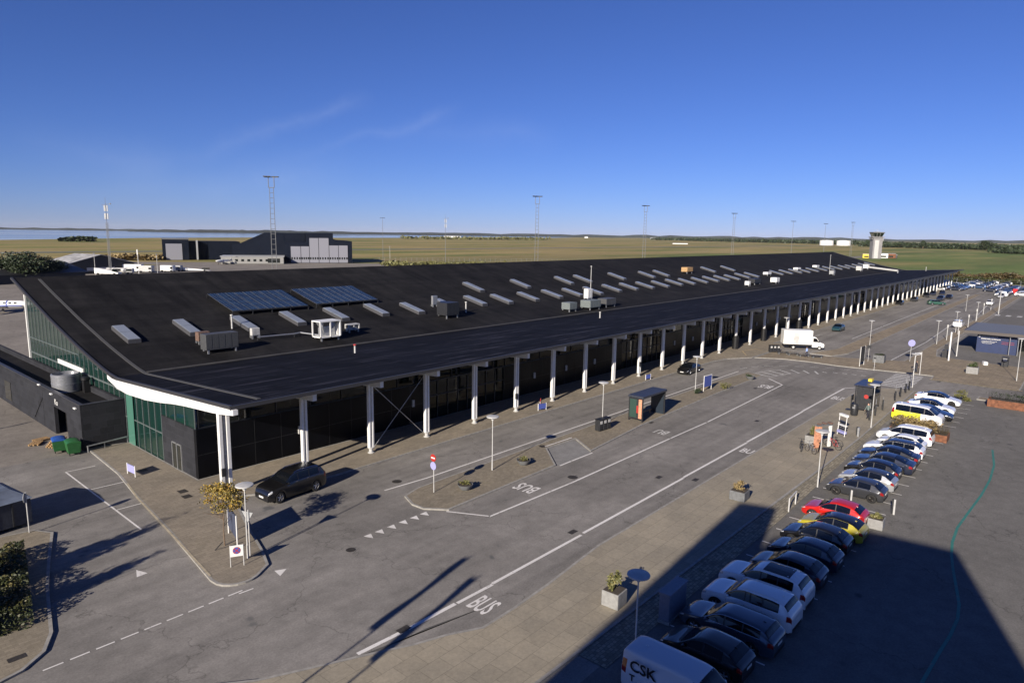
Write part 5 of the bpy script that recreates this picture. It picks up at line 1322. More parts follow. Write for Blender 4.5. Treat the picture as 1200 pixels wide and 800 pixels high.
def unit(px, py, size, label, mat='grey', name='air_handling_unit', cat='ventilation unit', fans=0, frame=False, rz_=0):
    p = RS(px, py)
    if p is None: return
    w, d, h = size; t = thing(name, label, cat, (p.x, p.y, rzs(p.y)), rz_)
    g = MB(); 
    for x in (-w*.42, w*.42):
        for y in (-d*.4, d*.4): g.box(x-.08, x+.08, y-.08, y+.08, -.5, .35)
    g.build('leg', M['galv'], t)
    if frame:
        g = MB()
        for x in (-w/2, 0, w/2):
            for y in (-d/2, d/2): g.box(x-.07, x+.07, y-.07, y+.07, .3, h)
        g.box(-w/2-.07, w/2+.07, -d/2-.07, d/2+.07, h, h+.12); g.box(-w/2-.07, w/2+.07, -d/2-.07, d/2+.07, .3, .42)
        g.box(w/2-.05, w/2+.05, -d/2+.07, d/2-.07, .42, h); g.build('frame', M[mat], t)
        g = MB(); g.add([(-w*.42,-d*.4,h),(-w*.42,d*.4,h),(-w*.1,0,.5),(w*.42,-d*.4,h),(w*.42,d*.4,h),(w*.1,0,.5)], [(0,1,2),(3,5,4)]); g.box(-w*.4,w*.4,-.1,.1,.45,h*.7); g.build('coil', M['galv'], t)
    else:
        g = MB(); g.cbox((0,0,.3+h/2),(w,d,h), bev=.03); b = g.build('housing', M[mat], t)
        g = MB(); k = max(2, int(w/.7))
        for i in range(k): g.cbox((-w/2+w*(i+.5)/k, -d/2-.01, .3+h/2), (w/k*.86,.02,h*.8))
        g.build('panel', M[mat], b)
    for i in range(fans):
        g = MB(); g.lathe([(.36,0),(.4,.02),(.4,.22),(.34,.24),(.34,.05),(0,.05)], (-w/2+w*(i+.5)/fans, 0, .3+h), 16); g.build('fan', M['dark'], t)
    return t
unit(258,411,(3.6,1.3,1.7),'dark grey slatted cooling unit at the left end of the roof', 'unit_dark')
unit(238,402,(1.3,.8,1.0),'opened brownish intake hood behind the dark slatted unit', 'unit_brown', 'intake_hood','hood')
unit(299,396,(1.0,.5,.9),'small beige condenser beside the pipe run', 'white_dirty','condenser_unit')
unit(383,397,(2.8,1.7,2.2),'bright white framed cooling tower unit on the near roof', 'white', frame=True)
unit(413,388.5,(1.6,.7,.9),'small white framed unit right of the bright cooling unit', 'white_dirty', frame=True)
unit(525,371,(2.6,2.2,1.9),'dark square roof unit between skylights, with pipe stumps', 'dark')
unit(509,359,(1.0,.4,1.4),'slanted metal duct plate at the dark square unit', 'galv','duct_cowl','duct')
unit(667,364,(2.2,1.8,1.2),'grey box unit left of the green-grey one on the mid roof', 'unit_mid')
unit(692,361.5,(3.4,2.2,1.3),'green-grey plant room box on the mid roof', 'unit_mid','roof_plant_box')
unit(711,358.5,(3.4,2.0,1.2),'dark box right of the green-grey plant room', 'unit_dark','roof_plant_box')
unit(689,351,(1.5,1.0,1.8),'white upright box above the green-grey plant room', 'white','roof_cabinet','cabinet')
unit(805,319.5,(3.4,1.8,1.2),'tan wooden crate alone high on the roof', 'wood','roof_crate','crate')
unit(899,322.5,(3.2,1.5,.7),'white-topped hatch at the left of the bright trio', 'white','roof_hatch','hatch')
unit(934,316.8,(3.4,1.5,.7),'white-topped hatch in the middle of the far roof', 'white','roof_hatch','hatch')
unit(956,313.8,(3.4,1.5,.7),'white-topped hatch furthest right on the roof', 'white','roof_hatch','hatch')
unit(908,331.5,(2.6,1.8,1.3),'bright white twin box unit on the far roof', 'white')
unit(884,332.5,(4.5,2.0,1.2),'dark long box left of the bright twin unit', 'dark'); unit(876,335,(1.2,1.2,1.0),'small white box at the end of the dark long box', 'white')
unit(975,322,(2.0,1.5,1.2),'grey box near a roof mast on the far roof', 'grey'); unit(1007,317.5,(2.5,2,1.6),'pale box by the long white duct at the far end', 'white_dirty'); unit(1015,315,(2.5,2,1.6),'small white dome box beside the long duct', 'white')
p0 = RS(1017,315.5); p1 = RS(1052,320)
if p0 and p1:
    t = thing('roof_duct', 'long straight white duct at the far end of the roof', 'duct', p0); d = p1-p0
    g = MB(); g.tube((0,0,.9), (d.x,d.y,d.z+.9), .4, .4, 10); g.build('duct', M['white_dirty'], t)
    g = MB(); g.tube((0,0,-.3),(0,0,.8),.2); g.tube((d.x,d.y,d.z-.3),(d.x,d.y,d.z+.8),.2); g.build('support', M['galv'], t)
# pipe run between the near units
t = thing('roof_pipe', 'thin pipe run between the condenser and the white cooling unit', 'pipe', RS(300,398)); a = Vector(t.location); pts = [RS(302,399), RS(345,395), RS(352,393.5), RS(378,397)]
g = MB()
for q, r_ in zip(pts[:-1], pts[1:]): g.tube(q-a+Vector((0,0,.4)), r_-a+Vector((0,0,.4)), .09, n=6)
g.build('pipe', M['galv'], t); g = MB(); 
for q in pts: g.tube(q-a, q-a+Vector((0,0,.4)), .06, n=6)
g.build('support', M['dark'], t)
# small roof aerials and vents
for px, py, h, lab in [(692,344,5.5,'thin white aerial by the white upright roof box'),(972,318,6,'thin lattice aerial on the far roof'),(546,366,1.6,'short pipe stump right of the dark square unit'),(416,413.5,.9,'small red-capped vent on the near canopy'),(703,372.5,.9,'small white vent on the canopy below the plant boxes'),(536,369,1.2,'bent pipe stump beside the dark square unit'),(1085,317.5,1.6,'small white ball on the far canopy roof'),(272,385,1.6,'thin rod beside the dark slatted unit')]:
    p = RS(px, py)
    if p is None: continue
    t = thing('roof_aerial' if h > 2 else 'roof_vent', lab, 'aerial' if h > 2 else 'vent', (p.x,p.y,p.z)); g = MB(); g.tube((0,0,-.1),(0,0,h),.07 if h > 2 else .1, .05 if h > 2 else .1, 8); g.build('rod', M['white_dirty'], t)
    g = MB(); g.lathe([(.0,h+.12),(.16,h+.08),(.18,h-.02),(.1,h-.1)], (0,0,0), 10); g.build('cap', M['redsign'] if 'red' in lab else M['white_dirty'], t)
def pg(px, dist): d = ray(px, 275); v = Vector((d.x,d.y)).normalized()*dist; return (v.x, v.y)
# ------------------------------------------------------------------ EV chargers, hoops, bicycles, posts by the car park
for k, a in enumerate([(1012,492),(1019,487),(1032,489),(1038,482),(1046,470),(1050,465),(1054,460),(1058,457)]):
    p = G(*a); t = thing('charging_post', 'slim dark charging post in the line along the verge', 'charging post', (p.x, 17.1, .1), .1*k, 'charging posts along the verge')
    g = MB(); g.cbox((0,0,.6),(.2,.16,1.2), bev=.03); g.build('housing', M['dark'], t)
    g = MB(); g.cbox((0,-.115,1.05),(.2,.012,.2)); g.build('screen', M['galv'], t); g = MB(); g.tube((0,0,1.3),(0,0,1.55 if k % 2 else 1.9),.03); g.build('cap_post', M['galv'], t)
for x, y, lab in [(48.7,15.0,'white steel hoop by the plaza edge left of the red car'),]:
    t = thing('hoop_barrier', lab, 'barrier', (x,y,.05), radians(4)); g = MB()
    g.tube((-.9,0,0),(-.9,0,1.0),.05); g.tube((.9,0,0),(.9,0,1.0),.05); g.tube((-.9,0,.98),(.9,0,.98),.05); g.build('tube', M['white_dirty'], t)
for x, y, lab in [(52.4,12.0,'white bollard in front of the dark grey hatchback'),(52.6,9.2,'white and black bollard at the open end of the empty stall')]:
    t = thing('bollard', lab, 'bollard', (x,y,.01)); g = MB(); g.tube((0,0,0),(0,0,1.15),.07,.07,10); g.build('tube', M['white_dirty'], t); g = MB(); g.lathe([(0,1.17),(.07,1.15)],(0,0,0),10); g.cbox((-.02,.12,.6),(.06,.1,1.1)); g.build('cap', M['dark'], t)
for x, y in [(71.5,16.3)]:
    t = thing('bollard', 'short grey bollard pair at the verge by the white people carrier', 'bollard', (x,y,.03)); g = MB(); g.cbox((0,0,.5),(.3,.2,1.0),bev=.03); g.build('post', M['galv'], t); g = MB(); g.cbox((.5,.2,.45),(.2,.25,.9),bev=.03); g.build('housing', M['dark'], t)
def bicycle(x, y, a, label, frame='black', lean=.08):
    t = thing('bicycle', label, 'bicycle', (x,y,.1), a, 'bicycles standing round the lamp'); t.rotation_euler = (lean, 0, a)
    for cx in (-.52, .52):
        g = MB(); n = 22; r = .34
        for i in range(n): g.tube((cx+r*cos(2*pi*i/n),0,r+r*sin(2*pi*i/n)),(cx+r*cos(2*pi*(i+1)/n),0,r+r*sin(2*pi*(i+1)/n)),.02,n=5,caps=False)
        w = g.build('wheel', M['rubber'], t); g = MB()
        for i in range(8): g.tube((cx,0,r),(cx+r*cos(pi*i/4),0,r+r*sin(pi*i/4)),.004,n=3,caps=False)
        g.build('spokes', M['galv'], w)
    g = MB(); P_ = dict(r=(-.52,0,.34), f=(.52,0,.34), b=(-.08,0,.3), s=(-.22,0,.82), h=(.34,0,.86), h2=(.3,0,1.0))
    for a_, b_ in ('rb','rs','bs','bh','sh','fh'): 
        if False: pass
    for a_, b_ in (('r','b'),('r','s'),('b','s'),('b','h'),('s','h'),('f','h'),('h','h2')): g.tube(P_[a_], P_[b_], .018, n=6)
    g.build('frame', M[frame], t)
    g = MB(); g.cbox((-.24,0,.9),(.26,.14,.06),bev=.02); g.build('saddle', M['black'], t); g = MB(); g.tube((.24,-.3,1.02),(.24,.3,1.02),.015,n=6); g.build('handlebar', M['black'], t)
bicycle(63.0, 19.1, .4, 'black bicycle furthest left of the group under the lamp'); bicycle(62.9, 18.2, .9, 'grey bicycle second from the left under the lamp', 'galv'); bicycle(63.7, 17.7, .2, 'dark bicycle in the middle before the orange panel', 'dark'); bicycle(65.6, 17.0, 1.2, 'dark red bicycle right of the orange panel', 'redsign'); bicycle(66.3, 17.2, 1.7, 'black bicycle behind the dark red one', 'black')
t = thing('poster_stand', 'orange advertising stand with dark cushions on top among the bicycles', 'stand', (65.0, 17.9, .1), radians(60))
g = MB(); g.cbox((0,.45,1.1),(.12,.75,2.1)); g.build('panel', M['orange'], t); g = MB(); g.cbox((0,-.95,1.1),(.12,.3,2.1)); g.build('post', M['white'], t)
g = MB(); g.cbox((0,-.2,2.2),(.3,1.9,.12)); g.cbox((0,-.2,1.6),(.06,1.1,.5)); g.build('crossbeam', M['concrete_d'], t)
g = MB(); g.cbox((0,-.9,2.33),(.5,.3,.16),bev=.04); g.cbox((.1,-.3,2.33),(.5,.3,.14),bev=.04); g.cbox((0,.4,2.33),(.3,.3,.12),bev=.03); g.build('fabric_roll', M['unit_brown'], t)
t = thing('brochure_rack', 'white open rack with shelves on the plaza right of the bicycles', 'rack', (70.7, 17.7, .1), radians(-35))
g = MB()
for y in (-.5,.5): g.tube((0,y,0),(.15,y,2.1),.035)
g.build('upright', M['white'], t)
for z, mm in ((.25,'lilac'),(1.0,'white'),(1.35,'dark'),(1.95,'white')): g = MB(); g.box(-.1+.07*z,.2+.07*z,-.5,.5,z,z+(.22 if z in (.25,1.95) else .08)); g.build('shelf', M[mm], t)

# ------------------------------------------------------------------ people
def person(x, y, rz_, label, top, legs, hair, stride=.18, arm=.12, h=1.75, z0=.1):
    me = bpy.data.meshes.new('person'); s = h/1.75
    V = [(0,0,.95),(0,0,1.12),(0,0,1.30),(0,0,1.46),(.01,0,1.56),(.02,0,1.66),(.015,0,1.74),
         (0,.10,.90),(stride*.5,.10,.50),(stride*.9,.10,.09),(stride*.9+.14,.11,.04),
         (0,-.10,.90),(-stride*.2,-.10,.50),(-stride*1.2,-.10,.10),(-stride*1.2+.13,-.11,.04),
         (0,.19,1.42),(-arm*.4,.25,1.16),(arm*.2,.25,.92),(arm*.4,.25,.82),
         (0,-.19,1.42),(arm*.5,-.25,1.16),(arm*1.6,-.25,.94),(arm*2.0,-.25,.85)]
    E_ = [(0,1),(1,2),(2,3),(3,4),(4,5),(5,6),(0,7),(7,8),(8,9),(9,10),(0,11),(11,12),(12,13),(13,14),(3,15),(15,16),(16,17),(17,18),(3,19),(19,20),(20,21),(21,22)]
    rad = [(.15,.12),(.125,.105),(.15,.12),(.12,.1),(.055,.055),(.09,.08),(.06,.06),(.095,.095),(.065,.065),(.045,.045),(.04,.035),(.095,.095),(.065,.065),(.045,.045),(.04,.035),(.06,.06),(.045,.045),(.035,.035),(.03,.04),(.06,.06),(.045,.045),(.035,.035),(.03,.04)]
    me.from_pydata([(a*s,b*s,c_*s) for a,b,c_ in V], E_, []); o = bpy.data.objects.new('person_src', me); C.objects.link(o)
    md = o.modifiers.new('s','SKIN'); sv = me.skin_vertices[0].data
    for i, (a, b) in enumerate(rad): sv[i].radius = (a*s, b*s)
    sv[0].use_root = True; o.modifiers.new('ss','SUBSURF').levels = 2
    dg = bpy.context.evaluated_depsgraph_get(); m2 = bpy.data.meshes.new_from_object(o.evaluated_get(dg)); bpy.data.objects.remove(o)
    m2.materials.clear(); skin = flat('skin', (.5,.3,.22), .6); shoe = M['black']
    for mt in (top, legs, skin, flat('hair', hair, .8), shoe): m2.materials.append(mt)
    for pl_ in m2.polygons:
        z = pl_.center.z/s; x_ = pl_.center.x/s; y_ = abs(pl_.center.y)/s; mi = 0
        if z < .98 and y_ < .2: mi = 1
        if z < .10: mi = 4
        if y_ > .2 and z < .92: mi = 2
        if z > 1.5: mi = 2
        if z > 1.5 and (x_ < -.01 or z > 1.7): mi = 3
        pl_.material_index = mi; pl_.use_smooth = True
    b = bpy.data.objects.new('person', m2); C.objects.link(b); b.location = (x,y,z0); b.rotation_euler = (0,0,rz_)
    tag(b, label, 'person'); return b
p = G(945,419); person(p.x, p.y, 1.2, 'person in a light blue top walking before the box truck', flat('blue_top', (.25,.35,.6), .8), flat('dark_trousers', (.03,.03,.05), .8), (.05,.03,.02))
p = G(1073,437); person(p.x, p.y, -1.0, 'person in dark clothes at the portal frame past the zebra crossing', flat('dark_coat', (.02,.02,.03), .8), flat('dark_jeans', (.02,.025,.04), .8), (.03,.02,.02))
p = G(1041,500); person(79.6, 17.4, 2.5, 'person in a grey-green jacket standing at the charging posts', flat('grey_jacket', (.12,.16,.15), .8), flat('black_jeans', (.02,.02,.03), .8), (.04,.03,.02))

# ------------------------------------------------------------------ blue kiosk at the right edge
t = thing('blue_kiosk', 'blue-walled car hire kiosk with grey overhanging flat roof at the right edge', 'kiosk', (150.5, 6.5, 0))
kb = flat('kiosk_blue', (.008,.02,.075), .5, noise=.15, nscale=2)
g = MB(); g.box(144.0, 144.3, 9.4, 15.2, 0, 3.3); g.box(144.3, 157, 14.9, 15.2, 0, 3.3); g.box(156.7, 157, -6, 14.9, 0, 3.3); g.box(144.3, 156.7, 9.4, 9.6, 0, 3.3); w = g.build('wall', kb, t, world=True)
g = MB(); g.box(142.8, 158.5, -8, 17.0, 3.45, 3.8); g.build('roof', [flat('kiosk_roof_felt', (.13,.14,.16), .6, noise=.2)], t, world=True); g = MB(); g.box(142.6, 142.8, -8, 17.2, 3.3, 3.82); g.box(142.8, 158.5, 17.0, 17.2, 3.3, 3.82); g.build('fascia', flat('fascia_brown', (.07,.06,.055), .6), t, world=True)
for y in (9.2, 10.4): g = MB(); g.tube((143.3,y,0),(143.3,y,3.4),.07); g.build('post', M['galv'], t, world=True)
g = MB(); g.box(143.98, 144.1, -6, 9.3, 2.75, 3.25); g.build('sign_band', kb, t, world=True)
g = MB(); g.box(150, 150.2, -6, 9.3, 0, 3.4); g.build('shopfront', M['bglass'], t, world=True)
rdn = random.Random(9)
for zz, hh_, y1, y0 in ((2.75,.22,14.6,12.2),(2.35,.2,14.6,12.0),(2.0,.1,14.5,12.4),(1.8,.1,14.5,12.7),(1.6,.09,14.4,13.0),(2.95,.14,8.6,5.5)):
    g = MB(); y = y1; x_ = 143.98 if y1 > 10 else 143.96
    while y > y0: 
        wd_ = rdn.uniform(.10,.24)*(hh_/.22+.4); g.box(x_, x_+.02 if y1 < 10 else 143.998, y-wd_, y, zz, zz+hh_*rdn.uniform(.7,1)); y -= wd_+.05
    g.build('lettering', M['white_dirty'], t, world=True)
g = MB(); g.box(143.98, 143.998, 14.75, 15.0, 2.65, 3.0); g.build('emblem', M['white'], t, world=True)
g = MB(); g.box(143.97, 143.998, 9.8, 11.6, 2.05, 2.1); g.box(143.97,143.998,9.8,11.6,1.75,1.8); g.build('stripe', M['redsign'], t, world=True)
p = G(1177,430); t = thing('ticket_machine', 'dark ticket machine on a post before the blue kiosk', 'machine', (p.x, p.y, 0)); g = MB(); g.cbox((0,0,.8),(.7,.9,1.6),bev=.05); g.build('housing', M['dark'], t); g = MB(); g.cbox((-.36,0,1.2),(.02,.5,.4)); g.build('screen', M['galv'], t)
p = G(1154,428); t = thing('stone_block', 'small white block on the pavement between planter and kiosk', 'block', (p.x, p.y, .01), .4); g = MB(); g.cbox((0,0,.3),(.9,.6,.6),bev=.06); g.build('block', M['white'], t)

# ------------------------------------------------------------------ hangars
hb = flat('hangar_dark_cladding', (.006,.009,.018), .8, spec=.1, noise=.15, nscale=.2); hd = flat('hangar_door_grey', (.2,.205,.24), .7, noise=.08); hl = flat('hangar_low_wall', (.24,.24,.23), .7, noise=.1)
A = G(343,308); Bq = G(410,306); _r = ray(350, 300); u = Vector((_r.y, -_r.x, 0)).normalized(); Lf = 50.0; nrm = Vector((-u.y, u.x, 0))   # facade direction, depth direction
if nrm.dot(A) < 0: nrm = -nrm
t = thing('hangar', 'large dark hangar with stepped grey sliding doors', 'hangar', (A.x, A.y, 0), atan2(u.y, u.x))
def loc(px, base=A): # distance along the facade of a pixel column
    lo, hi = -160.0, 120.0
    for _ in range(50):
        m_ = (lo+hi)/2; q = base+u*m_; d = q-Vector((0,0,H)); xx = d.dot(rt2)/d.dot(fw)*F+600
        if xx < px: lo = m_
        else: hi = m_
    return lo
k = Lf/71.0    # metres per pixel along the facade
D = 45 if True else 0; sgn = 1
pts = [(0,0),(loc(341-7),0)]
def zf(py, px): # height on facade plane of a pixel
    s = loc(px); q = A+u*s; d = Vector((q.x,q.y,0)); 
    lo, hi = 0.0, 60.0
    for _ in range(50):
        m_ = (lo+hi)/2; w = Vector((q.x,q.y,m_-H)); yy = 400-w.dot(up2)/w.dot(fw)*F
        if yy > py: lo = m_
        else: hi = m_
    return lo
out = [(loc(334),0),(loc(334),zf(284,334)),(loc(359),zf(283.5,359)),(loc(359),zf(273,359)),(loc(391),zf(273,391)),(loc(391),zf(280,391)),(loc(397),zf(282,397)),(loc(413),zf(283,413)),(loc(413),0)]
Dp = 48.0
def ext(poly, d0, d1, mat, name, par):
    g = MB(); n = len(poly); vs = [(a, d0, z) for a, z in poly]+[(a, d1, z) for a, z in poly]
    g.add(vs, [tuple(range(n)), tuple(range(2*n-1, n-1, -1))]+[(i, n+i, n+(i+1)%n, (i+1)%n) for i in range(n)]); return g.build(name, mat, par)
ext(out, 0, Dp, hb, 'hall', t)
L2 = [(loc(335),0),(loc(337.0),zf(273,335)),(loc(311),zf(272.5,311)),(loc(282),zf(285,282)),(loc(272),zf(287,272)),(loc(272),0)]
ext([(loc(334.5),0),(loc(334.5),zf(273,335)),(loc(311),zf(272.5,311)),(loc(282),zf(285,282)),(loc(272),zf(287,272)),(loc(272),0)], 6, Dp-2, hb, 'side_hall', t)
ext([(loc(334.6),zf(284,334)),(loc(334.6),zf(273,335)),(loc(358.5),zf(273,358.5)),(loc(358.5),zf(284,358.5))], 6, Dp-2, hb, 'upper_hall', t)
for a, b, zt in ((341,353,287.5),(353,363,287.5),(363,374,279),(374,386,279),(386,397,286.5),(397,408,286.5)):
    g = MB(); g.box(loc(a)+.15, loc(b)-.15, -.35, -.02, .1, zf(zt+ (1.2 if a < 363 or a > 380 else 0), (a+b)/2)); dd = g.build('sliding_door', hd, t)
    g = MB()
    for i in range(4): x = loc(a)+(loc(b)-loc(a))*(i+.5)/4; g.box(x-.45, x+.45, -.38, -.36, 2.2, 3.6)
    g.build('windows', M['bglass'], dd)
g = MB(); g.box(loc(262), loc(333), -14, 5.9, 0, 4.2); lo_ = g.build('low_wing', hl, t)
g = MB(); x = loc(264)
while x < loc(314): g.box(x, x+1.6, -14.04, -14.01, 1.4, 2.8); x += 3.4
g.box(loc(315), loc(329), -14.04, -14.01, .6, 3.2); g.build('windows', M['bglass'], lo_)
g = MB(); g.box(loc(261), loc(334), -14.3, 5.9, 4.2, 4.6); g.build('low_roof', M['grey'], t)
A2 = G(191,304.5); _r = ray(205, 300); u2 = Vector((_r.y, -_r.x, 0)).normalized(); t2 = thing('hangar', 'smaller flat-roofed dark hangar with one wide grey door on the left', 'hangar', (A2.x, A2.y, 0), atan2(u2.y, u2.x))
w2 = (G(222,304.5)-A2).length; w3 = (G(282,304)-A2).length
g = MB(); g.box(0, w2, 0, 40, 0, 13.2); b = g.build('hall', hb, t2)
g = MB(); g.box(2.0, w2-4, -.3, -.02, 0, 10.5); g.build('sliding_door', hd, t2)
g = MB(); g.box(-.3, w2+.3, -.3, 40, 13.2, 13.9); g.build('roof_edge', M['concrete_d'], t2)
g = MB(); g.box(w2, w3, 4, 40, 0, 12.0); g.build('linking_block', hb, t2); g = MB(); g.box(w2+4.5, w2+5.5, -.5, 4, 0, 12.8); g.build('rib', M['grey'], t2)

# small gabled shed and dark roofs on the left
p = G(97,322); t = thing('shed', 'small shed with pale patched gable roof and white windows behind the apron', 'shed', (p.x+8, p.y+18, 0), radians(10))
g = MB(); W2, D2, e_, r_ = 15, 10, 4.2, 8.0
vs = [(-W2,-D2,0),(W2,-D2,0),(W2,D2,0),(-W2,D2,0),(-W2,-D2,e_),(W2,-D2,e_),(W2,D2,e_),(-W2,D2,e_),(0,-D2,r_),(0,D2,r_)]
g.add(vs, [(0,1,5,8,4),(3,7,9,6,2),(0,4,7,3),(1,2,6,5)]); g.build('wall', M['dark'], t)
rp = flat('shed_roof', (.3,.3,.3), .7, noise=.5, nscale=.4)
g = MB(); g.add([(-W2-1,-D2-1,e_-.1),(0,-D2-1,r_+.25),(0,D2+1,r_+.25),(-W2-1,D2+1,e_-.1),(W2+1,-D2-1,e_-.1),(W2+1,D2+1,e_-.1)], [(0,1,2,3),(1,4,5,2)]); g.v += [(a,b,c_-.25) for a,b,c_ in g.v]; g.f += [(6,7,8,9),(7,10,11,8),(0,1,7,6),(1,4,10,7)]; g.m += [0]*4; g.sm += [False]*4; g.build('roof', [rp], t)
g = MB(); g.box(-6,6,-D2-.05,-D2-.01,1.2,2.6); g.build('window', M['white_dirty'], t)
p = G(0,333); t = thing('dark_barn', 'dark low barn roof at the left edge under the trees', 'barn', (60, 300, 0), radians(15))
g = MB(); g.box(-40,25,-14,14,0,3.2); g.build('wall', M['dark'], t); g = MB(); g.add([(-41,-15,3.1),(26,-15,3.1),(26,0,6.6),(-41,0,6.6),(-41,15,3.1),(26,15,3.1)], [(0,1,2,3),(3,2,5,4),(0,3,4),(1,5,2)]); g.build('roof', M['dark'], t)
rd = random.Random(17)
for i, (px, py, h, r) in enumerate([(4,334,9.5,6.5),(20,334,10.5,6),(34,334,10.5,6),(46,333,9.5,5.5),(57,332,8,5),(67,331,7,4.5),(75,330,6,4)]):
    p = G(px, py); d = Vector((p.x,p.y)).normalized()*14
    tree('leafy_tree', p.x+d.x, p.y+d.y, h, (r,r,h*.42), 'dark green tree in the clump behind the left end of the roof', 'leaf_dark', 1700, .42, 30+i, trunk_r=.3, limbs=6, group='tree clump behind the left roof end', clump=18)

# ------------------------------------------------------------------ control tower and neighbours
p = G(1025,303); t = thing('control_tower', 'pale concrete control tower with flared glass cab', 'tower', (p.x, p.y, 0), atan2(-p.y, -p.x)+pi/2+.35)
t.scale = (.82,.82,.97); ct = flat('tower_concrete', (.2,.195,.2), .8, noise=.1, nscale=.3)
g = MB(); g.cbox((0,0,11.2),(11,11,22.4)); g.build('shaft', ct, t); g = MB(); g.box(-3.6,1.4,-5.75,-5.52,.5,19.8); g.build('light_panel', M['white_dirty'], t); 
g = MB(); g.cbox((0,0,22.9),(15,13,1.1)); g.cbox((-6.5,0,21.3),(1.2,9,1.6)); g.cbox((6.5,0,20.2),(1.2,9,2.6)); g.build('gallery', ct, t)
g = MB(); a, b = 4.8, 6.4; vs = [(-a,-a,23.45),(a,-a,23.45),(a,a,23.45),(-a,a,23.45),(-b,-b,27.6),(b,-b,27.6),(b,b,27.6),(-b,b,27.6)]; g.add(vs, [(0,1,5,4),(1,2,6,5),(2,3,7,6),(3,0,4,7)]); cabt = g.build('cab_glass', M['bglass'], t)
g = MB()
for i in range(4):
    a0, a1 = Vector(vs[i]), Vector(vs[(i+1)%4]); b0, b1 = Vector(vs[4+i]), Vector(vs[4+(i+1)%4])
    for k_ in range(4): g.tube(a0.lerp(a1,k_/3), b0.lerp(b1,k_/3), .22, n=4)
g.build('cab_frame', M['concrete'], cabt)
g = MB(); g.cbox((0,0,28.0),(14,14,.9)); g.build('cab_roof', M['concrete_d'], t); g = MB(); g.cbox((0,0,28.6),(5,5,.6)); g.tube((0,0,28.8),(0,0,32),.12); g.tube((3,3,28.4),(3,3,31),.1); g.tube((-5,-5,28.4),(-5,-5,31),.1); g.build('aerials', M['galv'], t)
for px, w_, h_, mt_, lab in [(1015,7,4.5,'yellow','yellow airfield vehicle left of the control tower'),(1035,9,5,'white','white van-like shed right of the control tower'),(1042,12,5,'corten','brick-red low shed right of the control tower'),(1047,7,3.6,'dark','dark vehicle at the end of the control tower sheds')]:
    q = G(px,302.5); t = thing('service_building' if mt_ != 'yellow' else 'service_vehicle', lab, 'shed' if mt_ != 'yellow' else 'vehicle', (q.x,q.y,0), atan2(q.y,q.x)-pi/2); g = MB(); g.cbox((0,0,h_/2),(w_*1.0,6,h_),bev=.3); g.build('wall', M[mt_], t); g = MB(); g.box(-w_*.3,w_*.3,-3.05,-3.01,1,h_*.55); g.build('window', M['bglass'], t); g = MB(); g.cbox((0,0,h_+.1),(w_+.4,6.4,.3)); g.build('roof', M['grey'], t)
def fartank(px, py, label, r, h):
    q = Vector((*pg(px, 2450), 0)); t = thing('fuel_tank', label, 'tank', (q.x,q.y,0)); g = MB(); g.lathe([(r,0),(r,h),(r*.98,h+.3),(0,h+1.2)], (0,0,0), 28); g.build('shell', M['white'], t); g = MB(); g.lathe([(r+.05,h*.95),(r+.3,h*.97),(r+.05,h)], (0,0,0), 28); g.build('rim', M['grey'], t)
fartank(969.5,285.8,'white storage building on the far left of the pair near the control tower',21,16); fartank(989.5,286.3,'white storage building on the right of the pair near the control tower',21,16)
# far farm buildings
for i, (px, py, w_, h_, mt_, lab) in enumerate([(530,278.3,60,7,'white','long row of white sheds on the shore beyond the field'),(497,278.6,26,6,'white','white house left of the shore sheds'),(1058,288.5,16,6,'white','white house right of the control tower at the wood'),(1092,290,38,7,'grey','blue-grey hall by the right wood'),(1135,291,95,8,'concrete_d','long dark-roofed hall at the right wood'),(1075,289,14,5,'white','small white house in the wood edge'),(687,279,12,6,'white','tiny white house on the middle shore'),(765,280.5,20,7,'white','white barn at the middle horizon'),(797,286,40,3,'white','white low runway hut in the middle field'),(1183,288,14,4,'white','white house at the right wood edge')]):
    q = G(px, py); 
    if q.length > 9000: continue
    t = thing('farm_building', lab, 'building', (q.x,q.y,0), atan2(q.y,q.x)-pi/2); sc_ = max(1.3, q.length/2000); w_, h_ = w_*sc_*.8, h_*sc_*.8
    g = MB(); g.cbox((0,0,h_*.35),(w_,w_*.4,h_*.7)); g.build('wall', M[mt_], t); g = MB(); d_ = w_*.2+.5; g.add([(-w_/2,-d_,h_*.7),(w_/2,-d_,h_*.7),(w_/2,0,h_),(-w_/2,0,h_),(-w_/2,d_,h_*.7),(w_/2,d_,h_*.7)], [(0,1,2,3),(3,2,5,4),(0,3,4),(1,5,2)]); g.build('roof', M['grey'] if mt_ == 'white' else M['concrete_d'], t)

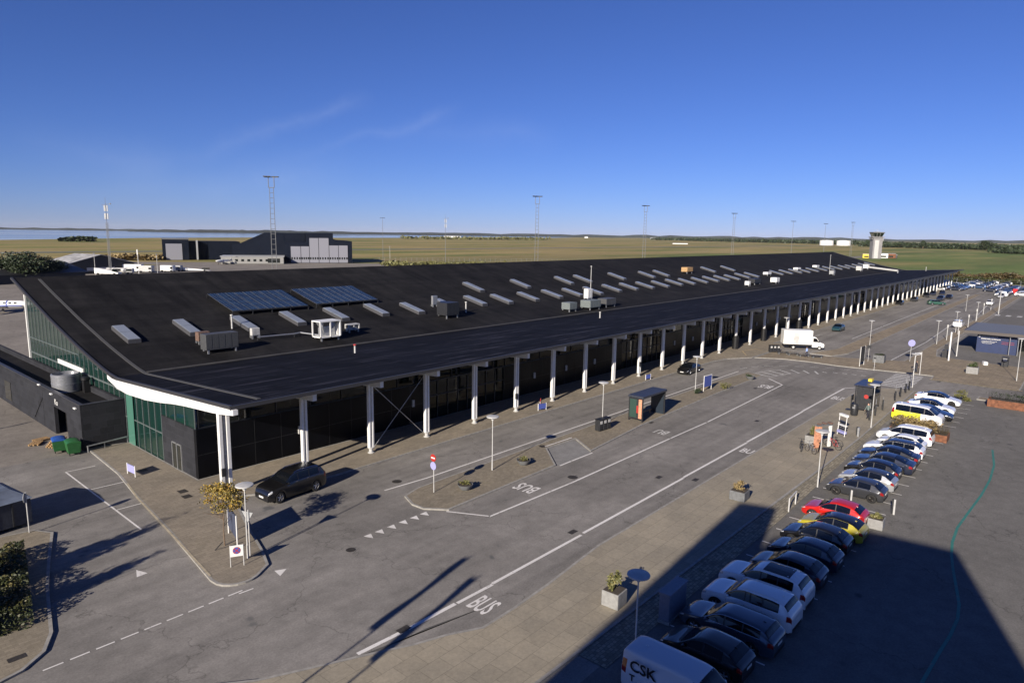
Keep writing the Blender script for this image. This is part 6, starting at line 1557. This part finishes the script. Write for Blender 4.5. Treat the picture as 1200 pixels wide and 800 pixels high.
# ------------------------------------------------------------------ masts
M['mast'] = flat('mast_steel', (.16,.165,.17), .6, .2, noise=.2)
def mast(px, py_top, h, kind, label, group=None, base=None):
    d = ray(px, py_top)
    if base is None: tt = (h-H)/d.z; x, y = d.x*tt, d.y*tt
    else: x, y = base[0], base[1]
    t = thing('light_mast', label, 'mast', (x,y,0), YAW-pi/2+.1, group)
    if kind == 'ladder':
        g = MB(); w = .55
        for s in (-w,w): g.tube((s,0,0),(s*.75,0,h-2.2),.085,.06,6)
        z = 1.2
        while z < h-2.4: g.tube((-w*(1-.25*z/h),0,z),(w*(1-.25*z/h),0,z),.045,n=4); z += 1.1
        g.build('lattice', M['mast'], t)
        g = MB(); 
        for s in (-.6,.6): g.tube((s,0,h-2.3),(s,0,h-.1),.08,n=6)
        g.tube((-.6,0,h-2.3),(.6,0,h-2.3),.08,n=6); g.tube((-1.4,0,h-.15),(1.4,0,h-.15),.06,n=6); g.build('head_frame', M['mast'], t)
        for s in (-1.2,-.4,.4,1.2): g = MB(); g.cbox((s,.3*(1 if s > 0 else -1),h),(.65,.6,.2)); g.build('floodlight', M['dark'], t)
    else:
        g = MB(); g.tube((0,0,0),(0,0,h-1),.15,.09,8); g.build('pole', M['mast'], t)
        if kind == 'cell':
            for s in (-1,1):
                g = MB(); 
                for a in range(3): g.cbox((.6*cos(a*2.1),.6*sin(a*2.1),h-3 if s < 0 else h-6.3),(.35,.25,2.4))
                g.build('antenna_group', M['white_dirty'], t)
            g = MB(); g.tube((0,0,h-2),(0,0,h+1.5),.06); g.tube((-1.5,0,h-1.6),(1.8,0,h-1.2),.06); g.cbox((1.9,0,h-1.1),(.5,.5,.5)); g.build('top_aerial', M['mast'], t)
        else:
            g = MB(); g.tube((-1.3,0,h-.6),(1.3,0,h-.6),.08,n=6); g.build('cross_arm', M['mast'], t)
            for s in (-1.2,0,1.2): g = MB(); g.cbox((s,0,h-.4),(.8,.5,.25)); g.build('floodlight', M['dark'], t)
    return t
mast(317.5,207,31,'ladder','tall floodlight mast standing before the dark hangar','apron floodlight masts')
mast(630,230,31,'ladder','floodlight mast second from left, above the middle of the roof','apron floodlight masts')
mast(757,241,31,'ladder','floodlight mast third from left of the ladder masts','apron floodlight masts')
mast(861,250,31,'ladder','floodlight mast fourth from left of the ladder masts','apron floodlight masts')
mast(930,258.5,31,'pole','faint floodlight mast left of the two white tanks','apron floodlight masts')
mast(968,261.5,31,'pole','faint floodlight mast above the left white tank','apron floodlight masts')
mast(1000,260.5,31,'ladder','floodlight mast just left of the control tower','apron floodlight masts')
mast(449,255,30,'pole','thin pole mast right of the dark hangar', base=G(449,306))
mast(522,255,31,'cell','mast with white antenna drum on the field edge', base=G(522,307.5))
t = mast(127,238,31,'cell','radio mast with antenna groups at the left behind the apron', base=G(130,322))
g = MB()
for s in (-.5,.5): g.tube((s,0,0),(s*.8,0,22),.09,n=5)
z = 1
while z < 22: g.tube((-.5,0,z),(.5,0,z),.04,n=4); g.tube((-.5,0,z),(.5,0,z+1),.03,n=4); z += 1
g.build('lattice', M['mast'], t)
g = MB(); p = G(163,322)
t = thing('flag_pole', 'thin white pole with small flag on the apron left of the hangars', 'pole', (p.x,p.y,0)); g.tube((0,0,0),(0,0,11),.14,.08); g.build('pole', M['white'], t); g = MB(); g.box(-.02,.02,.1,.9,8.6,10.8); g.build('flag', M['white'], t)

# ------------------------------------------------------------------ aircraft and apron vehicles
def plane(x, y, rz_, s, label, stripe=M['bluesign']):
    t = thing('small_aircraft', label, 'aircraft', (x,y,0), rz_)
    g = MB(); pr = [(.0,6.5),(.25,6.3),(.6,5.5),(.85,4),(.9,1),(.85,-2),(.5,-5),(.12,-7),(0,-7.1)]
    g.lathe([(r*s,h*s) for r,h in pr], (0,0,1.9*s), 18, 0, 'x'); f = g.build('fuselage', M['white'], t)
    g = MB(); g.lathe([(.905*s,h*s) for h in (1.5,1.2)],(0,0,1.9*s),18,0,'x'); 
    for sy in (-1,1): g.box(-3*s,4.5*s,sy*.905*s-.01,sy*.905*s+.01,1.55*s,1.75*s)
    g.build('stripe', stripe, f); g = MB()
    for sy in (-1,1):
        for i in range(5): g.box((-1.5+i*1.1)*s,(-1.0+i*1.1)*s,sy*.87*s-.03,sy*.87*s+.03,2.1*s,2.4*s)
    g.build('windows', M['bglass'], f)
    def slab(pts, th, name):
        g = MB(); n = len(pts); vs = [Vector(p_)*s for p_ in pts]; o_ = Vector(th)*s; g.add(vs+[v+o_ for v in vs], [tuple(range(n)), tuple(range(2*n-1,n-1,-1))]+[(i,n+i,n+(i+1)%n,(i+1)%n) for i in range(n)]); g.build(name, M['white'], t)
    for sy in (-1,1):
        slab([(1.4,sy*.6,1.4),(-.9,sy*.6,1.4),(-1.8,sy*7.6,1.8),(-.9,sy*7.6,1.8)], (0,0,.14), 'wing'); slab([(-5.6,0,4.3),(-6.8,0,4.3),(-7.3,sy*2.8,4.4),(-6.6,sy*2.8,4.4)], (0,0,.08), 'tailplane')
        g = MB(); g.lathe([(.2*s,1*s),(.4*s,.6*s),(.42*s,-1*s),(.25*s,-1.4*s),(.0,-1.4*s)],(-3.2*s,sy*1.35*s,2.4*s),14,0,'x'); g.build('engine', M['white_dirty'], t)
        g = MB(); g.tube((-.5*s,sy*1.3*s,0),(-.5*s,sy*1.3*s,1.4*s),.1*s); g.lathe([(0,-.12*s),(.32*s,-.1*s),(.32*s,.1*s),(0,.12*s)],(-.5*s,sy*1.3*s,.32*s),12,0,'y'); g.build('landing_gear', M['dark'], t)
    slab([(-4.2,-.06,2.3),(-6.4,-.06,2.3),(-7.0,-.06,4.4),(-6.0,-.06,4.4)], (0,.12,0), 'fin')
    g = MB(); g.tube((4.6*s,0,0),(4.6*s,0,1.2*s),.08*s); g.lathe([(0,-.1*s),(.26*s,-.08*s),(.26*s,.08*s),(0,.1*s)],(4.6*s,0,.26*s),12,0,'y'); g.build('landing_gear', M['dark'], t)
p = G(3,366); plane(p.x, p.y, radians(-38), 1.0, 'white and blue small jet cut by the left edge on the apron')
p = G(263,309.5); plane(p.x, p.y, radians(200), 1.0, 'small white aircraft parked before the low wing of the hangar')
def gse(px, py, size, label, shape='box', mat='white', rot=0, z0=-.05):
    q = G(px, py); w, d, h = size; t = thing('apron_vehicle', label, 'apron vehicle', (q.x, q.y, z0), YAW-pi/2+rot)
    g = MB()
    if shape == 'tank': g.lathe([(0,-w/2),(h*.4,-w/2+.2),(h*.45,-w/2+.5),(h*.45,w/2-.5),(h*.4,w/2-.2),(0,w/2)], (0,0,h*.62), 16, 0, 'x')
    elif shape == 'wedge': g.add([(-w/2,-d/2,.6),(w/2,-d/2,.6),(w/2,d/2,.6),(-w/2,d/2,.6),(-w/2,-d/2,h),(w*.1,-d/2,h*.7),(w*.1,d/2,h*.7),(-w/2,d/2,h),(w/2,-d/2,h*.35),(w/2,d/2,h*.35)], [(0,1,8,5,4),(2,3,7,6,9),(4,5,6,7),(5,8,9,6),(1,2,9,8),(0,4,7,3),(0,3,2,1)])
    else: g.cbox((0,0,.5+h/2),(w,d,h), bev=.12)
    g.build('body', M[mat], t); g = MB(); g.cbox((w*.36,0,h*.55+.5),(w*.2,d+.04,h*.3)); g.build('windows', M['bglass'], t)
    for x in (-w*.35,w*.35):
        for y in (-d/2,d/2): g = MB(); g.lathe([(0,-.15),(.5,-.15),(.5,.15),(0,.15)],(x,y,.5),12,0,'y'); g.build('wheel', M['rubber'], t)
gse(25,328,(7,2.6,3.0),'white boxy apron truck, leftmost behind the roof edge'); gse(43,327.5,(8,2.6,3.2),'white boxy apron truck, second behind the left roof corner')
gse(110,317,(9,2.6,3.2),'white tanker lorry right of the gabled shed','tank'); gse(123,319,(5,2.4,2.6),'white cab vehicle right of the tanker lorry'); 
gse(127,322,(10,3,3.0),'white stair or loader vehicle by the radio mast foot','wedge'); gse(141,321,(12,2.8,2.6),'long white trailer right of the radio mast','tank','white_dirty'); gse(156,319,(9,2.6,3.2),'white truck below the small flag pole'); gse(172,319.5,(6,2.6,2.8),'white van-like vehicle right of the flag pole','box','white_dirty')
gse(197,318.5,(6,2.6,2.6),'white apron vehicle, left of the pair near the sailplane trailer'); gse(207,318,(5,2.6,2.4),'grey-white apron vehicle in the middle by the roof edge','box','grey'); gse(228,318,(15,2.0,1.8),'long low white sailplane trailer by the roof edge','wedge')
gse(328,307,(8,3,3.4),'white van parked at the hangar corner beside the mast')
for px, py, lab in [(185,313,'thin white post on the grass left of the hangars'),(112,312,'thin white pole near the gabled shed'),(457,303,'thin white post beside the pole mast')]:
    q = G(px, py+10 if px < 200 else py); t = thing('thin_post', lab, 'post', (q.x,q.y,-.05)); g = MB(); g.tube((0,0,0),(0,0,9),.12,.08); g.build('pole', M['white_dirty'], t); g = MB(); g.cbox((0,0,9.1),(.6,.3,.3)); g.build('head', M['grey'], t)

M['leaf_brown'] = leafmat('brown_hedge_leaves', [(.03,.03,.012), (.075,.055,.022), (.13,.085,.035)], .3)
# ------------------------------------------------------------------ far woods, shrubs, hedges
def wood(name, pts, width, n, h, ls, mat, label, seed, kind='stuff', cat='woods'):
    rd = random.Random(seed); g = MB()
    seg = [(Vector(a), Vector(b)) for a, b in zip(pts[:-1], pts[1:])]; tot = sum((b-a).length for a, b in seg)
    for a, b in seg:
        d = (b-a); L_ = d.length; nn = Vector((-d.y, d.x)).normalized(); k = int(n*L_/tot)
        for i in range(k):
            t_ = rd.random(); q = a+d*t_+nn*rd.uniform(-width/2, width/2)
            ht = h*(.55+.35*abs(sin(t_*L_/h*.37+seed))+.25*rd.random()); z = ht*rd.random()**.55
            aa = Vector((rd.uniform(-1,1), rd.uniform(-1,1), rd.uniform(-.7,.7))).normalized(); bb = aa.cross(Vector((rd.uniform(-1,1), rd.uniform(-1,1), rd.uniform(-1,1)))).normalized(); s = ls*rd.uniform(.6,1.4); q = Vector((q.x,q.y,max(z, s*.3)))
            g.add([q-aa*s, q-bb*s*.7, q+aa*s, q+bb*s*.7], [(0,1,2,3)])
    return g.build(name, M[mat], label=label, cat=cat, kind=kind)
wood('far_wood', [pg(1032,2300), pg(1100,2100), pg(1210,1950)], 160, 9000, 11.5, 3.2, 'leaf_dark', 'dark wood along the right horizon', 1)
wood('far_wood', [pg(1180,1500), pg(1215,1400)], 60, 1300, 8.5, 2.4, 'leaf_dark', 'nearer dark wood strip at the right edge', 5)
wood('far_wood', [pg(780,4200), pg(900,3500), pg(1030,3000)], 250, 8000, 14, 5, 'leaf_dark', 'distant dark wood strip right of the middle', 2)
wood('shore_scrub', [pg(70,1240), pg(110,1230)], 30, 900, 6.5, 2.2, 'leaf_dark', 'dark scrub strip at the shore on the left', 3)
wood('shore_scrub', [pg(470,2350), pg(560,2500), pg(640,3000)], 60, 1500, 9, 4, 'leaf_ol', 'scrub strip along the shore behind the field', 4)
wood('field_scrub', [pg(112,505), pg(190,500)], 14, 1500, 3.2, 1.1, 'dry', 'brownish scrub line in front of the field left of the hangars', 6, cat='scrub')
wood('field_scrub', [pg(452,395), pg(500,385), pg(560,392), pg(600,400)], 20, 1700, 3.4, .9, 'leaf_ol', 'low scrub with rusty bushes right of the thin pole mast', 8, cat='scrub')
wood('car_park_hedge', [(384,72), (392,52), (398,30), (402,2), (404,-20)], 9, 9000, 4.6, .5, 'leaf_brown', 'brown-green hedge at the end of the far car parks', 9, cat='hedge')
wood('car_park_hedge', [(378,72), (386,52), (392,30), (396,2), (398,-20)], 4, 5000, 2.6, .4, 'leaf_hedge', 'low green hedge in front of the brown one', 10, cat='hedge')
q = pg(1158,1780); tree('broad_tree', q[0], q[1], 22, (15,15,9), 'broad dark tree standing above the right wood line', 'leaf_dark', 1600, 1.7, 77, trunk_r=1.2, limbs=5)
q = pg(1083,1950); tree('broad_tree', q[0], q[1], 19, (7,7,7), 'pointed dark tree above the wood right of the control tower', 'leaf_dark', 500, 2.2, 78, trunk_r=.8, limbs=4)
t = thing('chain_fence', 'thin wire fence with posts before the far hedge', 'fence', (374, 30, 0)); g = MB()
for i in range(26): g.tube((0,-60+i*4,0),(0,-60+i*4,2.3),.05,n=5)
g.build('posts', M['galv'], t); g = MB()
for z in (.6,1.4,2.2): g.tube((0,-60,z),(0,40,z),.025,n=4)
g.build('wires', M['galv'], t)
t = thing('perimeter_fence', 'long wire fence between apron and field right of the hangar', 'fence', (330, 330, -.1)); g = MB(); fa, fb = Vector((300,392,-.2)), Vector((470,240,-.2))
for k_ in range(61): q = fa.lerp(fb, k_/60)-Vector(t.location); g.tube(q, q+Vector((0,0,2.4)), .05, n=4)
g.build('posts', M['galv'], t); g = MB()
for z in (.6,1.4,2.3): g.tube(fa-Vector(t.location)+Vector((0,0,z)), fb-Vector(t.location)+Vector((0,0,z)), .03, n=4)
g.build('wires', M['galv'], t)
# taxiway strips in the field
g = MB(); g.sheet([(160,402),(245,322),(300,262),(430,200),(900,200),(900,222),(440,222),(330,300),(262,360),(200,420),(120,470),(60,480),(60,462),(118,455)], -.2); S('taxiway', g, M['asph_apron'])
g = MB(); g.sheet([(-500,640),(2600,640),(2600,670),(-500,670)], -.2); S('runway', g, flat('runway_concrete', (.12,.12,.10), .9))

# ------------------------------------------------------------------ the tall hotel the picture is taken from, and its flagpoles (outside the frame)
t = thing('tower_hotel', 'tall pale hotel block behind the viewpoint, casting the shadow on the car park', 'building', (-14, -4, 0))
SA, SE = radians(12.3), radians(22.3); cot = 1/tan(SE)
def caster(sx_, sy_, h): return (sx_-h*cot*cos(SA), sy_-h*cot*sin(SA))
_l = G(635,800); LX, LY = _l.x, _l.y; h1 = 20.9; a = caster(49.0, 4.9, h1); b = caster(48.4, 9.8, h1); c1 = caster(42.8, 14.3, h1); c2 = caster(48.1, 15.8, 21.0); d1 = caster(47.3, 18.25, 21.0); e1 = None
g = MB(); g.prism([a, b, c1, (c1[0]-10, c1[1]-.5), (a[0]-16, a[1]-6)], 0, h1); g.prism([(c2[0]-14,c2[1]-1.2),c2, d1, (d1[0]-(47.2-LX)*1.5, d1[1]-(18.2-LY)*1.5), (d1[0]-33,c2[1]-2)], 0, 21.0)
hw_ = g.build('wall', M['concrete'], t, world=True)
g = MB()
for fl in range(6):
    for k_ in range(4):
        z = 1.2+fl*3.3; q0 = Vector((*a,0)); q1 = Vector((*b,0)); q = q0.lerp(q1, (k_+.5)/4); dd_ = (q1-q0).normalized()
        g.add([q-dd_*.7+Vector((.03,0,z)), q+dd_*.7+Vector((.03,0,z)), q+dd_*.7+Vector((.03,0,z+1.6)), q-dd_*.7+Vector((.03,0,z+1.6))], [(0,1,2,3)])
g.build('windows', M['bglass'], t, world=True)
for k_, (sx_, sy_, lab) in enumerate([(27.7,27.0,'flagpole with hanging banner, left of two beside the hotel'),(26.3,24.95,'flagpole with hanging banner, right of two beside the hotel')]):
    q = caster(sx_, sy_, 11.5); t = thing('flagpole', lab, 'flagpole', (q[0], q[1], .1)); g = MB(); g.tube((0,0,0),(0,0,11.4),.07,.045,10); g.build('pole', M['white'], t)
    g = MB(); n = 10; vs = []
    for i in range(n+1):
        z = 11.2-3.6*i/n; wv = .25*sin(i*.9+k_); vs += [(.06,0,z), (.2+.1*sin(i),.22+wv*.4,z-.05), (.3,.42+wv*.3,z-.1)]
    g.add(vs, [(3*i+j, 3*i+j+1, 3*i+j+4, 3*i+j+3) for i in range(n) for j in range(2)]); g.build('banner', M['bluesign'], t)

# ------------------------------------------------------------------ light, sky, air
sun_dir = Vector((-cos(SE)*cos(SA), -cos(SE)*sin(SA), sin(SE)))    # towards the sun
sl = bpy.data.lights.new('sun', 'SUN'); sl.energy = 5; sl.angle = radians(.53); sl.color = (1, .90, .77)
so = bpy.data.objects.new('sun', sl); C.objects.link(so); so.rotation_mode = 'QUATERNION'; so.rotation_quaternion = sun_dir.to_track_quat('Z', 'Y'); so.location = (-50,-20,60)
w = bpy.data.worlds.new('World'); scene.world = w; w.use_nodes = True; N = w.node_tree.nodes; L = w.node_tree.links
bg = N['Background']; sky = N.new('ShaderNodeTexSky'); sky.sky_type = 'NISHITA'; sky.sun_disc = False
sky.sun_elevation = SE; sky.sun_rotation = atan2(sun_dir.x, sun_dir.y); sky.altitude = 0; sky.air_density = .8; sky.dust_density = 0; sky.ozone_density = 8

tc = N.new('ShaderNodeTexCoord'); DIR = tc.outputs['Generated']
def vmath(op, a_, b_, out='Value'):
    n_ = N.new('ShaderNodeVectorMath'); n_.operation = op
    for s_, v_ in ((n_.inputs[0], a_), (n_.inputs[1], b_)):
        if hasattr(v_, 'is_linked'): L.new(v_, s_)
        else: s_.default_value = v_
    return n_.outputs[out]
def fmath(op, a_, b_=0, clamp=False):
    n_ = N.new('ShaderNodeMath'); n_.operation = op; n_.use_clamp = clamp
    for s_, v_ in ((n_.inputs[0], a_), (n_.inputs[1], b_)):
        if hasattr(v_, 'is_linked'): L.new(v_, s_)
        else: s_.default_value = v_
    return n_.outputs[0]
wn = N.new('ShaderNodeTexNoise'); wn.inputs['Scale'].default_value = 7; wn.inputs['Detail'].default_value = 6; wn.inputs['Roughness'].default_value = .6; L.new(DIR, wn.inputs['Vector'])
wob = fmath('MULTIPLY', fmath('SUBTRACT', wn.outputs['Fac'], .5), .07)
total = None
for A_, B_, wd_, am in [((170,200),(440,110),.017,.06),((330,190),(545,124),.014,.05),((420,150),(660,160),.03,.03),((0,165),(210,200),.04,.04),((0,235),(420,205),.05,.05)]:
    va_ = ray(*A_).normalized(); vb_ = ray(*B_).normalized(); nn_ = va_.cross(vb_).normalized(); al_ = nn_.cross(va_).normalized(); ln_ = vb_.dot(al_)
    dd_ = fmath('ABSOLUTE', fmath('ADD', vmath('DOT_PRODUCT', DIR, nn_), wob)); g_ = fmath('SUBTRACT', 1, fmath('DIVIDE', dd_, wd_), True); g_ = fmath('POWER', g_, 1.5)
    s_ = fmath('DIVIDE', vmath('DOT_PRODUCT', DIR, al_), ln_)
    r_ = ramp(N, L, s_, [(0, (0,0,0)), (.35, (.6,.6,.6)), (.8, (1,1,1)), (1, (0,0,0))])
    mp = N.new('ShaderNodeMapping'); mp.inputs['Location'].default_value = (A_[0]*.01, 0, 0); L.new(DIR, mp.inputs['Vector'])
    sn = N.new('ShaderNodeTexNoise'); sn.inputs['Scale'].default_value = 16; sn.inputs['Detail'].default_value = 6; sn.inputs['Roughness'].default_value = .7; L.new(mp.outputs[0], sn.inputs['Vector'])
    k_ = fmath('MULTIPLY', fmath('MULTIPLY', fmath('MULTIPLY', g_, r_), fmath('MULTIPLY', sn.outputs['Fac'], 2)), am)
    total = k_ if total is None else fmath('ADD', total, k_)
class _o: outputs = [total]
m2 = _o
tint = mixc(N, L, 1, sky.outputs[0], (.86,.77,1.05), 'MULTIPLY'); tint.node.clamp_result = False
cc = mixc(N, L, m2.outputs[0], tint, (9,9.6,11)); L.new(cc, bg.inputs['Color']); bg.inputs['Strength'].default_value = .057
HAZE = 1.3e-5
if HAZE:
    g = MB(); g.box(-9400, 12600, -9400, 12600, -1.3, 90); mt = bpy.data.materials.new('haze'); mt.use_nodes = True; nt = mt.node_tree; nt.nodes.remove(nt.nodes['Principled BSDF'])
    pv = nt.nodes.new('ShaderNodeVolumePrincipled'); pv.inputs['Color'].default_value = (.92,.96,1,1); pv.inputs['Density'].default_value = HAZE; pv.inputs['Anisotropy'].default_value = 0
    nt.links.new(pv.outputs[0], nt.nodes['Material Output'].inputs['Volume'])
    o = g.build('haze', mt, label='pale sea haze over the far fields', cat='haze', kind='stuff')
scene.render.engine = 'CYCLES'
vs_ = scene.view_settings; vs_.view_transform = 'Standard'; vs_.look = 'None'; vs_.gamma = 1; vs_.use_curve_mapping = False; vs_.exposure = .7
scene.cycles.max_bounces = 6; scene.cycles.volume_bounces = 0; scene.cycles.transparent_max_bounces = 12
